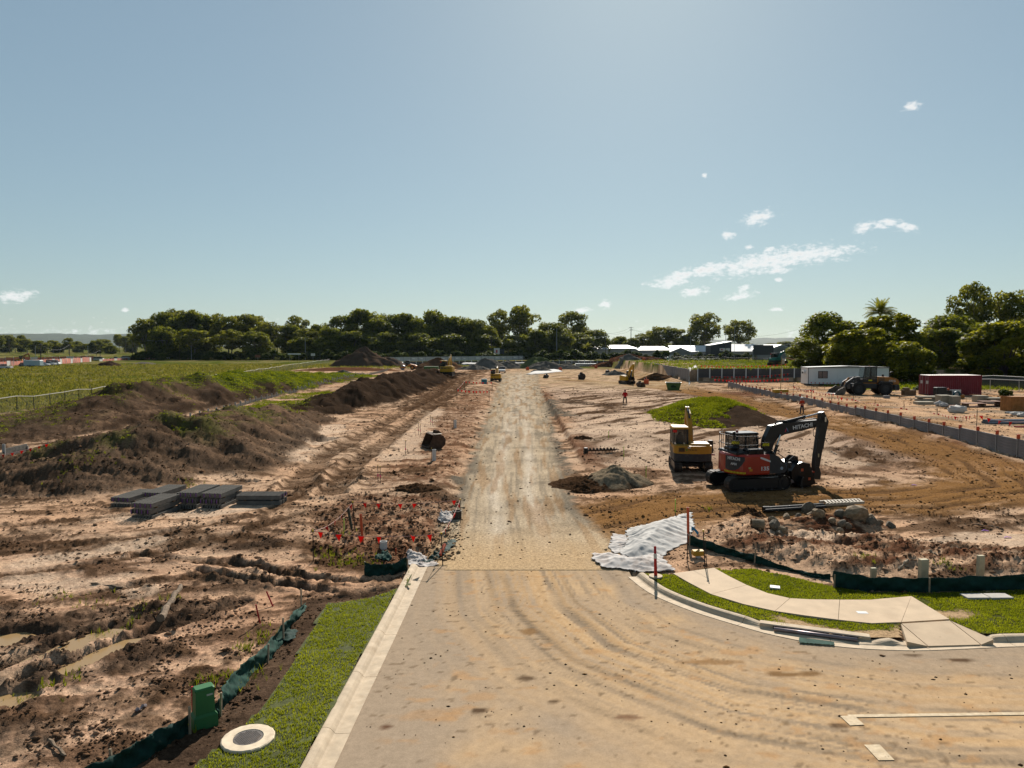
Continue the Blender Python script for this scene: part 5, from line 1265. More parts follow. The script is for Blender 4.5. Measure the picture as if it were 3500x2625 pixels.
def track_unit(root, L, Hh, W_, cx, cy, m=M_TRACK, shoes=40):
    """one crawler: frame, sprocket, idler, rollers and every shoe as part; x forward"""
    r = Hh/2; L2 = L/2-r
    tr = empty('crawler_track', (cx, cy, 0)); tr.parent = root
    per = 4*L2+2*math.pi*r; n = shoes
    sh = MB().box(-per/n*.47, per/n*.47, -W_/2, W_/2, -.018, .012).box(-.012, .012, -W_/2, W_/2, .012, .04).mesh('track_shoe', m)
    for i in range(n):
        s = i*per/n
        if s < 2*L2: p = (-L2+s, Hh-.04); a = 0
        elif s < 2*L2+math.pi*r: t = (s-2*L2)/r; p = (L2+math.sin(t)*(r-.04), r+math.cos(t)*(r-.04)); a = t
        elif s < 4*L2+math.pi*r: p = (L2-(s-2*L2-math.pi*r), .04); a = math.pi
        else: t = (s-4*L2-math.pi*r)/r; p = (-L2-math.sin(t)*(r-.04), r-math.cos(t)*(r-.04)); a = math.pi+t
        link('track_shoe', sh, None, tr, (p[0], 0, p[1]), (0, a, 0))
    MB().bbox(-L2, L2, -W_*.32, W_*.32, r*.28, r*1.66, .03).build('track_frame', M_BLACK, tr)
    for sx in (-1, 1): MB().cyl((sx*L2, -W_*.36, r), (sx*L2, W_*.36, r), r*.80, n=18).cyl((sx*L2, -W_*.42, r), (sx*L2, W_*.42, r), r*.35, n=12).build('sprocket' if sx < 0 else 'idler', M_BLACK, tr)
    ro_me = MB().cyl((0, -W_*.36, 0), (0, W_*.36, 0), r*.24, n=10).mesh('roller', M_BLACK)
    for i in range(6): link('roller', ro_me, None, tr, (-L2+(i+.5)*2*L2/6, 0, r*.30))
    return tr
def bucket_part(root, w, size, m, M, name='bucket', teeth=0, ears=True):
    """open digging bucket, profile in x-z, mouth to +x; width along y"""
    s = size; outer = [(.52, .10), (.30, -.02), (.02, -.05), (-.26, .03), (-.46, .24), (-.50, .50), (-.36, .74), (-.10, .84), (.22, .80)]
    outer = [(a*s, b*s) for a, b in outer]
    c = (.05*s, .42*s); inner = [(a+(c[0]-a)*.07, b+(c[1]-b)*.07) for a, b in outer]
    mb = MB()
    n = len(outer); vs = []
    for y_ in (-w/2, w/2):
        vs += [(a, y_, b) for a, b in outer]+[(a, y_, b) for a, b in inner]
    fs = []
    for i in range(n-1):
        fs += [(i, i+1, 2*n+i+1, 2*n+i), (n+i, 3*n+i, 3*n+i+1, n+i+1)]
    for e in (0, n-1): fs.append((e, n+e, 3*n+e, 2*n+e))
    mb.add([M @ Vector(v) for v in vs], fs)
    for y0, y1 in ((-w/2-.012, -w/2+.02), (w/2-.02, w/2+.012)):
        mb.prism(outer, y0, y1, 'y', M)
    bo = mb.build(name, m, root)
    if ears:
        for y_ in (-w*.14, w*.14):
            MB().prism([(-.36*s, .70*s), (-.02*s, .82*s), (-.06*s, 1.0*s), (-.22*s, 1.02*s), (-.40*s, .86*s)], y_-.025*s, y_+.025*s, 'y', M).build('ear', m, bo)
    MB().box(.46*s, .60*s, -w/2-.01, w/2+.01, .07*s, .11*s, M).build('cutting_edge', m, bo)
    for k in range(teeth):
        y_ = -w/2+(k+.5)*w/teeth; MB().box(.56*s, .72*s, y_-.035, y_+.035, .07*s, .115*s, M).build('tooth', m, bo)
    return bo
def beam(pts, w, ths, m, parent, name, y0=0):
    """box-section arm through side-view points (x,z) with thickness per point"""
    mb = MB(); P = [Vector((p[0], p[1])) for p in pts]; up = []; dn = []
    for i, p in enumerate(P):
        d = (P[min(i+1, len(P)-1)]-P[max(i-1, 0)]).normalized(); nn = Vector((-d.y, d.x)); up.append(p+nn*ths[i]/2); dn.append(p-nn*ths[i]/2)
    poly = [(q.x, q.y) for q in up]+[(q.x, q.y) for q in reversed(dn)]
    mb.prism(poly, y0-w/2, y0+w/2, 'y'); return mb.build(name, m, parent)
def ram(a, b, r, parent, name='hydraulic_ram', f=.55, m=None):
    a, b = Vector(a), Vector(b); c = a.lerp(b, f); o = MB().cyl(a, c, r, n=12).cyl(c-(b-a).normalized()*.06, c, r*1.25, n=12).build(name, m or M_BLACK, parent)
    MB().cyl(c, b, r*.55, n=10).build('rod', M_CHROME, o); return o
def cab(parent, x0, x1, y0, y1, z0, z1, mframe, mroof, seat=True, rake=.12):
    c = empty('cab', (0, 0, 0)); c.parent = parent; p = .05
    mb = MB()
    for x in (x0, x1):
        for y in (y0, y1):
            xx = x-(rake if x == x1 else 0)
            MB().cyl((x-(p if x == x1 else -p), y+(p if y == y0 else -p), z0), (xx-(p if x == x1 else -p), y+(p if y == y0 else -p), z1), p*.9, n=6).build('pillar', mframe, c)
    xm = x0+(x1-x0)*.45; MB().box(xm-.04, xm+.04, y0, y0+.06, z0, z1).build('pillar', mframe, c); MB().box(xm-.04, xm+.04, y1-.06, y1, z0, z1).build('pillar', mframe, c)
    MB().bbox(x0-.03, x1-rake+.06, y0-.03, y1+.03, z1-.03, z1+.09, .05).build('roof', mroof, c)
    MB().bbox(x0, x1, y0, y1, z0-.02, z0+(z1-z0)*.22, .03).build('lower_panel', mframe, c)
    zg = z0+(z1-z0)*.22; mb = MB()
    mb.add([(x0+.04, y0+.07, zg), (x0+.04, y1-.07, zg), (x0+.04, y1-.07, z1-.03), (x0+.04, y0+.07, z1-.03)], [(0, 1, 2, 3)])
    mb.add([(x1-.03, y0+.07, zg), (x1-.03, y1-.07, zg), (x1-rake-.02, y1-.07, z1-.03), (x1-rake-.02, y0+.07, z1-.03)], [(0, 1, 2, 3)])
    for y in (y0+.035, y1-.035): mb.add([(x0+.07, y, zg), (x1-.08, y, zg), (x1-rake-.07, y, z1-.03), (x0+.07, y, z1-.03)], [(0, 1, 2, 3)])
    mb.build('glass', M_GLASS, c)
    if seat:
        cx, cy = x0+(x1-x0)*.42, (y0+y1)/2
        MB().bbox(cx-.22, cx+.25, cy-.24, cy+.24, z0+.1, z0+.55, .05).bbox(cx-.3, cx-.16, cy-.23, cy+.23, z0+.5, z0+1.05, .05).bbox(cx-.29, cx-.19, cy-.12, cy+.12, z0+1.05, z0+1.25, .04).build('seat', M_SEATB, c)
    return c

# ---------------------------------------------------------------- black and red excavator
ecx, ecy = 12.70, 38.05
ez = float(np.mean([zt(ecx+a, ecy+b) for a in (-1.4, 0, 1.4) for b in (-1, 1)]))+.02
ex = empty('excavator', (ecx, ecy, ez), R(13), 'red and black excavator with black boom lettered in white, bucket curled on the ground', 'excavator')
for cy in (-1.0, 1.0): track_unit(ex, 3.68, .80, .52, 0, cy, shoes=44)
MB().bbox(-.9, .9, -.72, .72, .30, .62, .05).cyl((0, 0, .6), (0, 0, .86), .58, n=24).build('undercarriage', M_BLACK, ex)
# rounded house: red rear and flank, dark front
def house(parent, name, m, x0, x1, hw, z0, z1, round_rear=True, topcut=None):
    poly = []
    if round_rear:
        for i in range(13):
            a = math.pi/2+math.pi*i/12; poly.append((x0+.62+.62*math.cos(a)*1.0 if True else 0, hw*math.sin(a)))
    else: poly += [(x0, hw), (x0, -hw)]
    poly += [(x1, -hw), (x1, hw)]
    n = len(poly); mb = MB(); vs = []
    for z, k in ((z0, .97), (z0+.08, 1.0), (z1-.10, 1.0), (z1, .955)):
        vs += [(p[0] if p[0] >= x1 else p[0]*(k if p[0] < 0 else 1), p[1]*k, z) for p in poly]
    fs = [tuple(range(n-1, -1, -1)), tuple(range(3*n, 4*n))]
    for j in range(3):
        for i in range(n): fs.append((j*n+i, j*n+(i+1) % n, (j+1)*n+(i+1) % n, (j+1)*n+i))
    return mb.add(vs, fs).build(name, m, parent)
house(ex, 'counterweight', M_RED, -1.42, .55, 1.22, .86, 1.92)
# dark swooping front flank (right side, towards the camera) and left side under the cab
side_poly = [(.552, .88), (1.46, .92), (1.60, 1.10), (1.45, 1.42), (1.10, 1.78), (.82, 1.90), (.552, 1.92)]
MB().prism(side_poly, -1.215, -.30, 'y').build('side_tank', M_GREYP, ex)
MB().prism([(.552, .88), (1.35, .92), (1.35, 1.15), (.552, 1.2)], -.30, 1.2, 'y').build('deck', M_BLACK, ex)
MB().prism([(.0, 1.72), (.30, 1.60), (.60, 1.50), (.60, 1.58), (.32, 1.70), (.02, 1.80)], -1.226, -1.218, 'y').build('white_stripe', M_WHITEP, ex)
# panel facing the camera at the rear quarter
def rearpt(a, r=1.0): return (-.80+.62*math.cos(a)*1.02*r, 1.22*math.sin(a)*1.012*r)
mb = MB(); nn = 7; pts = [rearpt(math.pi+math.pi/2*(.10+.80*i/(nn-1))) for i in range(nn)]
zb = [1.10, 1.06, 1.06, 1.10, 1.2, 1.4, 1.62]
mb.add([(p[0], p[1], zb[i]) for i, p in enumerate(pts)]+[(p[0], p[1], 1.82) for p in pts], [(i, i+1, nn+i+1, nn+i) for i in range(nn-1)]); mb.build('rear_decal_panel', M_GREYP, ex)
mb = MB(); k = 16
for i in range(k):
    a0, a1 = math.pi+math.pi/2*(.08+.9*i/k), math.pi+math.pi/2*(.08+.9*(i+.5)/k); p, q = rearpt(a0, 1.008), rearpt(a1, 1.008); dx, dy = (q[0]-p[0])*.6, (q[1]-p[1])*.6
    MB().add([(p[0], p[1], .93), (q[0], q[1], .93), (q[0]-dx, q[1]-dy, 1.03), (p[0]-dx, p[1]-dy, 1.03)], [(0, 1, 2, 3)]).build('hazard_stripe', M_SIGNY, ex)
am = math.pi+math.pi/2*.45; p = rearpt(am, 1.02); tdir = Vector((-math.sin(am)*.62, math.cos(am)*1.22, 0)).normalized()
if tdir.x < 0: tdir = -tdir
text(ex, 'HITACHI', .22, M_WHITEP, frame((p[0]-.02, p[1]-.02, 1.70), tdir, (0, 0, 1)), squash=.9, bold=.004); text(ex, 'APEX', .16, M_WHITEP, frame((p[0]-.02, p[1]-.02, 1.42), tdir, (0, 0, 1)), bold=.003)
text(ex, '135', .28, M_WHITEP, frame((.27, -1.224, 1.17), (1, 0, 0), (0, 0, 1)), squash=1.25, bold=.008)
MB().box(-.62, -.45, -1.226, -1.218, 1.06, 1.18).build('orange_sticker', mat('orange_sticker', (.7, .28, .02), .5), ex); MB().box(-.68, -.54, -1.226, -1.217, 1.19, 1.28).build('pale_sticker', mat('pale_sticker', (.45, .45, .2), .5), ex)
mb = MB(); 
for i in range(20): a = 2*math.pi*i/20; mb.v.append((1.27+.085*math.cos(a), -1.218, 1.16+.085*math.sin(a)))
mb.f.append(tuple(range(20))); mb.build('round_sticker', mat('pale_blue_sticker', (.35, .42, .5), .5), ex)
# deck machinery, engine hood, cab, rails
MB().bbox(-1.25, -.2, -1.0, .95, 1.9, 2.03, .05).bbox(-.55, .35, -1.05, -.35, 1.9, 2.18, .06).bbox(-1.1, -.6, -.2, .6, 1.95, 2.2, .05).build('engine_hood', M_GLOSSB, ex)
MB().bbox(.36, .95, -1.1, -.4, 1.88, 2.0, .05).build('tank_top', M_GLOSSB, ex)
cab(ex, -.72, .92, .22, 1.16, 1.12, 2.80, M_BLACK, M_GLOSSB, rake=.18)
MB().cyl((-.3, .6, 2.88), (-.3, .6, 3.02), .07, n=12).build('beacon', mat('beacon_red', (.3, .02, .02), .4), ex)
def rail(parent, pts, r=.02, name='handrail', m=None): return MB().tube(pts, r, 6).build(name, m or M_BLACK, parent)
rr_ = [(-.80+.62*math.cos(a)*.96, 1.22*math.sin(a)*.96) for a in [math.pi/2+math.pi*i/10 for i in range(11)]]
for z in (2.42, 2.88): rail(ex, [(p[0], p[1], z) for p in rr_]+[(-.1, -1.15, z)])
for i in (0, 2, 4, 6, 8, 10): rail(ex, [(rr_[i][0], rr_[i][1], 1.9), (rr_[i][0], rr_[i][1], 2.88)])
rail(ex, [(-.1, -1.15, 1.9), (-.1, -1.15, 2.88)]); rail(ex, [(-.1, -1.15, 2.42), (.62, -1.1, 2.30), (.95, -1.1, 2.0)]); rail(ex, [(.42, -1.12, 1.95), (.42, -1.12, 2.45)])
# front guard frame
rail(ex, [(1.2, -1.0, 1.9), (1.75, -1.0, 1.55), (1.78, -1.0, .85)], .025, 'guard_frame'); rail(ex, [(1.0, -1.0, 1.75), (1.5, -1.0, 1.35), (1.72, -1.0, 1.3)], .02, 'guard_frame')
MB().bbox(1.83, 2.0, -1.05, -.85, 1.1, 1.42, .03).build('work_lamp', M_BLACK, ex)
# number signs
for (o_, xd, w_) in (((.34, -1.17, 2.42), (1, 0, 0), .46), ((-1.20, -.78, 2.52), Vector((.80, -.6, 0)), .40)):
    Fm = frame(o_, xd, (0, 0, 1)); MB().box(-w_/2, w_/2, -.13, .13, -.012, 0, Fm).build('sign_board', M_BLACK, ex)
    text(ex, 'APX45', .20, M_SIGNY, Fm @ Matrix.Translation((0, 0, .006)), name='sign_lettering', squash=.68, bold=.006)
for (x, y, z) in ((-1.15, -.55, 3.0), (.62, -1.0, 2.4), (.15, -.9, 2.75), (.75, -1.1, 2.05)): MB().sphere((x, y, z), .09 if z > 2.9 else .055, 10, 6).build('mirror', M_GLOSSB, ex, smooth=True)
# boom, arm, rams, bucket
BY = -.12
beam([(.98, 1.72), (1.12, 2.45), (1.42, 2.98), (2.0, 3.12), (3.1, 3.24), (4.25, 3.40)], .34, [.36, .62, .80, .62, .50, .30], M_BLACK, ex, 'boom', BY)
text(ex, 'HITACHI', .30, M_WHITEP, frame((3.12, BY-.178, 3.23), (1, 0, .135), (-.135, 0, 1)), squash=1.05, bold=.006)
LG = frame((2.12, BY-.178, 3.05), (1, 0, .1), (0, 0, 1))
MB().add([LG @ Vector(v) for v in ((-.11, -.10, 0), (-.05, -.10, 0), (.02, .03, 0), (.0, .12, 0))], [(0, 1, 2, 3)]).build('logo', mat('logo_red', (.5, .04, .08), .5), ex)
MB().add([LG @ Vector(v) for v in ((.0, .13, 0), (.03, .06, 0), (.09, -.10, 0), (.13, -.10, 0), (.04, .13, 0))], [(0, 1, 2, 3, 4)]).build('logo', mat('logo_blue', (.10, .25, .42), .5), ex)
for y_ in (BY-.25, BY+.25): ram((1.25, y_, 1.45), (1.72, y_, 2.82), .085, ex, 'boom_ram', .6)
ram((2.05, BY, 3.46), (4.40, BY, 3.93), .085, ex, 'arm_ram', .55)
beam([(4.36, 3.97), (4.50, 3.45), (4.34, 2.6), (4.14, 1.4), (4.04, .52)], .28, [.22, .52, .44, .36, .26], M_BLACK, ex, 'arm', BY)
ram((4.66, BY, 2.95), (4.32, BY, .95), .07, ex, 'bucket_ram', .5)
MB().prism([(3.86, .30), (4.30, .26), (4.34, .62), (4.20, 1.0), (4.02, .98), (3.9, .6)], BY-.16, BY+.16, 'y').build('quick_hitch', M_BLACK, ex)
MB().box(3.62, 3.90, BY-.2, BY+.2, .66, .74).build('hitch_plate', M_RED, ex)
hose = [(1.05, BY, 2.6), (1.2, BY-.05, 3.1), (1.6, BY, 3.5), (2.1, BY, 3.52), (2.4, BY, 3.46)]
for k in range(4): MB().tube([(p[0]+.05*k, p[1]-.12+.07*k, p[2]+.03*math.sin(k*2+p[0])) for p in hose], .022, 6).build('hose', M_GLOSSB, ex)
for k in range(3): MB().tube([(2.4, BY-.1+.08*k, 3.46), (3.2, BY-.1+.08*k, 3.55), (4.0, BY-.1+.08*k, 3.64), (4.3, BY-.2, 3.4)], .02, 6).build('hose', M_BLACK, ex)
MB().tube([(3.95, BY-.2, 3.3), (3.72, BY-.25, 3.0), (3.78, BY-.22, 2.7), (4.15, BY-.2, 2.45)], .022, 6).build('hose', M_BLACK, ex)
MB().tube([(4.55, BY-.2, 3.1), (4.45, BY-.26, 2.6), (4.6, BY-.25, 2.35)], .02, 6).build('hose', M_BLACK, ex)
MB().box(4.42, 4.52, BY-.27, BY-.262, 3.45, 3.72).build('grille_plate', M_CHROME, ex); MB().box(4.12, 4.2, BY-.165, BY-.155, 1.5, 1.7).build('pale_sticker', mat('cream_sticker', (.5, .42, .25), .5), ex)
bk = bucket_part(ex, 1.45, 1.50, M_GLOSSB, Matrix.Translation((2.80, BY, .10)) @ Matrix.Rotation(R(4), 4, 'Y'))
for (x, z) in ((2.75, .95), (3.2, .45)): MB().box(x-.07, x+.07, BY-.745, BY-.738, z-.07, z+.07).build('orange_sticker', M_ORPVC, bk)
# dozer blade
for y_ in (-.75, .75): MB().box(1.5, 2.6, y_-.08, y_+.08, .28, .44, Matrix.Translation((0, 0, 0))).build('blade_arm', M_STEEL, ex)
MB().prism([(2.50, .06), (2.62, .05), (2.60, .35), (2.68, .62), (2.56, .62), (2.48, .35)], -1.15, 1.15, 'y').build('dozer_blade', M_BLACK, ex)

# ---------------------------------------------------------------- generic yellow excavator
def excavator(label, loc, rz, s, body, band, boomcol, pose, lettering=None, lcol=None, shoes=34, hero=False, cabcol=None, name='excavator', scale_up=1.0, slew=0.0):
    """x forward; s = overall scale (1 = eight tonnes)"""
    root = empty(name, loc, rz, label, 'excavator'); root.scale = (s, s, s)
    for cy in (-.88, .88): track_unit(root, 2.75, .66, .46, 0, cy, shoes=shoes)
    MB().bbox(-.7, .7, -.66, .66, .26, .52, .04).cyl((0, 0, .5), (0, 0, .72), .46, n=20).build('undercarriage', M_BLACK, root)
    up = root
    Z = Matrix.Rotation(slew, 4, 'Z')
    def T(o): o.data.transform(Z) if o.data else None; return o
    # rear body with rounded counterweight
    poly = []
    for i in range(11): a = math.pi/2+math.pi*i/10; poly.append((-.95+.42*math.cos(a), 1.10*math.sin(a)))
    poly += [(.55, -1.10), (.55, 1.10)]
    T(MB().prism(poly, .68, 1.12, 'z').build('counterweight', band, up)); T(MB().prism([(a*.995, b*.995) for a, b in poly], 1.12, 1.58, 'z').build('engine_cover', body, up))
    T(MB().bbox(-1.1, .1, -1.0, .15, 1.58, 1.70, .06).build('hood', body, up))
    T(MB().bbox(.2, 1.05, -1.08, -.42, .72, 1.5, .05).build('tank', body, up)); T(MB().bbox(.5, 1.15, -.35, 1.05, .68, .84, .03).build('deck', M_BLACK, up))
    for k in range(5): T(MB().box(-1.38, -1.33, .55+k*.07, .59+k*.07, 1.25, 1.48).build('vent_slat', M_BLACK, up))
    c = cab(up, -.50, .98, .18, 1.10, 1.05, 2.52, M_BLACK, cabcol or body, rake=.15)
    for ch in c.children: ch.data.transform(Z)
    T(MB().box(-.58, -.50, .88, 1.12, 2.30, 2.45).build('rear_lamp', M_LIGHTR, up))
    # boom
    fx = .55
    bp, ths = pose['boom'], pose.get('bth', [.26, .44, .52, .40, .24])
    T(beam(bp, .26, ths, boomcol, up, 'boom', -.12)); T(beam(pose['arm'], .22, [.2, .36, .28, .2], boomcol, up, 'arm', -.12))
    T(ram((.85, -.30, .95), (*[(bp[1][0]+bp[2][0])/2], -.30, (bp[1][1]+bp[2][1])/2), .06, up, 'boom_ram')); T(ram((.85, .06, .95), (*[(bp[1][0]+bp[2][0])/2], .06, (bp[1][1]+bp[2][1])/2), .06, up, 'boom_ram'))
    T(ram((bp[2][0], -.12, bp[2][1]+.32), (pose['arm'][0][0], -.12, pose['arm'][0][1]), .06, up, 'arm_ram'))
    a1, a2 = pose['arm'][1], pose['arm'][3]
    T(ram((a1[0]+.18, -.12, a1[1]), (a2[0]+.12, -.12, a2[1]+.3), .05, up, 'bucket_ram'))
    b = bucket_part(up, .8, .85, M_BUCK, Z @ Matrix.Translation((a2[0]-.1, -.12, a2[1]-.75)) @ Matrix.Rotation(pose.get('curl', .4), 4, 'Y'))
    for ch in root.children_recursive:
        if ch.parent and ch.parent != root and ch.parent.name.startswith(('hydraulic', 'boom_ram', 'arm_ram', 'bucket_ram')): ch.data.transform(Z)
    if lettering:
        Fm = Z @ frame((-1.378, 0, 1.30), (0, -1, 0), (0, 0, 1)); text(up, lettering, .30, lcol or M_BLACK, Fm, squash=1.15, bold=.008)
    return root
def gz(x, y, r=1.0): return float(np.mean([zt(x+a*r, y+b*r) for a in (-1, 0, 1) for b in (-1, 0, 1)]))
POSE_UP = dict(boom=[(.55, 1.05), (.85, 1.95), (1.35, 2.65), (1.95, 3.05), (2.55, 3.35)], arm=[(2.60, 3.62), (2.62, 3.20), (2.85, 2.2), (3.05, 1.25)], curl=.9)
ey = excavator('dull yellow excavator with dark grey counterweight seen from behind, parked beside the black one', (11.0, 43.6, gz(11, 43.6)), R(90-5), 1.02, M_YEL, M_GREYP, M_YEL, dict(boom=[(.55, 1.05), (.80, 1.95), (1.15, 2.65), (1.6, 3.1), (2.05, 3.38)], arm=[(2.10, 3.62), (2.15, 3.2), (2.6, 2.2), (2.95, 1.3)], curl=.9), shoes=38)
MB().box(-1.372, -1.366, .18, .36, 1.46, 1.54).build('number_plate', M_WHITE, ey)
MB().cyl((-1.372, .42, 1.36), (-1.366, .42, 1.36), .05, n=12).build('green_dot', mat('green_dot', (.08, .3, .03), .5), ey)
mb = MB()
for i, w_ in enumerate((.03, .05, .03, .05, .04, .03, .05, .04)): mb.box(-1.372, -1.366, .30-i*.062-w_, .30-i*.062, 1.33, 1.33+(.06 if i % 3 else .085))
mb.build('faded_lettering', mat('faded_brown', (.24, .12, .02), .6), ey)
MB().box(-1.36, -1.34, -.98, -.70, 1.0, 1.10, Matrix.Translation((.12, 0, 0)) @ Matrix.Rotation(.25, 4, 'Z')).build('pink_sticker', mat('pink_sticker', (.62, .28, .26), .5), ey)
MB().bbox(.3, .62, -1.42, -1.14, .95, 1.72, .03).build('step_box', M_BUCK, ey)
k1 = Vector((-8.1, 176)); K1z = gz(k1.x, k1.y)
def at_px(u, v, z): return G(u, v, z)
p = at_px(1529, 1279, 1.3); excavator('yellow excavator working on top of the dark soil bank, arm raised', (p.x, p.y, max(1.0, gz(p.x, p.y))), R(84), 1.30, M_YELK, M_YELK, M_YELK, POSE_UP, 'KOMATSU', M_GREYP, 24)
p = at_px(1695, 1306, 0.0); excavator('small bright yellow excavator on the left edge of the gravel road', (p.x, p.y+1, gz(p.x, p.y+1)), R(86), 1.0, M_YELK, M_YELK, M_YELK, dict(boom=[(.55, 1.05), (.85, 1.9), (1.3, 2.5), (1.9, 2.8), (2.4, 2.95)], arm=[(2.45, 3.2), (2.5, 2.85), (2.9, 2.0), (3.2, 1.2)], curl=.9), 'KOMATSU', M_GREYP, 24)
p = at_px(2146, 1312, 0.0); excavator('yellow excavator facing the green skip, boom folded towards the camera', (p.x, p.y+1.2, gz(p.x, p.y)), R(-62), 1.02, M_YELK, M_YELK, M_YELK, dict(boom=[(.55, 1.05), (.8, 2.0), (1.2, 2.9), (1.75, 3.5), (2.2, 3.85)], arm=[(2.25, 4.1), (2.2, 3.7), (2.1, 2.6), (2.0, 1.5)], curl=-.5), None, None, 24, cabcol=M_BLACK)
# ---------------------------------------------------------------- buckets lying about, auger
def loose_bucket(label, u, v, w, size, rz, m, tilt=0.0, y_=None):
    g = hit(u, v); root = empty('excavator_bucket', (g.x, g.y, zt(g.x, g.y)), rz, label, 'bucket')
    bucket_part(root, w, size, m, Matrix.Rotation(tilt, 4, 'Y') if tilt else Matrix.Identity(4), 'shell'); return root
lb = loose_bucket('rusty excavator bucket resting mouth down on the mulch strip', 1482, 1530, 1.75, 1.28, R(205), M_RUST)
for y_ in (-.62, .62): MB().box(-.42, .2, y_-.2, y_+.2, 1.065, 1.085).build('dusty_top_plate', mat('dusty_plate', (.45, .36, .27), .8), lb)
loose_bucket('dark narrow bucket standing on end on the sandy flat', 1992, 1297, 1.0, 1.7, R(200), M_BUCK, .5)
loose_bucket('small dark bucket beside the folded pipes on the flat', 1866, 1292, 1.2, 1.0, R(150), M_BUCK)
loose_bucket('rusty compactor bucket next to the yellow excavator by the skip', 2190, 1322, 1.6, 1.1, R(20), M_RUST)
loose_bucket('small dark bucket on the sand behind the excavator by the skip', 2076, 1274, 1.6, .9, R(190), M_BUCK)
ag = hit(2003, 1548); ab = hit(2104, 1545); L_ = (ab-ag).length; au = empty('auger', (ag.x, ag.y, ag.z+.16), math.atan2(ab.y-ag.y, ab.x-ag.x), 'rusty drilling auger lying on the sand near the trench', 'auger')
MB().cyl((0, 0, 0), (L_, 0, .02), .06, n=10).build('shaft', M_RUST, au)
mb = MB(); n = 110
for i in range(n):
    a = i*2*math.pi/15; x = .25+i*(L_-.3)/n; mb.v.append((x, .05*math.cos(a), .05*math.sin(a))); mb.v.append((x, .19*math.cos(a), .19*math.sin(a)))
for i in range(n-1): mb.f.append((2*i, 2*i+1, 2*i+3, 2*i+2))
f = mb.build('flight', M_RUST, au); f.modifiers.new('t', 'SOLIDIFY').thickness = .015
MB().bbox(-.15, .12, -.15, .15, -.16, .2, .03).build('drive_head', M_BUCK, au)

# ---------------------------------------------------------------- wheel loader on the pad
def wheel(parent, c, r, w, mt, mr, axis='y', name='wheel'):
    wh = empty(name, c); wh.parent = parent; n = 24; vs = []
    prof = [(r*.56, -w/2), (r*.86, -w/2), (r, -w*.34), (r, w*.34), (r*.86, w/2), (r*.56, w/2)]
    for (rad, y) in prof:
        for i in range(n): a = 2*math.pi*i/n; k = rad*(1+(.018 if i % 2 and rad == r else 0)); vs.append((k*math.cos(a), y, k*math.sin(a)))
    MB().add(vs, [(j*n+i, j*n+(i+1) % n, ((j+1) % 6)*n+(i+1) % n, ((j+1) % 6)*n+i) for j in range(6) for i in range(n)]).build('tyre', mt, wh)
    MB().cyl((0, -w*.32, 0), (0, w*.32, 0), r*.57, n=20).cyl((0, -w*.40, 0), (0, w*.40, 0), r*.2, n=12).build('rim', mr, wh)
    return wh
M_LORG = mat('loader_orange', (.42, .17, .03), .5, var=.12, dirt=.3, dirt_col=(.22, .14, .08))
p = G(2984, 1354, 1.05); ld = empty('wheel_loader', (p.x, p.y+1.4, gz(p.x, p.y+1.4)), R(180-4), 'orange wheel loader with its bucket lowered, parked in front of the white site hut', 'loader')
ld.scale = (1.13,)*3
for (x, y) in ((1.45, 1.0), (1.45, -1.0), (-1.55, 1.0), (-1.55, -1.0)): wheel(ld, (x, y, .76), .76, .55, M_RUBBER, M_GREYP)
MB().bbox(-3.2, -.3, -.62, .62, .75, 1.35, .08).bbox(-3.25, -2.6, -.85, .85, .55, 1.2, .08).build('rear_frame', M_GREYP, ld)
MB().prism([(-3.2, 1.2), (-.75, 1.2), (-.75, 2.12), (-2.2, 2.08), (-3.0, 1.85), (-3.25, 1.6)], -.68, .68, 'y').build('engine_cover', M_LORG, ld)
mb = MB()
for k in range(7): 
    for s_ in (-1, 1): MB().box(-1.55+k*.1, -1.5+k*.1, s_*.683-.004, s_*.683+.004, 1.6, 1.98).build('vent_slat', M_GREYP, ld)
text(ld, '621G', .34, M_WHITE, frame((-2.45, .692, 1.62), (-1, 0, 0), (0, 0, 1)), squash=1.0, bold=.008)
for s_ in (-1, 1):
    MB().prism([(-2.35, 1.35), (-2.2, 1.55), (-1.0, 1.62), (-.75, 1.35), (-.78, 1.25), (-1.05, 1.45), (-2.1, 1.42), (-2.25, 1.25)], s_*1.0-.3, s_*1.0+.3, 'y').build('mudguard', M_GREYP, ld)
MB().cyl((-2.35, .2, 2.05), (-2.35, .2, 2.45), .07, n=10).tube([(-2.35, .2, 2.4), (-2.40, .2, 2.58), (-2.55, .2, 2.66), (-2.72, .2, 2.64)], .085, 8).build('exhaust', M_BLACK, ld); MB().cyl((-1.75, -.2, 2.08), (-1.75, -.2, 2.35), .12, n=10).build('air_intake', M_BLACK, ld)
cab(ld, -.72, .92, -.72, .72, 1.45, 3.22, M_BLACK, M_GREYP, rake=.22); MB().cyl((-.1, 0, 3.3), (-.1, 0, 3.42), .07, n=10).build('beacon', mat('amber', (.6, .2, .01), .3), ld)
MB().box(-.15, .25, .722, .73, 1.62, 1.76).build('yellow_sticker', M_SIGNY, ld)
MB().bbox(-.6, 1.0, .6, .95, .75, 1.3, .05).build('ladder_tank', M_GREYP, ld); MB().bbox(-.7, .9, -.66, .66, 1.2, 1.5, .05).build('cab_base', M_LORG, ld)
MB().bbox(.35, 2.2, -.5, .5, .65, 1.3, .08).build('front_frame', M_GREYP, ld)
for s_ in (-1, 1): beam([(1.15, 2.0), (1.9, 1.85), (2.6, 1.35), (3.1, .45)], .14, [.2, .34, .34, .22], M_GREYP, ld, 'lift_arm', s_*.55)
MB().prism([(1.0, 1.1), (1.5, 1.1), (1.45, 2.12), (1.1, 2.12)], -.42, .42, 'y').build('mast', M_GREYP, ld)
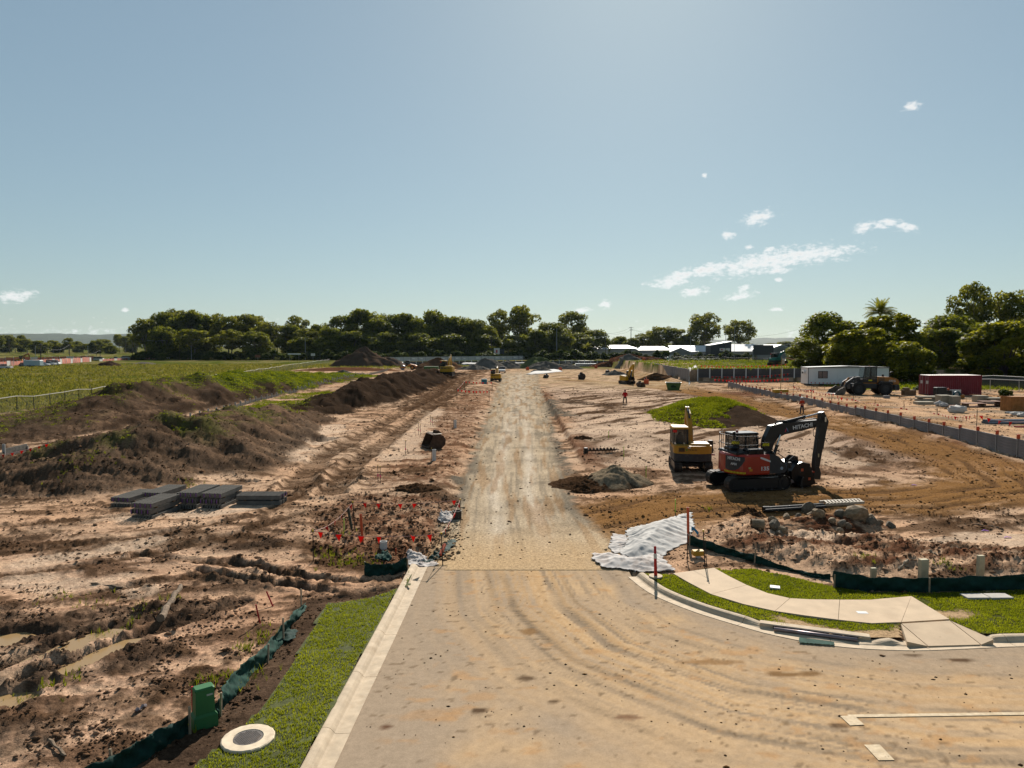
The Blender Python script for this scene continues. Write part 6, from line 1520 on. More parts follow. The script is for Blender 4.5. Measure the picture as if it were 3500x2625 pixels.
ram((1.2, 0, 1.9), (2.3, 0, 1.9), .09, ld, 'tilt_ram', .55); beam([(2.2, 2.0), (2.5, 1.5), (2.75, .8)], .16, [.16, .26, .16], M_LORG, ld, 'bell_crank'); 
for s_ in (-1, 1): ram((1.0, s_*.4, .8), (2.3, s_*.5, 1.35), .07, ld, 'lift_ram', .55)
MB().prism([(3.05, .95), (3.0, .5), (3.12, .12), (3.35, .03), (4.35, .05), (4.36, .09), (3.42, .12), (3.22, .25), (3.14, .55), (3.2, .98)], -1.3, 1.3, 'y').build('bucket', mat('worn_bucket', (.17, .145, .12), .6, .4, var=.3, scale=3), ld)
for s_ in (-1, 1): MB().prism([(3.05, .95), (3.0, .5), (3.12, .12), (3.35, .03), (4.30, .06), (3.95, .55), (3.2, .98)], s_*1.3-.02, s_*1.3+.02, 'y').build('bucket_side', mat('worn_bucket', (.17, .145, .12)), ld)
# ================================================================== WALLS, FENCES, SITE YARD
M_GALV = mat('galvanised_post', (.42, .41, .40), .5, .3, var=.12, dirt=.1)
M_WHITEPOST = mat('white_post', (.70, .70, .69), .6, var=.06)
M_SLEEPW = mat('wall_sleeper', (.30, .275, .265), .85, var=.15, scale=3, bump=.3, bscale=40)
M_SLEEPD = mat('dark_wall_panel', (.085, .082, .085), .85, var=.15, scale=1.5)
M_ORCAP = mat('orange_cap', (.80, .12, .04), .6)
def resample(P, step):
    P = [Vector(p) for p in P]; cum = [0]
    for i in range(1, len(P)): cum.append(cum[-1]+(P[i]-P[i-1]).length)
    n = max(1, int(round(cum[-1]/step))); out = []
    for k in range(n+1):
        s = cum[-1]*k/n; j = 1
        while j < len(P)-1 and cum[j] < s: j += 1
        out.append(P[j-1].lerp(P[j], (s-cum[j-1])/(cum[j]-cum[j-1])))
    return out
Q = resample([(x, y, 0) for x, y in RWALL], 2.35)
rw = empty('retaining_wall', (Q[0].x, Q[0].y, 0), 0, 'long grey sleeper retaining wall with orange capped steel posts along the haul road', 'retaining wall')
o0 = Vector((Q[0].x, Q[0].y, 0))
pm = MB().box(-.05, .05, -.075, -.06, -.3, 1.0).box(-.05, .05, .06, .075, -.3, 1.0).box(-.008, .008, -.06, .06, -.3, 1.0).mesh('post', M_GALV)
cm = MB().bbox(-.075, .075, -.09, .09, 0, .30, .02).mesh('cap', M_ORCAP)
for i in range(len(Q)-1):
    a, b = Q[i], Q[i+1]; d = b-a; rz = math.atan2(d.y, d.x); L = d.length; zb = zt(a.x-.6, a.y)-.05
    top = 1.22-.0025*max(0, a.y-50)+(.12 if (i//4) % 2 else 0); nrow = 6; hh = .2
    for k in range(nrow):
        z = top-(k+1)*hh
        s = link('sleeper', bpy.data.meshes.get('wall_sleeper_mesh') or MB().bbox(.03, 1.0-.03, -.045, .045, 0, hh-.008, .01).mesh('wall_sleeper_mesh', M_SLEEPW), None, rw, a-o0+Vector((0, 0, z)), (0, 0, rz)); s.scale = (L, 1, 1)
    p = link('post', pm, None, rw, a-o0+Vector((0, 0, 0)), (0, 0, rz)); p.scale = (1, 1, top+.06)
    link('cap', cm, None, rw, a-o0+Vector((0, 0, top+.02)), (0, 0, rz))
def panel_wall(label, P, step, h, base, mp, mpost, post_over=.12, pw=.09, z_of=None, group=None, grooves=6, name='retaining_wall'):
    Q = resample([(p[0], p[1], 0) for p in P], step); o0 = Q[0].copy(); o0.z = base if z_of is None else z_of(*xy(Q[0]))
    rt = empty(name, o0, 0, label, 'retaining wall', group)
    L = (Q[1]-Q[0]).length; mb = MB()
    for k in range(grooves): mb.box(.02, L-.02, -.04, .04, -.25+k*(h+.25)/grooves+.012, -.25+(k+1)*(h+.25)/grooves)
    me = mb.mesh('panel', mp); po = MB().box(-pw/2, pw/2, -.08, .08, -.3, h+post_over).mesh('post', mpost)
    for i, a in enumerate(Q):
        z = (base if z_of is None else z_of(a.x, a.y))-o0.z; b = Q[min(i+1, len(Q)-1)]; c = Q[max(i-1, 0)]; d = (b-a) if i < len(Q)-1 else (a-c)
        link('post', po, None, rt, (a.x-o0.x, a.y-o0.y, z), (0, 0, math.atan2(d.y, d.x)))
        if i < len(Q)-1: link('panel', me, None, rt, (a.x-o0.x, a.y-o0.y, z), (0, 0, math.atan2(d.y, d.x)))
    return rt
panel_wall('dark sleeper wall with white posts facing the pad, red flags strung across it', WALL2B, 2.32, 2.25, .95, M_SLEEPD, M_WHITEPOST, .1, .2, grooves=10)
panel_wall('grey sleeper wall stepping away from the open gap at the excavator by the skip', WALL2A, 2.4, 2.2, .85, M_SLEEPW, M_GALV, .05, .1, grooves=10)
panel_wall('far dark boundary wall with evenly spaced white posts below the printed hoarding', [(-44, 288), (-20, 300), (20, 306), (85, 300)], 2.7, 1.35, .0, M_SLEEPD, M_WHITEPOST, .35, .26, grooves=3)
panel_wall('low wall of grey sleepers with short posts running between the soil banks', [(-30.3, 38), (-31.2, 48), (-32.6, 80), (-34, 92), (-36, 147), (-39, 226)], 2.35, .36, 0, M_SLEEP, M_GALV, .3, .09, z_of=lambda x, y: zt(x+.4, y), grooves=2, name='low_wall')
# gap between the two walls: pale sheet on a dark step
p = G(2362, 1290, .9); o = crumple('geotextile_sheet', 'white sheet spread in the gap between the two dark walls', 'sheet', [(2352, 1290), (2356, 1276), (2376, 1274), (2384, 1290), (2370, 1296)], .25, M_GEO, 91, step=.25, freq=.5)
# ---- fences
def alpha_mat(name, color, alpha):
    m, nt, b, out = principled(name); b.inputs['Base Color'].default_value = (*[c*ALB for c in color], 1); b.inputs['Alpha'].default_value = alpha; b.inputs['Roughness'].default_value = .8; return m
M_MESH = alpha_mat('chain_mesh', (.12, .12, .10), .16); M_CLOTH = alpha_mat('dark_fence_cloth', (.035, .035, .038), .9)
M_RAIL = mat('pale_top_rail', (.62, .58, .50), .5, .2, var=.1)
M_FPOST = mat('grey_fence_post', (.10, .095, .085), .7, .3)
def fence(label, P, step, h, mesh_m, rail_m=M_RAIL, post_m=M_FPOST, rr=.045, pr=.045, wob=.12, seed=1, zoff=0.0):
    Q = resample([(p[0], p[1], 0) for p in P], step); r = random.Random(seed); tops = []
    for q in Q: q.z = zt(q.x, q.y)+zoff
    o0 = Q[0].copy(); rt = empty('fence', o0, 0, label, 'fence'); po = MB().cyl((0, 0, -.2), (0, 0, h+.05), pr, n=6).mesh('post', post_m)
    for q in Q:
        link('post', po, None, rt, q-o0, (r.uniform(-.04, .04), r.uniform(-.04, .04), 0)); tops.append(q-o0+Vector((r.uniform(-wob, wob)*.4, 0, h+r.uniform(-wob, wob))))
    MB().tube(tops, rr, 5).build('top_rail', rail_m, rt)
    for i in range(len(Q)-1):
        a, b = Q[i]-o0, Q[i+1]-o0
        MB().add([a, b, tops[i+1], tops[i]], [(0, 1, 2, 3)]).build('mesh_panel', mesh_m, rt)
    return rt
fence('long wire mesh fence with pale top rail between the grass field and the soil banks', [(-52.5, 52), (-54.2, 72), (-56.5, 98), (-59.4, 124), (-67, 190), (-85, 331)], 3.3, 1.55, M_MESH, seed=3)
fence('mesh fence with dark cloth and pale rail under the mango trees behind the container', [(76.7, 134), (78, 116), (79, 100), (80, 86)], 3.2, 1.75, M_CLOTH, seed=5)
fence('temporary mesh fence with pale rail right of the red container', [(66, 104), (70.6, 100.5), (77, 96)], 3.4, 1.75, M_MESH, M_WHITEPOST, M_GALV, .05, .05, seed=7)
fence('wire fence on the upper terrace behind the dark wall', [(50, 262), (62, 215), (71, 172), (78, 150)], 3.5, 1.4, M_MESH, M_FPOST, M_FPOST, .03, .04, seed=9)
# ---- hoarding printed with a mirrored company mark (seen from behind)
M_HOARD = mat('grey_hoarding', (.66, .63, .60), .8, var=.10, scale=.4); M_HTXT = mat('hoarding_print', (1.2, 1.15, 1.05), .7, var=.05)
Q = resample([(-66, 350, 0), (-57, 352, 0), (-10, 385, 0), (45, 430, 0), (100, 440, 0)], 4.2)
o0 = Q[0].copy(); hb = empty('hoarding', o0, 0, 'long grey printed hoarding along the far site boundary below the trees', 'hoarding')
for i in range(len(Q)-1):
    a, b = Q[i]-o0, Q[i+1]-o0; d = b-a; rz = math.atan2(d.y, d.x)
    pn = MB().box(.06, d.length-.06, -.03, .03, .1, 2.25).build('panel', M_HOARD, hb, a, (0, 0, rz)); MB().box(-.05, .05, -.06, .06, -.2, 2.4).build('post', M_FPOST, hb, a, (0, 0, rz))
    if i % 3 == 1:
        t = text(pn, 'CBM', 1.05, M_HTXT, frame((d.length/2, -.045, 1.3), (1, 0, 0), (0, 0, 1)) @ Matrix.Diagonal((-1, 1, 1, 1)), squash=1.15, bold=.02)
    elif i % 3 == 2: MB().box(d.length*.3, d.length*.62, -.04, -.032, 1.1, 1.45).build('print_bar', M_HTXT, pn)
# ---- site hut
M_HUT = mat('hut_panel', (.92, .91, .90), .6, var=.04, scale=1.0, dirt=.06)
hz = gz(57, 121); ht = empty('site_hut', (50.3, 120.6, hz), 0, 'long white transportable site hut with barred window on the pad', 'site hut'); HL, HD, HH = 13.7, 3.0, 2.95
mb = MB(); NP = 11
for i in range(NP): MB().box(i*HL/NP+.01, (i+1)*HL/NP-.01, 0, .06, .28, HH).build('wall_panel', M_HUT, ht)
MB().box(.0, .06, .062, HD, .28, HH).build('end_wall', M_HUT, ht); MB().box(HL-.06, HL, .062, HD, .28, HH).build('end_wall', M_HUT, ht); MB().box(.06, HL-.06, HD-.06, HD, .28, HH).build('back_wall', M_HUT, ht)
MB().box(.0, HL, .0, HD, .16, .275).build('skid', M_GREYP, ht)
mb = MB(); n = 12
for i in range(6):
    x = .6+i*(HL-1.2)/5; MB().box(x-.12, x+.12, .2, HD-.2, -.1, .16).build('support_block', M_WOODD, ht)
MB().prism([(-.08, HH+.0), (-.08, HH+.14), (HL/2, HH+.36), (HL+.08, HH+.14), (HL+.08, HH)], -.1, HD+.1, 'y').build('roof', mat('hut_roof', (.40, .41, .38), .5, var=.08), ht)
MB().prism([(-.1, HH+.02), (-.1, HH+.10), (HL/2, HH+.30), (HL+.1, HH+.10), (HL+.1, HH+.02), (HL/2, HH+.2)], -.14, -.104, 'y').build('fascia', M_GREYP, ht)
MB().box(-.02, .08, -.02, -.002, .2, HH).build('corner_trim', M_GREYP, ht)
wd = MB().box(1.75, 3.25, -.03, -.004, 1.25, 2.4).build('window', M_GLASS, ht)
MB().box(1.68, 1.75, -.045, 0, 1.2, 2.45).box(3.25, 3.32, -.045, 0, 1.2, 2.45).box(1.75, 3.25, -.045, 0, 2.4, 2.45).box(1.75, 3.25, -.045, 0, 1.2, 1.25).build('window_frame', M_GREYP, wd)
bar = MB().box(-.03, .03, -.055, -.035, 1.27, 2.38).mesh('bar', mat('pink_bar', (.55, .38, .34), .6))
for i in range(11):
    if i == 4: continue
    link('bar', bar, None, wd, (1.82+i*.136, 0, 0))
ac = MB().bbox(-.42, -.002, 1.0, 1.75, 1.95, 2.4, .03).build('air_conditioner', M_HUT, ht); MB().box(-.43, -.422, 1.05, 1.7, 2.0, 2.35).build('grille', M_GREYP, ac)
# ---- red container
M_CONT = mat('container_red', (.23, .028, .038), .6, var=.15, scale=1.5, dirt=.1, dirt_col=(.15, .06, .04))
cz = gz(58, 93); ct = empty('shipping_container', (54.4, 92.4, cz), R(1), 'dark red corrugated shipping container on the pad', 'container'); CL, CW, CH = 6.85, 2.44, 2.62
def corr(n, L, amp=.05):
    v = []; 
    for i in range(n+1): v += [(i*L/n, 0), (i*L/n+L/n*.3, 0), (i*L/n+L/n*.5, amp), (i*L/n+L/n*.8, amp)]
    return [p for p in v if p[0] <= L]
def sheetwall(pts, z0, z1, M, nm):
    mb = MB(); k = len(pts); mb.add([M @ Vector((p[0], p[1], z0)) for p in pts]+[M @ Vector((p[0], p[1], z1)) for p in pts], [(i, i+1, k+i+1, k+i) for i in range(k-1)]); return mb.build(nm, M_CONT, ct)
sheetwall(corr(26, CL-.2), .15, CH-.1, Matrix.Translation((.1, .02, 0)), 'side_wall'); sheetwall(corr(26, CL-.2), .15, CH-.1, Matrix.Translation((.1, CW-.07, 0)), 'side_wall'); sheetwall(corr(9, CW-.2), .15, CH-.1, Matrix.Translation((CL-.02, .1, 0)) @ Matrix.Rotation(R(90), 4, 'Z'), 'end_wall')
for y_ in (0, CW/2+.01): 
    dr = MB().box(-.0, .05, y_+.08, y_+CW/2-.08, .15, CH-.1).build('door', M_CONT, ct)
    for k in (.3, .7): MB().cyl((-.03, y_+CW/2*k, .1), (-.03, y_+CW/2*k, CH-.1), .02, n=6).build('lock_rod', M_GALV, dr)
    MB().box(-.012, -.002, y_+.3, y_+.8, 1.5, 1.9).build('label_plate', M_WHITE, dr)
for x in (0, CL-.12):
    for y_ in (0, CW-.12): MB().box(x, x+.12, y_, y_+.12, 0, CH).build('corner_post', M_CONT, ct)
for y_ in (-.0, CW-.1):
    for z in (.0, CH-.12): MB().box(.12, CL-.12, y_, y_+.1, z, z+.12).build('side_rail', M_CONT, ct)
mb = MB(); cr_ = corr(26, CL-.1, .03); k = len(cr_); mb.add([(p[0]+.05, .02, CH+p[1]-.01) for p in cr_]+[(p[0]+.05, CW-.02, CH+p[1]-.01) for p in cr_], [(i, i+1, k+i+1, k+i) for i in range(k-1)]); mb.build('roof', mat('container_roof', (.50, .42, .33), .6, var=.15), ct)
# ---- things lying around the container
def onpad(u, v, z=1.0):
    g = G(u, v, z)
    for _ in range(4): g = G(u, v, zt(g.x, g.y))
    return g
def item(name, label, cat, u, v, builder, rz=0.0):
    g = onpad(u, v); rt = empty(name, g, rz, label, cat); builder(rt); return rt
M_BLOCK = mat('cream_concrete', (.40, .345, .255), .85, var=.12, scale=2, bump=.2); M_PLATE = mat('rusty_plate', (.22, .095, .055), .8, .2, var=.3, scale=2)
def blk(L, D_, H_, m=M_BLOCK, nm='block', z=0): return lambda rt: MB().bbox(0, L, 0, D_, z-.02, z+H_, .02).build(nm, m, rt)
item('concrete_block', 'tall cream concrete block in front of the red container', 'block', 3217, 1382, blk(1.25, 1.2, .98)); item('concrete_block', 'second cream block butted to the tall one, nearer the rusty plates', 'block', 3257, 1384, blk(.85, 1.0, .95)); item('concrete_block', 'cream block beside the pale slabs right of the container', 'block', 3341, 1375, blk(1.25, 1.0, .75))
def slabs(L, D_, n, m=M_BLOCK, t=.14, gap=.1, nm='slab'):
    def f(rt):
        for i in range(n):
            MB().bbox(.05*i, L+.05*i, 0, D_, i*(t+gap), i*(t+gap)+t, .015).build(nm, m, rt)
            if i: 
                for x in (.3, L-.3): MB().box(x, x+.1, .05, D_-.05, i*(t+gap)-gap, i*(t+gap)).build('bearer', M_WOODD, rt)
    return f
item('slab_stack', 'pale concrete slabs stacked left of the tall cream block', 'slab stack', 3138, 1383, slabs(1.9, 1.0, 1, t=.3)); item('slab_stack', 'upper pair of pale slabs leaning beside the tall cream block', 'slab stack', 3145, 1372, slabs(2.3, 1.2, 2, t=.22, gap=.14)); item('slab_stack', 'round-edged pale slab on timbers right of the container', 'slab stack', 3375, 1376, slabs(1.9, 1.0, 2, t=.16, gap=.2))
item('plate_stack', 'stack of thin rusty steel plates in front of the container', 'steel plates', 3300, 1392, slabs(2.3, 1.2, 2, M_PLATE, .05, .3, 'plate')); item('plate_stack', 'rusty steel plates on bearers nearer the orange box', 'steel plates', 3358, 1390, slabs(2.3, 1.2, 3, M_PLATE, .05, .2, 'plate')); item('plate_stack', 'low rusty plates half hidden behind the orange box', 'steel plates', 3420, 1391, slabs(2.0, 1.2, 2, M_PLATE, .05, .2, 'plate')); item('plate_stack', 'thin rusty plate under the tall cream block', 'steel plates', 3240, 1388, slabs(2.2, .8, 1, M_PLATE, .05, .2, 'plate'))
def sack(w, d, h, seed, m=M_GEO):
    def f(rt):
        bm = bmesh.new(); bmesh.ops.create_icosphere(bm, subdivisions=3, radius=1); r = random.Random(seed); a, b, c = r.uniform(0, 6), r.uniform(0, 6), r.uniform(0, 6)
        for v in bm.verts:
            k = 1+.16*math.sin(v.co.x*4+a)*math.sin(v.co.y*5+b)+.09*math.sin(v.co.z*9+c+v.co.x*6)
            v.co = Vector((v.co.x*w/2*k, v.co.y*d/2*k, max(-.02, (v.co.z*.6+.45)*h*k)))
        me = bpy.data.meshes.new('bag'); bm.to_mesh(me); bm.free(); me.materials.append(m); link('bag', me, None, rt, smooth=True)
    return f
item('bulk_bag', 'white wrapped bag sitting alone on the pad before the container', 'bag', 3270, 1410, sack(1.7, 1.3, .62, 1)); item('bulk_bag', 'white sagging bag beside the pale slabs', 'bag', 3212, 1388, sack(1.0, .9, .5, 2, M_GEO2)); item('bulk_bag', 'second white bag lying right of the sagging one', 'bag', 3228, 1391, sack(.9, .7, .4, 3, M_GEO2)); item('bulk_bag', 'white bag lying by the white pipe near the orange box', 'bag', 3470, 1419, sack(.9, .6, .3, 4)); item('bulk_bag', 'white bag at the edge past the white pipe', 'bag', 3494, 1424, sack(.8, .6, .3, 5))
def pallets(rt):
    for k in range(3):
        for i in range(8): MB().box(0, 1.7, i*.15, i*.15+.12, .1+k*.3, .13+k*.3).build('board', mat('orange_timber', (.40, .17, .05), .8, var=.25, scale=3), rt)
        for i in range(3): MB().box(i*.75, i*.75+.12, 0, 1.2, -.02+k*.3 if k == 0 else k*.3-.16, .1+k*.3).build('bearer', mat('orange_timber', (.40, .17, .05)), rt)
def crate(w, d, h, m, slats=8):
    def f(rt):
        for i in range(slats):
            x = i*w/slats; MB().box(x+.01, x+w/slats-.01, 0, .04, 0, h).build('board', m, rt)
        for i in range(5): MB().box(0, .04, .05+i*(d-.05)/5, .05+(i+1)*(d-.05)/5-.02, 0, h).build('board', m, rt)
        MB().box(.05, w, .05, d, 0, h-.05).build('core', m, rt); MB().box(0, w, -.03, -.001, h*.25, h*.25+.1).box(0, w, -.03, -.001, h*.75, h*.75+.1).build('batten', m, rt)
    return f
item('formwork_box', 'tall orange stained timber formwork box on the pad', 'formwork', 3456, 1407, crate(2.6, 1.6, 1.45, mat('orange_timber', (.40, .17, .05), .8, var=.25, scale=3)))
item('timber_stack', 'brown timber pack stepped up behind the wheel loader', 'timber stack', 3091, 1352, lambda rt: [MB().bbox(0, 1.55, 0, .8, 0, .72, .02).build('timber_pack', mat('brown_timber', (.20, .115, .06), .8, var=.3, scale=5), rt), MB().bbox(.1, .75, .1, .7, .722, 1.0, .02).build('timber_pack', mat('brown_timber', (.20, .115, .06)), rt)])
def reel(rt):
    MB().bbox(-.6, .75, .5, .58, .2, 1.05, .02).build('board', M_WHITE, rt); MB().pipe((0, 0, .45), (0, .25, .45), .45, .3, 22).build('hose_coil', mat('teal_hose', (.03, .12, .15), .6), rt); MB().bbox(.35, .85, -.1, .2, 0, .45, .03).build('orange_tank', M_LORG, rt)
item('hose_reel', 'coiled teal hose leaning on a white board by the container', 'hose reel', 3272, 1362, reel)
item('generator', 'black machine standing against the red container', 'generator', 3203, 1362, lambda rt: [MB().bbox(0, 1.2, 0, .9, 0, 1.35, .05).build('housing', M_BLACK, rt), MB().bbox(1.2, 1.9, .1, .8, 0, 1.0, .05).build('tank', M_BUCK, rt), MB().sphere((1.5, .3, 1.12), .16, 8, 6).build('lamp', M_ORPVC, rt)])
def pipes(n, L, r, m, rows=1):
    me = {}
    def f(rt):
        for j in range(rows):
            for i in range(n-j): MB().pipe((0, (i+.5*j)*r*2.05, r+j*r*1.75), (L, (i+.5*j)*r*2.05, r+j*r*1.75), r, r*.85, 10).build('pipe', m, rt)
    return f
M_PIPEG = mat('grey_pipe', (.27, .30, .34), .45, var=.08)
item('pipe_pack', 'bundle of grey pipes lying on the pad beside the red flags', 'pipes', 3374, 1449, pipes(4, 5.6, .09, M_PIPEG, 2), R(4)); item('pipe_pack', 'white pipe lying in front of the orange box', 'pipes', 3438, 1413, pipes(2, 3.0, .08, M_WHITE), R(-8)); item('pipe_pack', 'long white pipes behind the cream block', 'pipes', 3360, 1367, pipes(3, 3.4, .11, M_WHITE), R(-4)); item('pipe_pack', 'red pipe lying next to the grey pipe bundle', 'pipes', 3470, 1461, pipes(2, 2.4, .05, M_REDPAINT), R(3))
o = item('concrete_block', 'small grey block beneath the wheel loader', 'block', 3023, 1362, blk(.7, .4, .35, M_SLEEPW))
# ---- solar light mast on yellow weights
g = onpad(2668, 1341); sl_ = empty('light_mast', g, 0, 'solar light mast on yellow weight blocks behind the long wall', 'light mast')
MB().bbox(-1.0, .95, -.5, .5, -.03, .42, .05).build('weight', mat('yellow_weight', (.58, .33, .03), .7, dirt=.2), sl_); MB().cyl((0, 0, .4), (.06, 0, 4.9), .055, n=8).build('mast', mat('mast_yellow', (.42, .32, .14), .6), sl_)
MB().box(-.55, .75, -.45, .45, 4.85, 4.92, Matrix.Rotation(R(14), 4, 'Y')).build('solar_panel', mat('panel_brown', (.20, .13, .09), .4), sl_); MB().bbox(.1, .45, -.12, .12, 4.0, 4.65, .03).build('lamp_box', mat('lamp_cream', (.5, .46, .34), .5), sl_)
# ---- pickets with flags on the pad, strings across the far walls
flagF = MB().add([(-.12, 0, 0), (.12, 0, 0), (.0, .012, -.26), (-.12, .02, 0), (.12, .02, 0), (0, .032, -.26)], [(0, 2, 1), (3, 4, 5), (0, 1, 4, 3), (1, 2, 5, 4), (2, 0, 3, 5)]).mesh('flag', M_FLAG)
tops = []; names = ['beside the light mast', 'second along from the light mast', 'third along from the light mast', 'in front of the loader bucket', 'below the loader wheels', 'past the loader towards the container', 'level with the white bag', 'beside the grey pipe bundle', 'past the grey pipe bundle']
for (u, v), nm in zip(((2711, 1345), (2774, 1361), (2843, 1374), (2916, 1393), (2990, 1411), (3089, 1428), (3202, 1450), (3338, 1462), (3520, 1490)), names):
    g = onpad(u, v); o = MB().cyl((0, 0, -.1), (0, 0, 1.42), .028, n=6).build('star_picket', M_PICK, None, g); tag(o, 'thin dark picket holding red flags on the pad, '+nm, 'picket'); tops.append(g+Vector((0, 0, 1.05)))
bunting('red flag bunting on pickets along the pad beside the loader', tops[:6], 32, .25, 1.35, r=.012, me=flagF); bunting('red flag bunting on pickets from the white bag to the grey pipes', tops[5:], 22, .25, 1.25, r=.012, me=flagF)
def str2(label, a, b, y0, y1, n, size=1.0, sag=.3): bunting(label, [ATN(a[0], a[1], y0), ATN(b[0], b[1], y1)], n, sag, size, r=.012, me=flagF)
str2('upper string of red flags across the dark white-posted wall', (2428, 1286), (2700, 1276), 138.6, 138.8, 20, 1.7); str2('lower string of red flags at the foot of the dark white-posted wall', (2440, 1296), (2700, 1293), 134, 136, 22, 1.7); str2('red flags strung along the terrace above the dark wall', (2390, 1249), (2690, 1244), 150, 150, 24, 1.6); str2('red flags hanging before the site hut', (2766, 1306), (2925, 1308), 118.5, 118.5, 12, 1.0, .05)
sq = [hit(1562, 1366), hit(1588, 1332), hit(1682, 1335), hit(1672, 1372)]; tp = []
for g, nm in zip(sq, ('left near', 'left far', 'right far', 'right near')):
    o = MB().cyl((0, 0, -.1), (0, 0, 1.5), .028, n=6).build('star_picket', M_PICK, None, g); tag(o, f'picket holding red flags round the manhole pit by the small yellow excavator, {nm} corner', 'picket'); tp.append(g+Vector((0, 0, 1.42)))
bunting('red flags around the far side of the pit by the small yellow excavator', tp[1:3], 8, .1, 1.25, r=.012, me=flagF); bunting('red flags along the near side of the pit by the small yellow excavator', [tp[0], tp[3]], 9, .12, 1.25, r=.012, me=flagF); bunting('red flags down the soil bank side of the pit by the small yellow excavator', [tp[1], tp[0]], 4, .1, 1.1, r=.012, me=flagF)
g = hit(1655, 1312); o = MB().bbox(-.55, .55, -.5, .5, -.1, .95, .06).build('water_tank', mat('teal_tank', (.05, .22, .26), .5), None, g); tag(o, 'teal plastic tank beside the small yellow excavator', 'tank')
# left: flagged edge of the low wall
bunting('red flags on the short wall seen past the near soil bank', [hit(-30, 1622)+Vector((0, 0, .9)), hit(175, 1568)+Vector((0, 0, .9))], 7, .08, 1.1, r=.01)
# ---- green skip, flat green skip
M_SKIP = mat('skip_green', (.085, .17, .045), .6, var=.12, scale=2, dirt=.2)
g = hit(2305, 1333); sk = empty('skip_bin', (g.x, g.y+.8, gz(g.x, g.y)), R(-12), 'green tapered skip bin standing on the sandy flat', 'skip')
mb = MB(); a0, a1, b0, b1 = .98, 1.32, .7, .95; H_ = 1.28
def taper_ring(s): return [(-(a0+(a1-a0)*s), -(b0+(b1-b0)*s), H_*s), ((a0+(a1-a0)*s), -(b0+(b1-b0)*s), H_*s), ((a0+(a1-a0)*s), (b0+(b1-b0)*s), H_*s), (-(a0+(a1-a0)*s), (b0+(b1-b0)*s), H_*s)]
o_, i_ = taper_ring(0)+taper_ring(1), [(x*.95, y*.94, z+.05 if z < .1 else z) for x, y, z in taper_ring(0)+taper_ring(1)]
mb.add(o_+i_, [(0, 3, 2, 1)]+[(i, (i+1) % 4, 4+(i+1) % 4, 4+i) for i in range(4)]+[(4+i, 4+(i+1) % 4, 12+(i+1) % 4, 12+i) for i in range(4)]+[(8+i, 12+i, 12+(i+1) % 4, 8+(i+1) % 4) for i in range(4)]+[(8, 9, 10, 11)]); mb.build('body', M_SKIP, sk)
for s_ in (-1, 1): MB().box(-1.34, 1.34, s_*.95-.04, s_*.95+.04, 1.24, 1.32).build('rim', M_GALV, sk); MB().box(s_*1.32-.04, s_*1.32+.04, -.91, .91, 1.24, 1.32).build('rim', M_GALV, sk)
MB().prism([(-.4, .45), (.45, .45), (.5, .7), (.2, .78), (.0, .92), (-.3, .8), (-.45, .7)], -.905, -.87, 'y').build('printed_mark', mat('dark_print', (.02, .05, .02), .6), sk)
g = G(1474, 1264, .0); o = MB().prism([(-2.2, .1), (2.2, .1), (2.3, 1.1), (-2.3, 1.1)], -1, 1, 'y').build('skip_bin', M_SKIP, None, (g.x, g.y, zt(g.x, g.y))); tag(o, 'low green skip half hidden behind the dark soil bank', 'skip')
# ---- far piles
def farpile(label, u, v, rx, ry, h, c, cat='gravel pile', name='gravel_pile', y=None, n=44, rough=.25, fine=1.2):
    g = G(u, v, 0); pile(name, label, cat, (g.x, g.y+ry*.8), rx, ry, h, flatc(c, .3, 2.0), 0, int(u)+int(v), rough, 1.0, n, fine=fine)
GC = (.14, .125, .105)
farpile('large dark soil mound behind the left grass bank', 1225, 1253, 15, 11, 6.2, C_DARK*2.0, 'soil heap', 'soil_heap', n=64, rough=.7, fine=2.5); farpile('brown part of the soil mound beside the large dark one', 1310, 1252, 8, 7, 3.6, C_DARK*1.9+.02, 'soil heap', 'soil_heap', rough=.6, fine=2.5)
farpile('low red brown earth pad before the large soil mound', 1180, 1268, 16, 8, 1.0, C_RED*.9, 'soil heap', 'soil_heap', rough=.1); farpile('small gravel pile beside the low sleeper wall', 1160, 1291, 3.6, 3, 1.3, GC)
farpile('brown soil pile right of the road roller', 1500, 1262, 9, 7, 3.4, C_MUD*1.5, 'soil heap', 'soil_heap', rough=.5, fine=2); farpile('grey gravel pile behind the white utility truck', 1668, 1262, 7, 6, 3.6, GC); farpile('second grey gravel pile behind the white utility truck', 1736, 1260, 6.5, 5, 2.6, GC); farpile('low gravel pile between soil and road end', 1620, 1264, 5, 4, 1.6, GC)
farpile('green topped gravel pile at the road end', 1842, 1260, 8, 6, 4.2, np.array((.10, .115, .05))); farpile('grey gravel pile right of the road end', 1868, 1262, 7, 5, 2.8, GC); farpile('gravel pile beside the stacked pipes', 1935, 1262, 6, 5, 2.0, GC)
farpile('long red brown earth bank before the boundary wall', 2170, 1255, 17, 7, 2.8, C_RED*.85, 'soil heap', 'soil_heap', n=60, rough=.3); farpile('grey gravel pile behind the excavator by the skip', 2152, 1261, 5, 4, 2.2, GC); farpile('low gravel pile left of the excavator by the skip', 2108, 1283, 3.6, 3, 1.2, GC); farpile('pale gravel pile on the terrace', 2345, 1243, 7, 6, 2.2, np.array(GC)*1.2)
farpile('brown rubbish heap with pipes before the grey wall', 2250, 1301, 4.2, 3, 1.5, C_MUD, 'soil heap', 'soil_heap', rough=.3, fine=.9); farpile('small gravel pile on a white sheet at the road end', 1856, 1272, 3.5, 3, 1.3, GC)
o = crumple('geotextile_sheet', 'white sheet spread under gravel at the end of the road', 'sheet', [(1798, 1280), (1830, 1268), (1900, 1264), (1925, 1270), (1870, 1277), (1812, 1281)], .3, M_GEO, 93, step=.5, freq=.3)
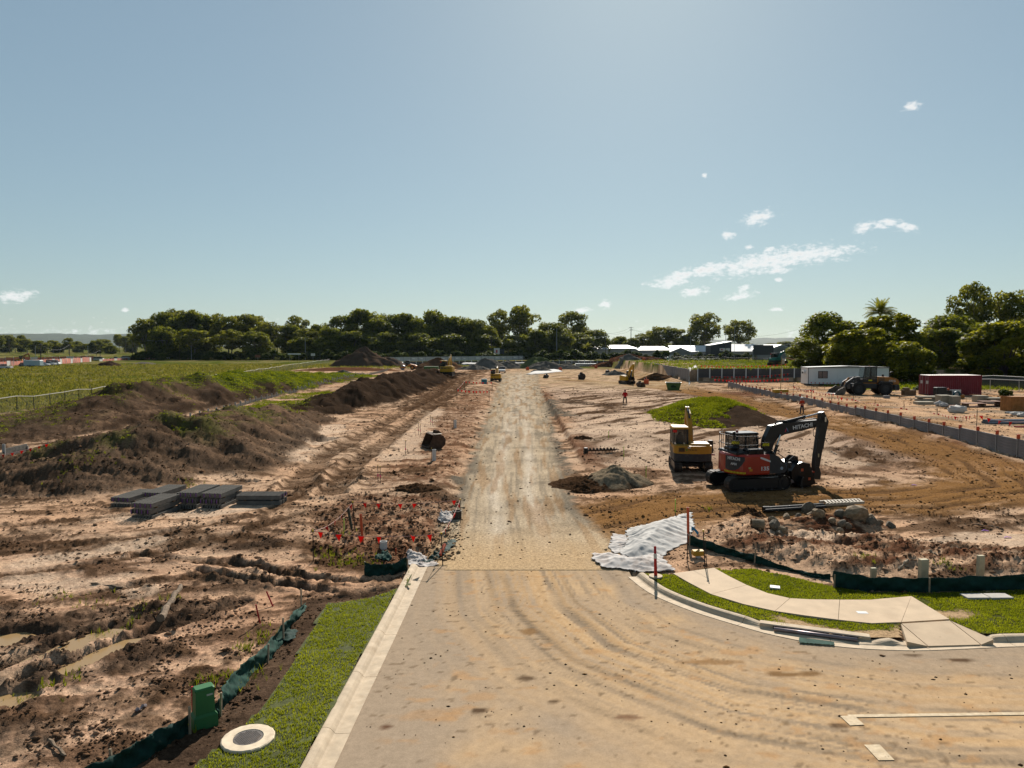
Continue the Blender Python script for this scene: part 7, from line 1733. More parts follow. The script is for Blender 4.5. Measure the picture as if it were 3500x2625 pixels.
for (pts, lab) in (([(1570, 1243), (1600, 1245), (1640, 1242), (1660, 1244), (1640, 1247), (1580, 1248)], 'white lining laid along the boundary wall near the gravel piles'), ([(1700, 1243), (1790, 1240), (1880, 1239), (1880, 1243), (1790, 1245), (1710, 1247)], 'white lining laid along the boundary wall behind the utility truck'), ([(1900, 1239), (2000, 1236), (2040, 1238), (2000, 1241), (1910, 1243)], 'white lining laid along the boundary wall past the green topped pile'), ([(1352, 1242), (1430, 1241), (1470, 1243), (1430, 1246), (1360, 1247)], 'white lining laid along the boundary wall by the road roller')):
    crumple('lining_sheet', lab, 'sheet', pts, .45, M_GEO, int(pts[0][0]), step=.8, base=.1, freq=.12)
M_PIPEW = mat('white_pipe_end', (.7, .7, .68), .5)
g = G(2005, 1253); pk = empty('pipe_stack', (g.x-4, g.y, 0), 0, 'stack of short white pipes before the red brown bank', 'pipes'); pm_ = MB().pipe((0, 0, 0), (0, 4.5, 0), .3, .24, 10).mesh('pipe', M_PIPEW)
for j in range(2):
    for i in range(13-j): link('pipe', pm_, None, pk, (i*.66+.33*j, 0, .32+j*.56))
for (u, v, lab) in ((1803, 1266, 'orange mesh barrier at the road end beside the gravel piles'), (1915, 1267, 'orange mesh barrier by the pipe stack'), (2037, 1259, 'orange cone marker right of the pipe stack'), (2200, 1263, 'orange marker post beside the grey stepped wall'), (2209, 1313, 'red marker post right of the excavator by the skip')):
    g = G(u, v); MBo = MB().box(-.5, .5, -.05, .05, 0, 1.0).box(-.06, .06, -.06, .06, 0, 1.4).build('barrier', M_ORPVC, None, (g.x, g.y, zt(g.x, g.y))); tag(MBo, lab, 'barrier')
# ================================================================== PEOPLE
def skin_mesh(verts, edges, radii, root_i, sub=2):
    me = bpy.data.meshes.new('s'); me.from_pydata(verts, edges, []); o = bpy.data.objects.new('s', me); COL.objects.link(o)
    md = o.modifiers.new('sk', 'SKIN'); md.use_smooth_shade = True; sv = me.skin_vertices[0].data
    for i, r in enumerate(radii): sv[i].radius = (r, r) if not isinstance(r, tuple) else r; sv[i].use_root = (i == root_i)
    o.modifiers.new('ss', 'SUBSURF').levels = sub
    dg = bpy.context.evaluated_depsgraph_get(); out = bpy.data.meshes.new_from_object(o.evaluated_get(dg)); bpy.data.objects.remove(o); return out
def person(label, g, rz, shirt, trous, hatcol, hat, sleeves='long', stripes=False, arms='front'):
    rt = empty('person', g, rz, label, 'person')     # faces +y
    sk = mat('skin', (.36, .2, .13), .6); hk = .93
    hand_l = ((-.20, .26, 1.08) if arms == 'front' else (-.27, .06, .84)); hand_r = ((.20, .26, 1.08) if arms == 'front' else (.27, .06, .84))
    el_l = ((-.30, .04, 1.12)); el_r = ((.30, .04, 1.12))
    J = [(0, 0, .95), (0, .01, 1.18), (0, 0, 1.40), (0, .0, 1.50), (0, .02, 1.64), (0, .03, 1.76), (-.20, 0, 1.42), el_l, hand_l, (.20, 0, 1.42), el_r, hand_r,
         (-.11, 0, .90), (-.17, .03, .50), (-.21, -.02, .09), (-.22, .13, .04), (.11, 0, .90), (.17, .03, .50), (.21, -.02, .09), (.22, .13, .04)]
    E = [(0, 1), (1, 2), (2, 3), (3, 4), (4, 5), (2, 6), (6, 7), (7, 8), (2, 9), (9, 10), (10, 11), (0, 12), (12, 13), (13, 14), (14, 15), (0, 16), (16, 17), (17, 18), (18, 19)]
    rad = [(.15, .11), (.14, .10), (.16, .10), .068, .102, .092, .062, .045, .032, .062, .045, .032, .085, .062, .045, .045, .085, .062, .045, .045]
    me = skin_mesh(J, E, rad, 0); me.materials.clear(); me.materials.append(sk); link('body', me, None, rt)
    # five fingers on each hand
    for hnd, s_ in ((hand_l, -1), (hand_r, 1)):
        for k in range(5):
            a = (k-2)*.018; d = .055+.012*(1-abs(k-1.6)/2)
            b0 = Vector(hnd)+Vector((a, .0, -.01)); b1 = b0+(Vector((a*.3-.02*s_, d*.75, -.04)) if k != (0 if s_ > 0 else 4) else Vector((-.04*s_, .02, .01)))
            MB().tube([b0, b0.lerp(b1, .6)+Vector((0, .008, .0)), b1], [.010, .009, .006], 5).build('finger', sk, rt)
    SJ = J[:4]+[J[6], tuple(Vector(el_l).lerp(Vector(hand_l), .75 if sleeves == 'long' else .0)), J[9], tuple(Vector(el_r).lerp(Vector(hand_r), .75 if sleeves == 'long' else .0)), J[7], J[10]]
    SE = [(0, 1), (1, 2), (2, 3), (2, 4), (4, 8), (8, 5), (2, 6), (6, 9), (9, 7)]
    keep = [0, 1, 2, 3, 4, 5, 6, 7, 8, 9]; mp = {k: i for i, k in enumerate(keep)}
    me = skin_mesh([SJ[k] if k else (0, 0, .80) for k in keep], [(mp[a], mp[b]) for a, b in SE], [(.20, .15), (.19, .14), (.20, .135), .085, .09, .055, .09, .055, .07, .07], 0); me.materials.clear(); me.materials.append(shirt); so = link('shirt', me, None, rt)
    me = skin_mesh([(0, 0, .98), (-.11, 0, .88), (-.17, .03, .50), (-.21, -.01, .12), (.11, 0, .88), (.17, .03, .50), (.21, -.01, .12)], [(0, 1), (1, 2), (2, 3), (0, 4), (4, 5), (5, 6)], [(.17, .125), .105, .08, .068, .105, .08, .068], 0); me.materials.clear(); me.materials.append(trous); link('trousers', me, None, rt)
    for s_ in (-1, 1): MB().bbox(s_*.215-.055, s_*.215+.055, -.10, .19, -.01, .11, .03).build('boot', M_WOODD, rt)
    MB().sphere((-.033, .115, 1.70), .011, 6, 4).build('eye', M_BLACK, rt); MB().sphere((.033, .115, 1.70), .011, 6, 4).build('eye', M_BLACK, rt); MB().sphere((0, .13, 1.665), .017, 6, 4).build('nose', sk, rt); MB().box(-.025, .025, .105, .118, 1.618, 1.626).build('mouth', mat('lip', (.3, .1, .08), .6), rt)
    for s_ in (-1, 1): MB().sphere((s_*.095, .02, 1.68), .022, 6, 4, (.5, 1, 1.3)).build('ear', sk, rt)
    MB().sphere((0, -.005, 1.715), .105, 12, 8, (1, 1.05, .95)).build('hair', mat('dark_hair', (.03, .02, .015), .7), rt)
    if hat == 'wide': MB().cyl((0, .02, 1.75), (0, .02, 1.765), .24, n=20).cyl((0, .02, 1.76), (0, .02, 1.87), .115, .095, 16).build('hat', hatcol, rt)
    else: MB().sphere((0, .02, 1.755), .135, 14, 8, (1, 1.15, .85)).cyl((0, .05, 1.735), (0, .05, 1.75), .16, n=16).build('helmet', hatcol, rt, smooth=True)
    if stripes:
        ms = mat('silver_tape', (.55, .45, .32), .4)
        for z in (1.06, 1.18): MB().tube([(.20*math.cos(a), .145*math.sin(a), z) for a in [2*math.pi*i/16 for i in range(17)]], .022, 6).build('reflective_band', ms, so)
    return rt
g = hit(2136, 1382); person('worker in a bright red shirt, dark trousers and wide red hat standing on the sand', g, R(-10), mat('red_shirt', (.62, .012, .014), .8), mat('dark_trousers', (.012, .012, .018), .85), mat('red_hat', (.42, .05, .05), .8), 'wide')
g = hit(2741, 1415); person('worker in orange high-visibility jacket and white helmet by the long retaining wall', g, R(20), mat('orange_jacket', (.62, .055, .02), .8), mat('navy_trousers', (.035, .035, .05), .85), mat('white_helmet', (.75, .75, .75), .4), 'helmet', stripes=True)

# ================================================================== VEHICLES FAR AWAY
M_CARGL = glassmat('car_glass', (.015, .018, .02), .05)
def car(label, g, rz, paint, kind='suv', name='parked_car', cat='car', group=None):
    rt = empty(name, g, rz, label, cat, group)     # x forward
    if kind == 'ute': low = [(-2.6, .45), (2.3, .42), (2.5, .6), (2.45, .95), (1.35, 1.08), (.95, 1.1), (-.62, 1.1), (-2.6, 1.05)]; top = [(-.62, 1.1), (-.55, 1.72), (.35, 1.74), (1.2, 1.08)]
    elif kind == 'van': low = [(-2.4, .35), (2.4, .35), (2.5, .7), (2.2, 1.2), (-2.4, 1.25)]; top = [(-2.4, 1.25), (-2.35, 2.15), (1.2, 2.15), (2.1, 1.22)]
    else: low = [(-2.2, .4), (2.15, .38), (2.3, .6), (2.2, .9), (1.2, 1.02), (-2.1, 1.08), (-2.25, .8)]; top = [(-2.05, 1.06), (-1.6, 1.62), (.2, 1.66), (1.1, 1.02)]
    MB().prism(low, -.88, .88, 'y').build('body', paint, rt)
    n = len(top); mb = MB(); mb.add([(p[0], -.85 if p[1] < 1.3 else -.68, p[1]) for p in top]+[(p[0], .85 if p[1] < 1.3 else .68, p[1]) for p in top], [tuple(range(n)), tuple(range(2*n-1, n-1, -1))]+[(i, n+i, n+(i+1) % n, (i+1) % n) for i in range(n)]); mb.build('cabin', M_CARGL, rt)
    tp = [p for p in top if p[1] > 1.5]; MB().box(tp[0][0], tp[1][0], -.69, .69, tp[0][1]-.02, tp[0][1]+.05).build('roof', paint, rt)
    for x in (-1.45, 1.45):
        for y in (-.80, .80): wheel(rt, (x, y, .34), .34, .22, M_RUBBER, M_GALV)
    for y in (-.6, .6): MB().bbox(2.2, 2.42, y-.2, y+.2, .62, .78, .03).build('headlight', M_WHITEP, rt); MB().box(low[0][0]-.02, low[0][0]+.05, y-.15, y+.15, .7, .9).build('tail_light', M_LIGHTR, rt)
    MB().box(2.35, 2.47, -.4, .4, .5, .72).build('grille', M_BLACK, rt)
    return rt
W_P = mat('white_car_paint', (.72, .72, .72), .3, var=.03, coat=.5); G_P = mat('grey_car_paint', (.12, .125, .13), .3, coat=.5); S_P = mat('silver_car_paint', (.42, .43, .45), .3, .3, coat=.5); B_P = mat('blue_car_paint', (.03, .06, .12), .3, coat=.5)
g = G(1716, 1276, 0); car('white utility truck facing down the gravel road', (g.x, g.y+3, gz(g.x, g.y)), R(-92), W_P, 'ute', 'utility_truck', 'truck')
for (u, v, y, rz, pt, kd, lab) in ((12, 1262, None, 185, W_P, 'ute', 'white ute leaving the picture edge on the far road'), (90, 1254, None, 5, G_P, 'suv', 'dark car behind the pale trailer on the far road'), (148, 1252, None, 5, W_P, 'suv', 'white car on the far road nearest the power pole'), (182, 1249, None, 8, W_P, 'van', 'white van second in the row by the far road'), (338, 1233, None, 5, S_P, 'van', 'grey van beside the far orange barriers'), (395, 1230, None, 5, B_P, 'ute', 'dark blue ute parked by the distant works'), (428, 1229, None, 185, W_P, 'van', 'white van parked by the distant works'),
                             (500, 1227, None, 5, G_P, 'van', 'grey truck in the shade of the tall gum trees'), (570, 1227.5, None, 185, W_P, 'suv', 'white car passing before the gum trees'), (780, 1229.5, None, 185, S_P, 'suv', 'silver car passing the small street sign'), (2600, 1223, None, 178, S_P, 'suv', 'silver car parked before the grey warehouse'), (2695, 1221, None, 178, S_P, 'suv', 'second silver car parked by the hedge near the warehouse'), (168, 1250.5, None, 5, W_P, 'ute', 'white ute between white cars on the far road')):
    g = G(u, v, 0); car(lab, (g.x, g.y, zt(g.x, g.y)), R(rz), pt, kd)
g = G(115, 1254); tr_ = empty('box_trailer', (g.x, g.y, zt(g.x, g.y)), 0, 'pale blue box trailer on the far road', 'trailer'); MB().bbox(-3, 3, -1.1, 1.1, .6, 2.5, .1).build('box', mat('pale_blue', (.45, .58, .62), .5), tr_)
for x in (-1.5, -.6): wheel(tr_, (x, -1.0, .4), .4, .25, M_RUBBER, M_GALV); wheel(tr_, (x, 1.0, .4), .4, .25, M_RUBBER, M_GALV)
# tipper truck and dog trailer behind the hoarding
def tipper(label, x0, x1, y, cabf, nm):
    rt = empty(nm, (x0, y, zt((x0+x1)/2, y)), 0, label, 'truck'); L = x1-x0; b0 = 2.9 if cabf else 0
    M_TIP = mat('tipper_grey', (.30, .285, .275), .5, .3, var=.06); 
    MB().prism([(b0+.1, 1.25), (L-.1, 1.25), (L, 3.6), (b0, 3.6)], -1.2, 1.2, 'y').build('tipper_body', M_TIP, rt); MB().box(b0-.05, L+.05, -1.28, -1.2, 3.5, 3.72).box(b0-.05, L+.05, 1.2, 1.28, 3.5, 3.72).build('tarp_rail', M_WHITE, rt); MB().box(b0*.2, L, -.5, .5, .8, 1.2).build('chassis', M_BLACK, rt)
    for k in range(6): x = b0+.5+k*(L-b0-1)/5; MB().box(x-.06, x+.06, -1.27, -1.2, 1.3, 3.5).build('rib', M_TIP, rt)
    if cabf: MB().prism([(0, .7), (2.6, .7), (2.6, 3.3), (1.3, 3.3), (1.05, 2.2), (.1, 2.0)], -1.15, 1.15, 'y').build('cab', W_P, rt); MB().prism([(1.2, 2.2), (2.3, 2.2), (2.3, 3.1), (1.45, 3.1)], -1.17, 1.17, 'y').build('cab_window', M_CARGL, rt)
    for x in ([1.0] if cabf else [1.2])+[L-2.2, L-1.0]: wheel(rt, (x, -1.0, .52), .52, .35, M_RUBBER, M_GALV)
    return rt
tipper('white tipper truck with grey body passing behind the hoarding', ATN(1426, 1215, 455).x, ATN(1496, 1215, 455).x, 455, True, 'tipper_truck'); tipper('grey dog trailer following the tipper truck behind the hoarding', ATN(1510, 1215, 455).x, ATN(1588, 1215, 455).x, 455, False, 'dog_trailer')
# road roller
g = G(1397, 1264); rl = empty('road_roller', (g.x, g.y, zt(g.x, g.y)), R(180), 'orange road roller behind the dark soil bank', 'roller'); M_ROLL = mat('roller_orange', (.62, .20, .02), .5, dirt=.1)
MB().cyl((1.9, -1.05, .75), (1.9, 1.05, .75), .75, n=22).build('drum', M_STEEL, rl); MB().box(1.0, 2.8, -1.2, -1.08, .6, .95).box(1.0, 2.8, 1.08, 1.2, .6, .95).box(.9, 1.1, -1.2, 1.2, .6, 1.0).build('drum_frame', M_ROLL, rl)
MB().prism([(-2.6, .9), (.3, .9), (.3, 1.5), (-.6, 1.9), (-2.2, 1.55), (-2.7, 1.3)], -.8, .8, 'y').build('engine_cover', M_ROLL, rl); cab(rl, -.3, 1.0, -.75, .75, 1.2, 2.9, M_BLACK, M_GREYP, seat=False)
for y in (-.85, .85): wheel(rl, (-1.3, y, .72), .72, .5, M_RUBBER, M_ROLL)
# teal mini excavators, distant orange one
M_TEAL = mat('teal_paint', (.03, .22, .19), .5)
PM = dict(boom=[(.55, 1.05), (.8, 1.9), (1.3, 2.6), (1.9, 2.9), (2.4, 2.9)], arm=[(2.5, 3.1), (2.5, 2.75), (2.6, 1.9), (2.5, 1.2)], curl=-.4)
p = ATN(2652, 1250, 172); excavator('teal excavator on the terrace above the dark wall', (p.x, 172, zt(p.x, 172)), R(20), 1.15, M_TEAL, M_GREYP, M_TEAL, PM, shoes=16, cabcol=M_BLACK)
p = G(2281, 1246); excavator('small teal excavator before the boundary wall', (p.x, p.y, zt(p.x, p.y)), R(80), 1.05, M_TEAL, M_TEAL, M_TEAL, PM, shoes=16, cabcol=M_WHITE)
p = G(70, 1243); excavator('distant orange yellow excavator among the orange barriers', (p.x, p.y, zt(p.x, p.y)), R(10), 1.3, M_YEL, M_GREYP, M_LORG, POSE_UP, shoes=14, cabcol=M_BLACK)
# ---- far left: orange barrier mesh, boards
M_OMESH = mat('orange_barrier_mesh', (.62, .20, .13), .8, var=.35, scale=.25, dirt=.4, dirt_col=(.55, .5, .45))
def barrier(label, a, b, h, step):
    p, q = G(*a), G(*b); Q = resample([(p.x, p.y, 0), (q.x, q.y, 0)], step); o0 = Q[0].copy(); rt = empty('barrier_fence', o0, 0, label, 'barrier fence')
    for i in range(len(Q)-1):
        c, d = Q[i]-o0, Q[i+1]-o0; MB().add([c, d, d+Vector((0, 0, h*random.uniform(.85, 1.05))), c+Vector((0, 0, h*random.uniform(.85, 1.05)))], [(0, 1, 2, 3)]).build('mesh_panel', M_OMESH if (i*7) % 5 else M_WHITE, rt); MB().box(-.06, .06, -.06, .06, 0, h*1.1).build('post', M_WHITEPOST, rt, c)
barrier('near line of orange barrier mesh across the far works', (-40, 1256), (205, 1241), 2.0, 3.0); barrier('far line of orange barrier mesh across the far works', (-40, 1240), (320, 1232), 2.4, 4.0); barrier('orange barrier mesh bending towards the gum trees', (205, 1244), (312, 1236), 2.3, 3.0); barrier('red and white barriers at the end of the far works', (340, 1235), (470, 1228), 1.1, 4.0); barrier('low red barriers before the gum trees', (470, 1229), (540, 1227), .9, 4.0)
# dark mound and signs in the field
farpile('small dark mound in the grass field', 358, 1252, 5, 4, 1.9, C_DARK*1.3, 'soil heap', 'soil_heap', n=36); farpile('low gravel patch in the grass field', 482, 1245, 6, 4, .8, GC, n=30)
def sign(label, u, v0, v1, y, w, h, m, double=False, name='street_sign'):
    p = ATN(u, v1, y); z0 = zt(p.x, y); top = ATN(u, v0, y).z; rt = empty(name, (p.x, y, z0), 0, label, 'sign')
    for x in ((-w*.35, w*.35) if double else (0,)): MB().cyl((x, .06, -.2), (x, .06, top-z0), .06, n=6).build('post', M_GALV, rt)
    MB().box(-w/2, w/2, -.03, .03, top-z0-h, top-z0).build('board', m, rt); return rt
bb = sign('white and dark roadside billboard in front of the trees', 1698, 1190, 1224, 395, 3.2, 3.4, M_WHITE, True, 'billboard'); MB().box(1.65, 4.2, -.03, .03, ATN(1698, 1190, 395).z-zt(ATN(1698, 1224, 395).x, 395)-3.2, ATN(1698, 1192, 395).z-zt(ATN(1698, 1224, 395).x, 395)).build('dark_board', mat('dark_board', (.03, .035, .04), .6), bb); MB().box(-.4, .4, -.04, -.031, ATN(1698, 1200, 395).z-1, ATN(1698, 1196, 395).z).build('red_mark', M_REDPAINT, bb)
sign('green direction sign under the gum trees', 664, 1214, 1228, 405, 4.5, 1.0, mat('sign_green', (.02, .16, .09), .5), True); sign('small brown sign at the field edge', 881, 1213, 1232, 330, 2.4, 1.2, M_PLATE); sign('small white sign on a pole beside the large soil mound', 1070, 1208, 1228, 345, 2.0, 1.2, M_WHITE); sign('pale bus shelter roof on posts at the field corner', 1006, 1208, 1230, 330, 6.0, .5, M_HUT, True); sign('dark grey billboard on posts before the warehouse', 2609, 1179, 1215, 330, 9.5, 4.6, mat('billboard_grey', (.05, .055, .06), .6), True, 'billboard'); sign('orange diamond road sign in front of the hoarding trees', 1930, 1204, 1216, 450, 3.4, 2.0, M_ORPVC); sign('red sign glimpsed between the dark trees', 1338, 1207, 1218, 440, 4.5, 2.2, M_ORPVC)
# ================================================================== TREES
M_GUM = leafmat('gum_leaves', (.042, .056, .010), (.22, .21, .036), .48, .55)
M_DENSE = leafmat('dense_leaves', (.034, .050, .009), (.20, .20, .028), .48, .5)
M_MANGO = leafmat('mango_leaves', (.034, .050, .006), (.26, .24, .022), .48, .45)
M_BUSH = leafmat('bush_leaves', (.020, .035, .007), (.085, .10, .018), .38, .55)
M_BARK = mat('bark', (.16, .12, .09), .9, var=.3, scale=6)
M_BARKP = mat('pale_bark', (.30, .26, .21), .9, var=.3, scale=6)
def leaf_cloud(name, clumps, leaf, per, m, seed, up=.35, core=0):
    """clumps: (x,y,z,r,flat)"""
    r = np.random.default_rng(seed); VV = []; CC = []
    for (x, y, z, cr, fl) in clumps:
        n = int(per*(cr/.11)**2)
        d = r.normal(0, 1, (n, 3)); d /= np.linalg.norm(d, axis=1)[:, None]; d[:, 2] = np.where(d[:, 2] < -.75, -d[:, 2]*.6, d[:, 2])
        rad = cr*(1-.45*r.random(n)**1.6)
        P = np.array((x, y, z))+d*rad[:, None]*np.array((1, 1, fl))
        nn = d*.5+r.normal(0, .55, (n, 3))+np.array((0, 0, up)); nn /= np.linalg.norm(nn, axis=1)[:, None]
        t = np.cross(nn, r.normal(0, 1, (n, 3))); t /= np.linalg.norm(t, axis=1)[:, None]; b = np.cross(nn, t)
        s = leaf*(.55+.9*r.random(n)); a = t*s[:, None]; b = b*(s*.62)[:, None]
        VV.append(np.stack([P-a, P-b*.9+a*.1, P+a, P+b], 1).reshape(-1, 3))
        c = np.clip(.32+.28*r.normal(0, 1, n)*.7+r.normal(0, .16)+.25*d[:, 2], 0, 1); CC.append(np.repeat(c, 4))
    V = np.concatenate(VV); c = np.concatenate(CC); F = np.arange(len(V)).reshape(-1, 4)
    return npmesh(name, V, F, m, np.stack([c, c, c], 1))
def trunk_mesh(name, fork, tops, r0, m, seed):
    rr = random.Random(seed); mb = MB(); mb.tube([(0, 0, -.03), (.006, .004, fork*.5), (0, 0, fork)], [r0*1.25, r0, r0*.8], 7)
    for t in tops:
        t = Vector(t); mid = Vector((t.x*.45, t.y*.45, fork+(t.z-fork)*.55))+Vector((rr.uniform(-.02, .02), rr.uniform(-.02, .02), 0)); mb.tube([(0, 0, fork*.92), mid, t], [r0*.6, r0*.36, r0*.12], 5)
    return mb.mesh(name, m)
def proto(kind, seed):
    r = random.Random(seed); cl = []
    if kind == 'gum':
        for i in range(46):
            for _ in range(30):
                a, q, z = r.uniform(0, 6.283), r.random()**.5, r.uniform(-1, 1)
                rad = math.sqrt(max(0, 1-z*z*.85))*q; p = (.31*rad*math.cos(a), .31*rad*math.sin(a), .66+.27*z)
                if all((p[0]-c[0])**2+(p[1]-c[1])**2+(p[2]-c[2])**2 > .08**2 for c in cl): break
            cl.append((*p, r.uniform(.06, .115), .85))
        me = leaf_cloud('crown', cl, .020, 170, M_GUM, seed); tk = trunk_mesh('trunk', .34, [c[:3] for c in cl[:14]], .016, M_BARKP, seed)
    elif kind == 'dense':
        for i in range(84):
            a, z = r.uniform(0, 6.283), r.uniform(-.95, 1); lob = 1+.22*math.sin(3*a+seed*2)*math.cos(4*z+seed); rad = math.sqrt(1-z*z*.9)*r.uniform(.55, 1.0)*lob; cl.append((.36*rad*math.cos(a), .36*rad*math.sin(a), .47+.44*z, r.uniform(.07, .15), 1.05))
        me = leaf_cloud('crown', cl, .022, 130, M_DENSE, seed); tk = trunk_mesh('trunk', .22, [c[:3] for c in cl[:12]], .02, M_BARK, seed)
    elif kind == 'mango':
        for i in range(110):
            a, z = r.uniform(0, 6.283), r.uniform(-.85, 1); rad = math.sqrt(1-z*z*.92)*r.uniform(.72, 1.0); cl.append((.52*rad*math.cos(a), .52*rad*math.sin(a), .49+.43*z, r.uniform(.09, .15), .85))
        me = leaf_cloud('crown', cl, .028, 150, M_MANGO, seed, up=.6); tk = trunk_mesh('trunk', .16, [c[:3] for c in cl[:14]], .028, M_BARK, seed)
    elif kind == 'bush':
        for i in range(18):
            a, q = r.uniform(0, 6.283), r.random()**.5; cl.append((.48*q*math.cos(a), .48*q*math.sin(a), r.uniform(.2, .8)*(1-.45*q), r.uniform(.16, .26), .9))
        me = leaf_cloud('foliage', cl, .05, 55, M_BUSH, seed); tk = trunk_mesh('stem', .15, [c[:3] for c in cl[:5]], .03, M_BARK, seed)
    return tk, me
PROT = {'gum': [proto('gum', s) for s in (1, 2, 3)], 'dense': [proto('dense', s) for s in (4, 5, 6)], 'mango': [proto('mango', s) for s in (7, 8)], 'bush': [proto('bush', s) for s in (9, 10)]}
UW = {'gum': .78, 'dense': .92, 'mango': 1.25, 'bush': 1.2}
tcount = 0
def tree(kind, u, vtop, w, y, label, group, name, vbase=None, depth=None):
    """u, vtop, w in overview px"""
    global tcount; tcount += 1
    p = AT(u, vtop, y); z0 = zt(p.x, y) if vbase is None else AT(u, vbase, y).z; h = (p.z-z0)*(1.0 if kind in ('bush', 'mango') else 1.10); W_ = w/1535*y
    r = random.Random(tcount*13); tk, me = PROT[kind][tcount % len(PROT[kind])]
    o = empty(name, (p.x, y, z0), r.uniform(0, 6.28), label, 'shrub' if kind == 'bush' else 'tree', group)
    s = W_/UW[kind]; o.scale = (s, s*(depth or 1), h)
    link('stem' if kind == 'bush' else 'trunk', tk, None, o); link('foliage' if kind == 'bush' else 'crown', me, None, o); return o
GL1 = 'tall gum trees behind the grass field'
for (u, vt, w, y) in ((312, 700, 64, 420), (345, 690, 76, 432), (378, 681, 82, 440), (405, 684, 80, 430), (435, 692, 80, 436), (462, 690, 76, 445), (492, 695, 72, 430), (524, 692, 76, 440), (550, 692, 64, 450), (572, 706, 60, 430), (598, 714, 56, 440), (640, 694, 56, 470), (355, 716, 70, 405), (420, 722, 80, 400), (500, 722, 80, 402), (555, 726, 70, 402)):
    tree('gum' if (u % 2 == 0) else 'dense', u, vt-5, w*1.15, y, 'tall dark gum tree in the long clump behind the grass field', GL1, 'gum_tree')
GL2 = 'dark trees behind the hoarding'
for (u, vt, w, y, k) in ((628, 712, 66, 430, 'dense'), (662, 718, 66, 420, 'gum'), (690, 712, 70, 430, 'dense'), (716, 718, 70, 415, 'dense'), (742, 694, 86, 440, 'dense'), (785, 682, 104, 436, 'dense'), (812, 700, 80, 425, 'dense'), (845, 692, 86, 440, 'dense'), (875, 690, 84, 436, 'dense'), (905, 700, 70, 425, 'dense'), (935, 684, 92, 440, 'dense'), (968, 696, 78, 432, 'dense'), (1000, 698, 80, 440, 'dense'), (1028, 702, 70, 430, 'dense'), (1052, 712, 60, 425, 'dense'), (1160, 722, 60, 420, 'dense'), (1190, 708, 78, 430, 'dense'), (1212, 726, 60, 425, 'dense'), (1250, 728, 70, 440, 'dense'), (1285, 722, 70, 450, 'dense'), (760, 725, 90, 410, 'dense'), (830, 728, 90, 412, 'dense'), (900, 728, 90, 412, 'dense'), (970, 730, 90, 414, 'dense'), (1050, 732, 80, 416, 'dense'), (1115, 732, 80, 416, 'dense'), (655, 735, 70, 410, 'dense'), (710, 735, 70, 408, 'dense')):
    tree(k, u, vt-4, w*1.12, y, 'dark leafy tree in the unbroken row behind the printed hoarding', GL2, 'dark_tree')
tree('gum', 1080, 676, 66, 450, 'open crowned gum standing out above the dark row, left of the tallest one', None, 'gum_tree'); tree('gum', 1130, 668, 84, 445, 'tallest gum tree above the end of the gravel road', None, 'gum_tree'); tree('gum', 1240, 682, 84, 470, 'round gum tree rising behind the leaning palm thicket right of the road end', None, 'gum_tree')
GH = 'trees behind the white roofed buildings'
for (u, vt, w, y, k) in ((1392, 724, 66, 520, 'gum'), (1425, 710, 72, 525, 'gum'), (1460, 714, 70, 520, 'gum'), (1486, 726, 56, 510, 'dense'), (1340, 730, 50, 520, 'dense'), (1365, 734, 50, 510, 'dense')):
    tree(k, u, vt, w, y, 'mid-green tree behind the white roofed buildings', GH, 'tree')
tree('gum', 1522, 683, 92, 500, 'large gum tree rising above the white roofs, taller of a pair', None, 'gum_tree'); tree('gum', 1597, 697, 80, 500, 'rounded gum tree above the white roofs, shorter of a pair', None, 'gum_tree')
# mango grove on the right
tree('dense', 1785, 686, 145, 165, 'dark dense tree at the end of the white site hut', None, 'mango_tree'); tree('dense', 1745, 738, 96, 150, 'low dark tree leaning out beyond the site hut end', None, 'mango_tree'); tree('mango', 1868, 708, 180, 140, 'sunlit round mango tree directly behind the site hut', None, 'mango_tree'); tree('mango', 1945, 738, 150, 132, 'sunlit mango tree spreading behind the wheel loader', None, 'mango_tree'); tree('mango', 1925, 678, 165, 150, 'mango tree below the palm crown', None, 'mango_tree'); tree('dense', 2030, 716, 150, 150, 'dark shaded mango tree behind the red container', None, 'mango_tree'); tree('dense', 2058, 690, 185, 172, 'broad dark mango tree behind the shaded one', None, 'mango_tree'); tree('mango', 2176, 696, 205, 135, 'sunlit mango tree over the green grass right of the container', None, 'mango_tree'); tree('mango', 2270, 715, 150, 150, 'mango tree at the edge beyond the grass', None, 'mango_tree'); tree('dense', 2110, 735, 100, 185, 'small dark tree between the mango trees', None, 'mango_tree')
tree('gum', 2102, 624, 104, 215, 'tall open gum tree behind the mango grove, left of a pair', None, 'gum_tree'); tree('gum', 2172, 640, 110, 215, 'tall open gum tree behind the mango grove, right of a pair', None, 'gum_tree'); tree('gum', 2225, 650, 90, 225, 'tall gum tree at the edge behind the mango grove', None, 'gum_tree')
tree('bush', 1997, 825, 40, 102, 'small yellow green shrub at the mesh fence right of the container', None, 'shrub', depth=1); tree('bush', 2170, 832, 30, 88, 'thin young shrub by the orange box', None, 'shrub')
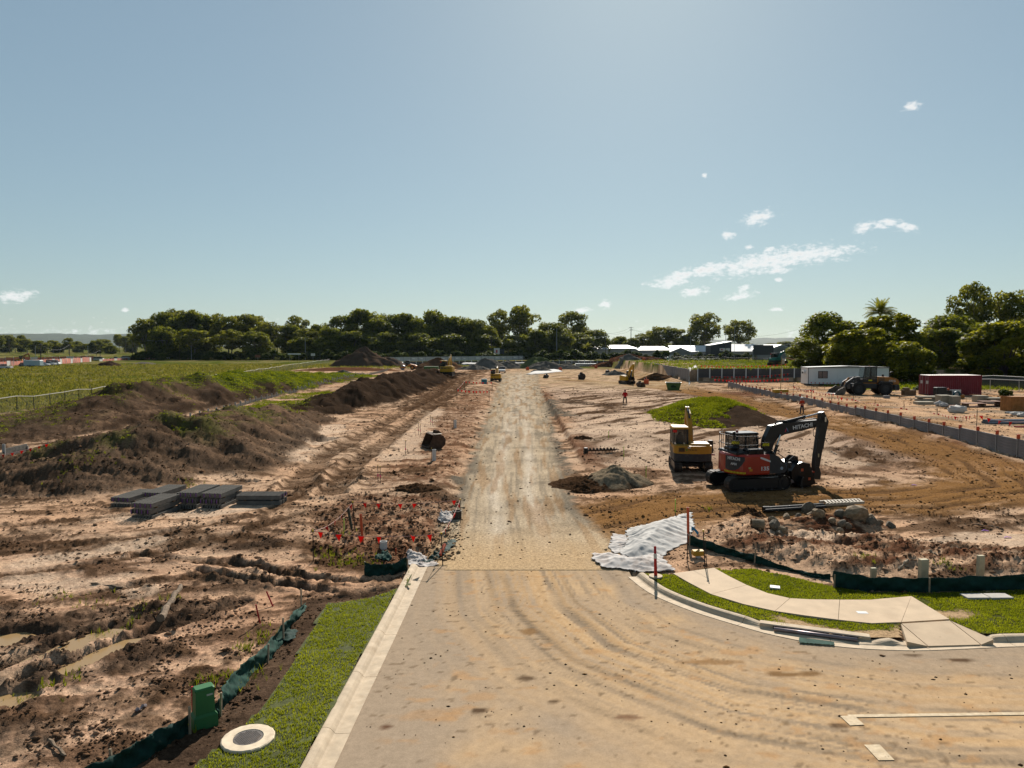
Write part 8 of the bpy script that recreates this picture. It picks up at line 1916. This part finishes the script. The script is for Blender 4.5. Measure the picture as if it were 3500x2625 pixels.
# palms
def palm(label, u, vtop, y, h_cr, n, seed, fr=3.6):
    p = AT(u, vtop, y); z0 = zt(p.x, y); r = random.Random(seed); rt = empty('palm_tree', (p.x, y, z0), 0, label, 'tree'); H_ = p.z-z0-h_cr
    MB().tube([(0, 0, -.2), (.1, 0, H_*.5), (0, 0, H_)], [.3, .22, .2], 8).build('trunk', M_BARK, rt)
    mb = MB()
    for i in range(n):
        a = 2*math.pi*i/n*2.4+r.uniform(-.2, .2); el0 = r.uniform(.2, 1.35); pts = []; P = Vector((0, 0, H_)); d = Vector((math.cos(a)*math.cos(el0), math.sin(a)*math.cos(el0), math.sin(el0)))
        for k in range(9): pts.append(P.copy()); P = P+d*fr/8; d = (d+Vector((0, 0, -.17))).normalized()
        side = Vector((-math.sin(a), math.cos(a), 0))
        for k in range(1, 9):
            for s_ in (-1, 1):
                for q in (0, .5):
                    b = pts[k-1].lerp(pts[k], q); L_ = fr*.20*(1-abs(k-4)/7); tip = b+side*s_*L_+Vector((0, 0, -L_*.55)); dd = (pts[k]-pts[k-1])*.45; mb.add([b, b+dd, tip+dd*.5], [(0, 1, 2)])
    me = mb.mesh('fronds', M_GUM); at = me.color_attributes.new('Col', 'FLOAT_COLOR', 'POINT'); c = np.random.default_rng(seed).uniform(.2, .9, len(me.vertices)).astype(np.float32); at.data.foreach_set('color', np.repeat(c, 4)); link('fronds', me, None, rt); return rt
palm('feathery palm rising above the mango trees', 1902, 668, 158, .9, 50, 3, 4.0)
for (u, vt, sd) in ((1018, 738, 4), (1046, 742, 5), (1098, 742, 6), (1120, 745, 7), (1268, 738, 8)): palm('small palm in the thicket below the dark trees', u, vt, 415, 3.0, 18, sd, 4.2).update_tag()
for o in [o for o in bpy.data.objects if o.name.startswith('palm_tree') and o['label'].startswith('small palm')]: o['group'] = 'small palms below the dark trees'
# bushes under the trees, hedge by the houses, weeds in the field
BG = 'bushes along the foot of the trees'
rb = random.Random(8)
for i in range(54):
    u = 300+i*18.5+rb.uniform(-6, 6)
    if 1000 < u < 1010: continue
    tree('bush', u, 752+rb.uniform(-5, 6), rb.uniform(26, 44), 392+rb.uniform(-8, 14), 'green bush in the undergrowth along the foot of the dark trees', BG, 'shrub')
for (u, vt, w, lab) in ((955, 757, 0, ''),):
    pass
BH = 'garden shrubs before the white roofed buildings'
for (u, vt, w) in ((1285, 752, 26), (1305, 757, 22), (1330, 754, 34), (1352, 750, 36), (1372, 752, 30), (1420, 750, 22), (1438, 748, 26), (1462, 758, 24), (1485, 762, 24), (1510, 757, 26), (1535, 760, 24), (1568, 752, 30), (1590, 758, 26), (1612, 757, 24), (1640, 756, 24), (1662, 752, 22), (1688, 756, 26), (1712, 754, 24), (1310, 766, 30), (1395, 762, 24)):
    tree('bush', u, vt, w, 400, 'rounded garden shrub before the white roofed buildings', BH, 'shrub')
for (u, vt, w, y, lab) in ((490, 795, 20, 270, 'dark bush standing alone in the grass field'), (378, 787, 10, 330, 'small green bush in the grass field near the mound'), (395, 789, 8, 325, 'smallest bush beside another in the grass field'), (430, 801, 20, 250, 'low olive bush in the grass field'), (1500, 768, 60, 330, 'wide scrub thicket on the terrace edge, left part'), (1470, 768, 60, 330, 'wide scrub thicket at the end of the hoarding'), (1540, 769, 60, 325, 'wide scrub thicket on the terrace edge, right part'), (1580, 778, 50, 260, 'low green scrub on the terrace beside the white sheet'), (1545, 782, 50, 240, 'low green scrub on the terrace nearest the gravel')):
    tree('bush', u, vt, w, y, lab, None, 'shrub')

# distant tree belt on the left in front of the hills
BL = 'distant trees before the hills'
rb = random.Random(18)
for i in range(26):
    u = -30+i*13+rb.uniform(-5, 5); tree('gum' if i % 3 else 'dense', u, 738+rb.uniform(-8, 9)-(8 if u < 60 or u > 240 else 0), rb.uniform(26, 44), 760+rb.uniform(-60, 120), 'distant grey green tree in the belt before the hills', BL, 'distant_tree')
for i in range(22):
    u = 1240+i*46+rb.uniform(-12, 12); tree('dense', u, 741+rb.uniform(-3, 4), rb.uniform(50, 70), 900+rb.uniform(-60, 120), 'distant grey green tree in the belt before the hills', BL, 'distant_tree')

# ================================================================== BUILDINGS
M_ROOF = mat('white_metal_roof', (.78, .78, .77), .45, var=.03, scale=.5); M_WALLG = mat('grey_wall', (.24, .25, .25), .8, var=.06, scale=.4); M_WALLD = mat('dark_wall', (.045, .05, .055), .7, var=.06, scale=.4); M_WALLB = mat('pale_wall', (.42, .40, .37), .8, var=.06, scale=.4)
def building(label, u0, u1, v_eave, v_ridge, y, depth, wall, roofk='hip', ridge_in=.22, nwin=5, roof=M_ROOF, name='house'):
    a, b = ATN(u0, v_eave, y), ATN(u1, v_eave, y); W_ = b.x-a.x; ze = a.z; zr = ATN(u0, v_ridge, y+depth*.5).z; o = .6
    rt = empty(name, (a.x, y, 0), 0, label, 'building'); MB().box(0, W_, 0, depth, -.5, ze).build('wall', wall, rt)
    if roofk == 'hip': i = W_*ridge_in; vs = [(-o, -o, ze), (W_+o, -o, ze), (W_+o, depth+o, ze), (-o, depth+o, ze), (i, depth/2, zr), (W_-i, depth/2, zr)]; fs = [(0, 1, 5, 4), (1, 2, 5), (2, 3, 4, 5), (3, 0, 4), (0, 3, 2, 1)]
    elif roofk == 'gable_x': vs = [(-o, -o, ze), (W_+o, -o, ze), (W_+o, depth+o, ze), (-o, depth+o, ze), (-o, depth/2, zr), (W_+o, depth/2, zr)]; fs = [(0, 1, 5, 4), (1, 2, 5), (2, 3, 4, 5), (3, 0, 4), (0, 3, 2, 1)]
    elif roofk == 'gable_y': vs = [(-o, -o, ze), (W_+o, -o, ze), (W_+o, depth+o, ze), (-o, depth+o, ze), (W_/2, -o, zr), (W_/2, depth+o, zr)]; fs = [(0, 4, 5, 3), (4, 1, 2, 5), (0, 1, 4), (2, 3, 5), (0, 3, 2, 1)]
    else: vs = [(-o, -o, ze), (W_+o, -o, zr), (W_+o, depth+o, zr), (-o, depth+o, ze), (-o, -o, ze+.5), (W_+o, -o, zr+.5), (W_+o, depth+o, zr+.5), (-o, depth+o, ze+.5)]; fs = [(0, 3, 2, 1), (4, 5, 6, 7), (0, 1, 5, 4), (1, 2, 6, 5), (2, 3, 7, 6), (3, 0, 4, 7)]
    ro = MB().add(vs, fs).build('roof', roof, rt)
    if roofk == 'gable_y': MB().add([(-o+.3, -o-.02, ze+.0), (W_+o-.3, -o-.02, ze), (W_/2, -o-.02, zr-.25)], [(0, 1, 2)]).build('gable_wall', wall, rt)
    if roofk == 'skillion': MB().prism([(0, ze), (W_, ze), (W_, zr)], .1, depth, 'y').build('upper_wall', wall, rt)
    for k in range(nwin):
        x = W_*(k+.5)/nwin; w = MB().box(x-1.0, x+1.0, -.05, -.005, 1.0, 2.4).build('window', M_CARGL, rt); MB().box(x-1.1, x+1.1, -.09, -.052, .85, .98).build('sill', M_WHITE, w)
    return rt
building('low white hip roofed house left of the power pole', 2022, 2078, 1194, 1184, 440, 14, M_WALLB, 'hip', .25, 4); building('wide white hip roofed house beside the power pole', 2062, 2174, 1190, 1180, 455, 16, M_WALLB, 'hip', .2, 6); building('low white roofed house between the pole and the grey gable', 2182, 2292, 1196, 1184, 450, 15, M_WALLB, 'hip', .15, 6); building('grey gable fronted shed with white roof', 2290, 2362, 1204, 1188, 440, 14, M_WALLG, 'gable_y', 0, 0)
building('long white roofed hall behind the grey gable', 2300, 2438, 1202, 1181, 462, 22, M_WALLB, 'gable_x', 0, 8, name='hall'); bd = building('dark entrance block with sloping white roof and pale sign', 2430, 2500, 1182, 1169, 440, 12, M_WALLD, 'skillion', 0, 0, name='hall')
a, b = ATN(2460, 1190, 439), ATN(2495, 1200, 439); sgn = MB().box(a.x-bd.location.x, b.x-bd.location.x, -.9, -.65, b.z, a.z).build('sign_board', M_WHITE, bd); MB().cyl((a.x-bd.location.x+1.4, -.92, (a.z+b.z)/2), (a.x-bd.location.x+1.4, -.905, (a.z+b.z)/2), .5, n=14).build('round_mark', M_REDPAINT, sgn)
building('large white roofed hall right of the dark entrance block', 2502, 2596, 1201, 1176, 462, 24, M_WALLB, 'gable_x', 0, 6, name='hall'); building('white roofed wing in line with the large hall', 2575, 2610, 1200, 1178, 480, 20, M_WALLB, 'gable_x', 0, 2, name='hall'); building('grey warehouse with white gable roof behind the hedge', 2628, 2712, 1194, 1178, 380, 26, M_WALLG, 'gable_y', 0, 0, name='warehouse')
building('small roof glimpsed among the dark trees', 1120, 1180, 1204, 1194, 425, 10, M_WALLB, 'hip', .2, 2, mat('red_brown_roof', (.35, .2, .16), .7))
# shade sail
p = [ATN(2166, 1199, 432), ATN(2250, 1203, 428), ATN(2178, 1207, 430), ATN(2160, 1207, 436)]; o0 = p[0].copy(); o0.z = 0; o = MB().add([q-o0 for q in p], [(0, 1, 2, 3)]).build('shade_sail', M_ROOF, None, o0); tag(o, 'pale shade sail stretched beside the low white house', 'shade sail'); o.modifiers.new('t', 'SOLIDIFY').thickness = .05
# ================================================================== POLES AND WIRES
M_POLE = mat('timber_pole', (.10, .085, .07), .9, var=.2, scale=3); M_LPOLE = mat('steel_light_pole', (.42, .43, .43), .5, .4)
def power_pole(label, u, vt, y, arms=1, r=.17, box=False, m=None):
    p = ATN(u, vt, y); z0 = zt(p.x, y); h = p.z-z0; rt = empty('power_pole', (p.x, y, z0), 0, label, 'power pole'); MB().cyl((0, 0, -.3), (0, 0, h), r*1.15, r*.8, 8).build('pole', m or M_POLE, rt)
    for k in range(arms):
        z = h-.5-k*1.3; ca = MB().box(-1.2, 1.2, -.07, .07, z-.08, z+.08).build('crossarm', M_POLE, rt)
        for x in (-1.05, -.4, .4, 1.05): MB().cyl((x, 0, z+.08), (x, 0, z+.32), .06, n=6).build('insulator', M_WHITE, ca)
    if box: MB().bbox(-1.2, -.3, -.4, .4, h-6, h-4.6, .05).build('transformer', M_GALV, rt)
    return rt, Vector((p.x, y, z0+h))
_, A1 = power_pole('power pole between the two white roofed houses', 2070, 1138, 425); _, A2 = power_pole('tallest power pole with two crossarms above the white roofs', 2157, 1117, 400, 2, .2); _, A3 = power_pole('slim pole before the grey gable shed', 2361, 1150, 400, 0, .13, m=M_LPOLE); _, A4 = power_pole('pole in front of the dark entrance block', 2481, 1138, 380, 0, .16); _, A5 = power_pole('thin light pole right of the dark entrance block', 2511, 1113, 390, 0, .1, m=M_LPOLE); _, A6 = power_pole('power pole with transformer above the mango trees', 2765, 1113, 330, 2, .18, True); _, A7 = power_pole('short pole before the large white hall', 2586, 1180, 370, 0, .15)
_, B1 = power_pole('power pole beside the first gum of the long clump', 452, 1157, 440, 1, .2); _, B2 = power_pole('dark power pole among the orange barriers', 138, 1175, 330, 1, .2); _, B3 = power_pole('power pole before the hills nearest the picture edge works', 120, 1181, 430, 0, .14, m=M_LPOLE); _, B4 = power_pole('power pole before the hills, middle of the row', 237, 1176, 470, 1); _, B5 = power_pole('pale pole before the hills', 300, 1183, 450, 0, .13, m=M_LPOLE); _, B6 = power_pole('power pole before the hills with a crossarm, taller of two', 328, 1174, 560, 1); _, B7 = power_pole('power pole before the hills with a crossarm, shorter of two', 341, 1177, 470, 1)
_, D1 = power_pole('tall pale pole at the foot of the dark trees by the field', 1043, 1154, 400, 0, .16, m=M_LPOLE); _, D2 = power_pole('tall pale pole right of the road end', 1903, 1122, 400, 0, .16, m=M_LPOLE); _, D3 = power_pole('pole at the roadside billboard', 1680, 1148, 398, 0, .17); _, D4 = power_pole('thin pole in front of the leafy gum clump', 750, 1150, 398, 1, .13); _, D5 = power_pole('thin pole beside the green direction sign', 613, 1160, 400, 1, .13)
def street_light(label, u, vt, y, double):
    p = ATN(u, vt, y); z0 = zt(p.x, y); h = p.z-z0; rt = empty('street_light', (p.x, y, z0), 0, label, 'street light'); MB().cyl((0, 0, -.2), (0, 0, h-.4), .15, .10, 8).build('pole', M_LPOLE, rt)
    for s_ in ((-1, 1) if double else (1,)):
        a = MB().tube([(0, 0, h-.5), (s_*.5, 0, h-.1), (s_*1.6, 0, h), (s_*4.2, 0, h+.15)], .09, 6).build('arm', M_LPOLE, rt); MB().bbox(s_*4.6-.5, s_*4.6+.5, -.2, .2, h+.08, h+.25, .04).build('lamp', M_LPOLE, a)
street_light('double armed street light before the gum clump', 533, 1165, 400, True); street_light('single armed street light before the gum clump', 653, 1161, 395, False); street_light('street light with arm to the side at the start of the gum clump', 488, 1165, 440, True)
def wire(label, a, b, sag, r=.035):
    a, b = Vector(a), Vector(b); pts = []
    for i in range(13): t = i/12; q = a.lerp(b, t)-a; q.z -= sag*4*t*(1-t); pts.append(q)
    o = MB().tube(pts, r, 4).build('power_line', M_FPOST, None, a); tag(o, label, 'power line'); return o
def off(p, dz, dx=0): return Vector((p.x+dx, p.y, p.z+dz))
wire('upper power line between the two poles over the houses', off(A1, -.2), off(A2, -.2), 1.2); wire('lower power line between the two poles over the houses', off(A1, -.2, 1), off(A2, -1.5, 1), 1.5); wire('power line from the tallest pole to the entrance block pole', off(A2, -1.5), off(A4, -1), 2.5); wire('power line from the entrance block pole to the transformer pole', off(A4, -1), off(A6, -.3), 2.5); wire('power line leaving the transformer pole over the grove', off(A6, -.3), Vector((160, 300, A6.z)), 2); wire('power line from the first gum pole across the hills', off(B1, -.3), off(B6, -.3), 3, .06); wire('power line between the poles before the hills', off(B7, -.3), off(B4, -.3), 2.5, .05); wire('power line from the hills to the dark pole', off(B4, -.3), off(B2, -.4), 3, .05); wire('power line leaving the dark pole over the works', off(B2, -.4), Vector((-330, 300, B2.z-3)), 3, .05); wire('low power line with markers over the works', off(B2, -5), Vector((-330, 300, 8)), 2.5, .05); wire('low power line from the dark pole towards the gums', off(B2, -5), off(B7, -4), 3, .05)
wire('power line running from the road end pole over the hoarding', off(D3, -.3), off(D2, -4), 3); wire('power line from the road end pole to the first house pole', off(D2, -4), off(A1, -.4), 3)
# ================================================================== LOOSE SOIL, WEEDS, WATER, AIR
def add_clods():
    r = np.random.default_rng(5); n = 210000
    yy = np.exp(r.uniform(math.log(12.5), math.log(130), n)); xx = r.uniform(-.86, .86, n)*(yy+2)
    keep = (sdpoly(xx, yy, VERGE_L) < -.02) & (sdpoly(xx, yy, VERGE_R) < -.02) & (sdpoly(xx, yy, ROADPOLY) < -.62)
    keep &= ~((xx > -3.6) & (xx < 4.2) & (yy < 24.3))
    d = fbm(xx/2.1, yy/1.6, 3, 45)+.5*fbm(xx/6, yy/5, 2, 31); onroad = (xx > -2.6) & (xx < 3.2)
    ww = sm(-.15, .45, d)*.75+.07; ww = np.where(onroad, .04, ww)
    pit = sdpoly(xx, yy, PIT) > 0; bank = sdpoly(xx, yy, RBANK) > 0; ww = np.maximum(ww, np.maximum(sm(-.5, .6, sdpoly(xx, yy, PIT)), sm(-.8, .8, sdpoly(xx, yy, RBANK))*.6)*.85)
    dm, _, exm, _ = polynear(xx, yy, MOUND_A); ww = np.where(dm < exm[:, 1]*.9, np.maximum(ww, .5), ww)
    keep &= r.random(n) < ww
    xx, yy, pit, bank = xx[keep], yy[keep], pit[keep], bank[keep]; xx, yy, pit, bank = xx[:58000], yy[:58000], pit[:58000], bank[:58000]
    z, col, ro, g1, g2, g3 = terrain(xx, yy); n = len(xx)
    s = np.exp(r.normal(-3.95, .55, n))*(1+.012*yy); s = np.where(pit, s*1.6, np.where(bank, s*1.2, s)); s = np.clip(s, .008, .06+.0016*yy)
    base = np.array([(1, 0, 0), (0, 1, 0), (-1, 0, 0), (0, -1, 0), (0, 0, .8), (0, 0, -.5), (.6, .6, .5), (-.6, .5, .55)])
    Ft = np.array([(0, 6, 4), (6, 1, 4), (1, 7, 4), (7, 2, 4), (2, 3, 4), (3, 0, 4), (0, 1, 6), (1, 2, 7), (0, 5, 1), (1, 5, 2), (2, 5, 3), (3, 5, 0)])
    a = r.uniform(0, 6.283, n); ca, sa = np.cos(a), np.sin(a)
    B = base[None]*(1+r.uniform(-.35, .35, (n, 8, 3)))*s[:, None, None]*np.stack([r.uniform(.8, 1.5, n), r.uniform(.7, 1.1, n), r.uniform(.6, .95, n)], 1)[:, None, :]
    X = B[..., 0]*ca[:, None]-B[..., 1]*sa[:, None]; Y = B[..., 0]*sa[:, None]+B[..., 1]*ca[:, None]
    V = np.stack([X+xx[:, None], Y+yy[:, None], B[..., 2]+z[:, None]+s[:, None]*.15], 2).reshape(-1, 3)
    F = (Ft[None]+8*np.arange(n)[:, None, None]).reshape(-1, 3)
    mixd = np.clip(r.normal(.35, .35, n), 0, 1)[:, None]; c = col*(.55+.5*r.random((n, 1)))*(1-mixd)+C_MUD*1.9*ALBG*(.7+.8*r.random((n, 1)))*mixd
    C = np.repeat(np.concatenate([np.clip(c, .01, .6), np.full((n, 1), .9)], 1), 8, 0)
    o = link('soil_clods', npmesh('soil_clods', V, F, M_SOIL, C)); tag(o, 'loose clods and crumbs of soil scattered over the building site', 'soil', kind='stuff')
add_clods()
def add_crumbs():
    r = np.random.default_rng(15); n = 2200; pts = r.uniform((-3.2, 10.5), (20, 24.3), (n, 2)); xx, yy = pts[:, 0], pts[:, 1]
    k = (sdpoly(xx, yy, ROADPOLY) > .05) & (fbm(xx/1.5, yy/1.5, 3, 441) > .12+.3*r.random(n)-.25); xx, yy = xx[k][:2600], yy[k][:2600]; n = len(xx)
    s = np.exp(r.normal(-4.35, .5, n)); base = np.array([(1, 0, 0), (0, 1, 0), (-1, 0, 0), (0, -1, 0), (0, 0, .7), (0, 0, -.3)]); Ft = np.array([(0, 1, 4), (1, 2, 4), (2, 3, 4), (3, 0, 4), (1, 0, 5), (2, 1, 5), (3, 2, 5), (0, 3, 5)])
    B = base[None]*(1+r.uniform(-.4, .4, (n, 6, 3)))*s[:, None, None]*np.array((1.4, 1, .8)); V = (B+np.stack([xx, yy, np.full(n, -.006)], 1)[:, None]).reshape(-1, 3); F = (Ft[None]+6*np.arange(n)[:, None, None]).reshape(-1, 3)
    c = np.where(r.random((n, 1)) < .4, C_MUD*1.3, C_HAUL*.8)*ALBG*(.6+.8*r.random((n, 1))); C = np.repeat(np.concatenate([c, np.full((n, 1), .9)], 1), 6, 0)
    o = link('soil_crumbs', npmesh('soil_crumbs', V, F, M_SOIL, C)); tag(o, 'crumbs of dried mud dropped on the dusty road', 'soil', kind='stuff')
add_crumbs()
# weeds on the soil banks, tufts in the field, spikes in the near mud
gv = np.stack([XX.ravel(), YY.ravel(), zz], 1); r_ = np.random.default_rng(9)
w = green_*(gv[:, 1] < 190)*(gv[:, 1]**.6)*np.where((gv[:, 1] < 64) & (gv[:, 0] > -30), .35, 1); k = r_.choice(len(gv), 13000, p=w/w.sum()); P = gv[k]+r_.normal(0, .15, (len(k), 3))*np.array((1, 1, 0)); hh = .05+.0011*P[:, 1]
blades('weeds', P, hh, .025+.0011*P[:, 1], M_WEED, 93, lean=.8, per=4, label='green weeds growing over the soil banks')
w = fld_*(gv[:, 1] > 60)*(gv[:, 1] < 300)*(gv[:, 0] < -40)*(gv[:, 1]**.5); k = r_.choice(len(gv), 16000, p=w/w.sum()); P = gv[k]+np.stack([r_.normal(0, .6, len(k)), r_.normal(0, 1.2, len(k)), np.zeros(len(k))], 1); P[:, 2] = gv[k][:, 2]
blades('field_grass', P, .35+.0012*P[:, 1], .12+.0012*P[:, 1], M_DRYG, 95, lean=.9, per=4, label='rough green and straw coloured grass of the open field')
w = gr2_*(gv[:, 1] < 260)*(gv[:, 1]**.4); k = r_.choice(len(gv), 7000, p=w/w.sum()); P = gv[k]+r_.normal(0, .4, (len(k), 3))*np.array((1, 1, 0))
blades('terrace_grass', P, .45, .28, M_WEED, 97, lean=.9, per=3, label='bright grass on the terrace and under the mango trees')
tf = []
for (u, v, n, s) in ((840, 2320, 26, .5), (720, 2330, 20, .35), (790, 2360, 18, .4), (880, 2180, 26, .5), (860, 2210, 20, .4), (350, 2170, 14, .4), (430, 2160, 12, .35), (480, 2105, 14, .5), (250, 2320, 10, .4), (160, 2350, 14, .5), (60, 2400, 10, .4), (330, 2060, 12, .6), (200, 2045, 10, .7), (1160, 1925, 40, .9), (1230, 1915, 40, .7), (1120, 1900, 24, .6), (655, 2490, 10, .15), (560, 2050, 14, .5), (2420, 1740, 12, .3), (2960, 1905, 14, .5), (3230, 1925, 20, .3), (1180, 1830, 10, .3), (540, 1690, 30, 1.0), (300, 1620, 40, 1.5), (640, 1660, 24, .8)):
    g = hit(u, v)
    for i in range(n): x, y = g.x+random.gauss(0, s*.5), g.y+random.gauss(0, s*.6); tf.append((x, y, zt(x, y)))
blades('weed_tufts', np.array(tf), .20, .022, M_WEED, 99, lean=.6, per=4, label='thin green weed tufts sprouting in the near mud')
# puddles
m, nt, b, out = principled('muddy_water'); b.inputs['Base Color'].default_value = (.27, .175, .08, 1); b.inputs['Roughness'].default_value = .22; b.inputs['Specular IOR Level'].default_value = .3
for i, (pts, r) in enumerate(PUDW):
    P = [Vector(p) for p in pts]; L = offset(P, r*1.5); Rr = offset(P, -r*1.5); d0 = (P[0]-P[1]).normalized()*r*1.3; d1 = (P[-1]-P[-2]).normalized()*r*1.3
    poly = [P[0]+d0]+Rr+[P[-1]+d1]+list(reversed(L)); mb = MB(); mb.add([(p.x, p.y, -.035 if i < 5 else -.05) for p in poly], [tuple(range(len(poly)))]); o = mb.build('puddle', m); o['kind'] = 'structure'
# the air: thin pale haze out to the hills
hm = bpy.data.materials.new('haze_air'); hm.use_nodes = True; nt = hm.node_tree; nt.nodes.clear(); out = nt.nodes.new('ShaderNodeOutputMaterial'); pv = nt.nodes.new('ShaderNodeVolumePrincipled'); pv.inputs['Color'].default_value = (.66, .84, 1.0, 1); pv.inputs['Density'].default_value = HAZE; pv.inputs['Anisotropy'].default_value = .25; nt.links.new(pv.outputs[0], out.inputs['Volume'])
hz_ = MB().box(-9500, 9500, -60, 9300, -4, 190).build('haze', hm); hz_['kind'] = 'stuff'
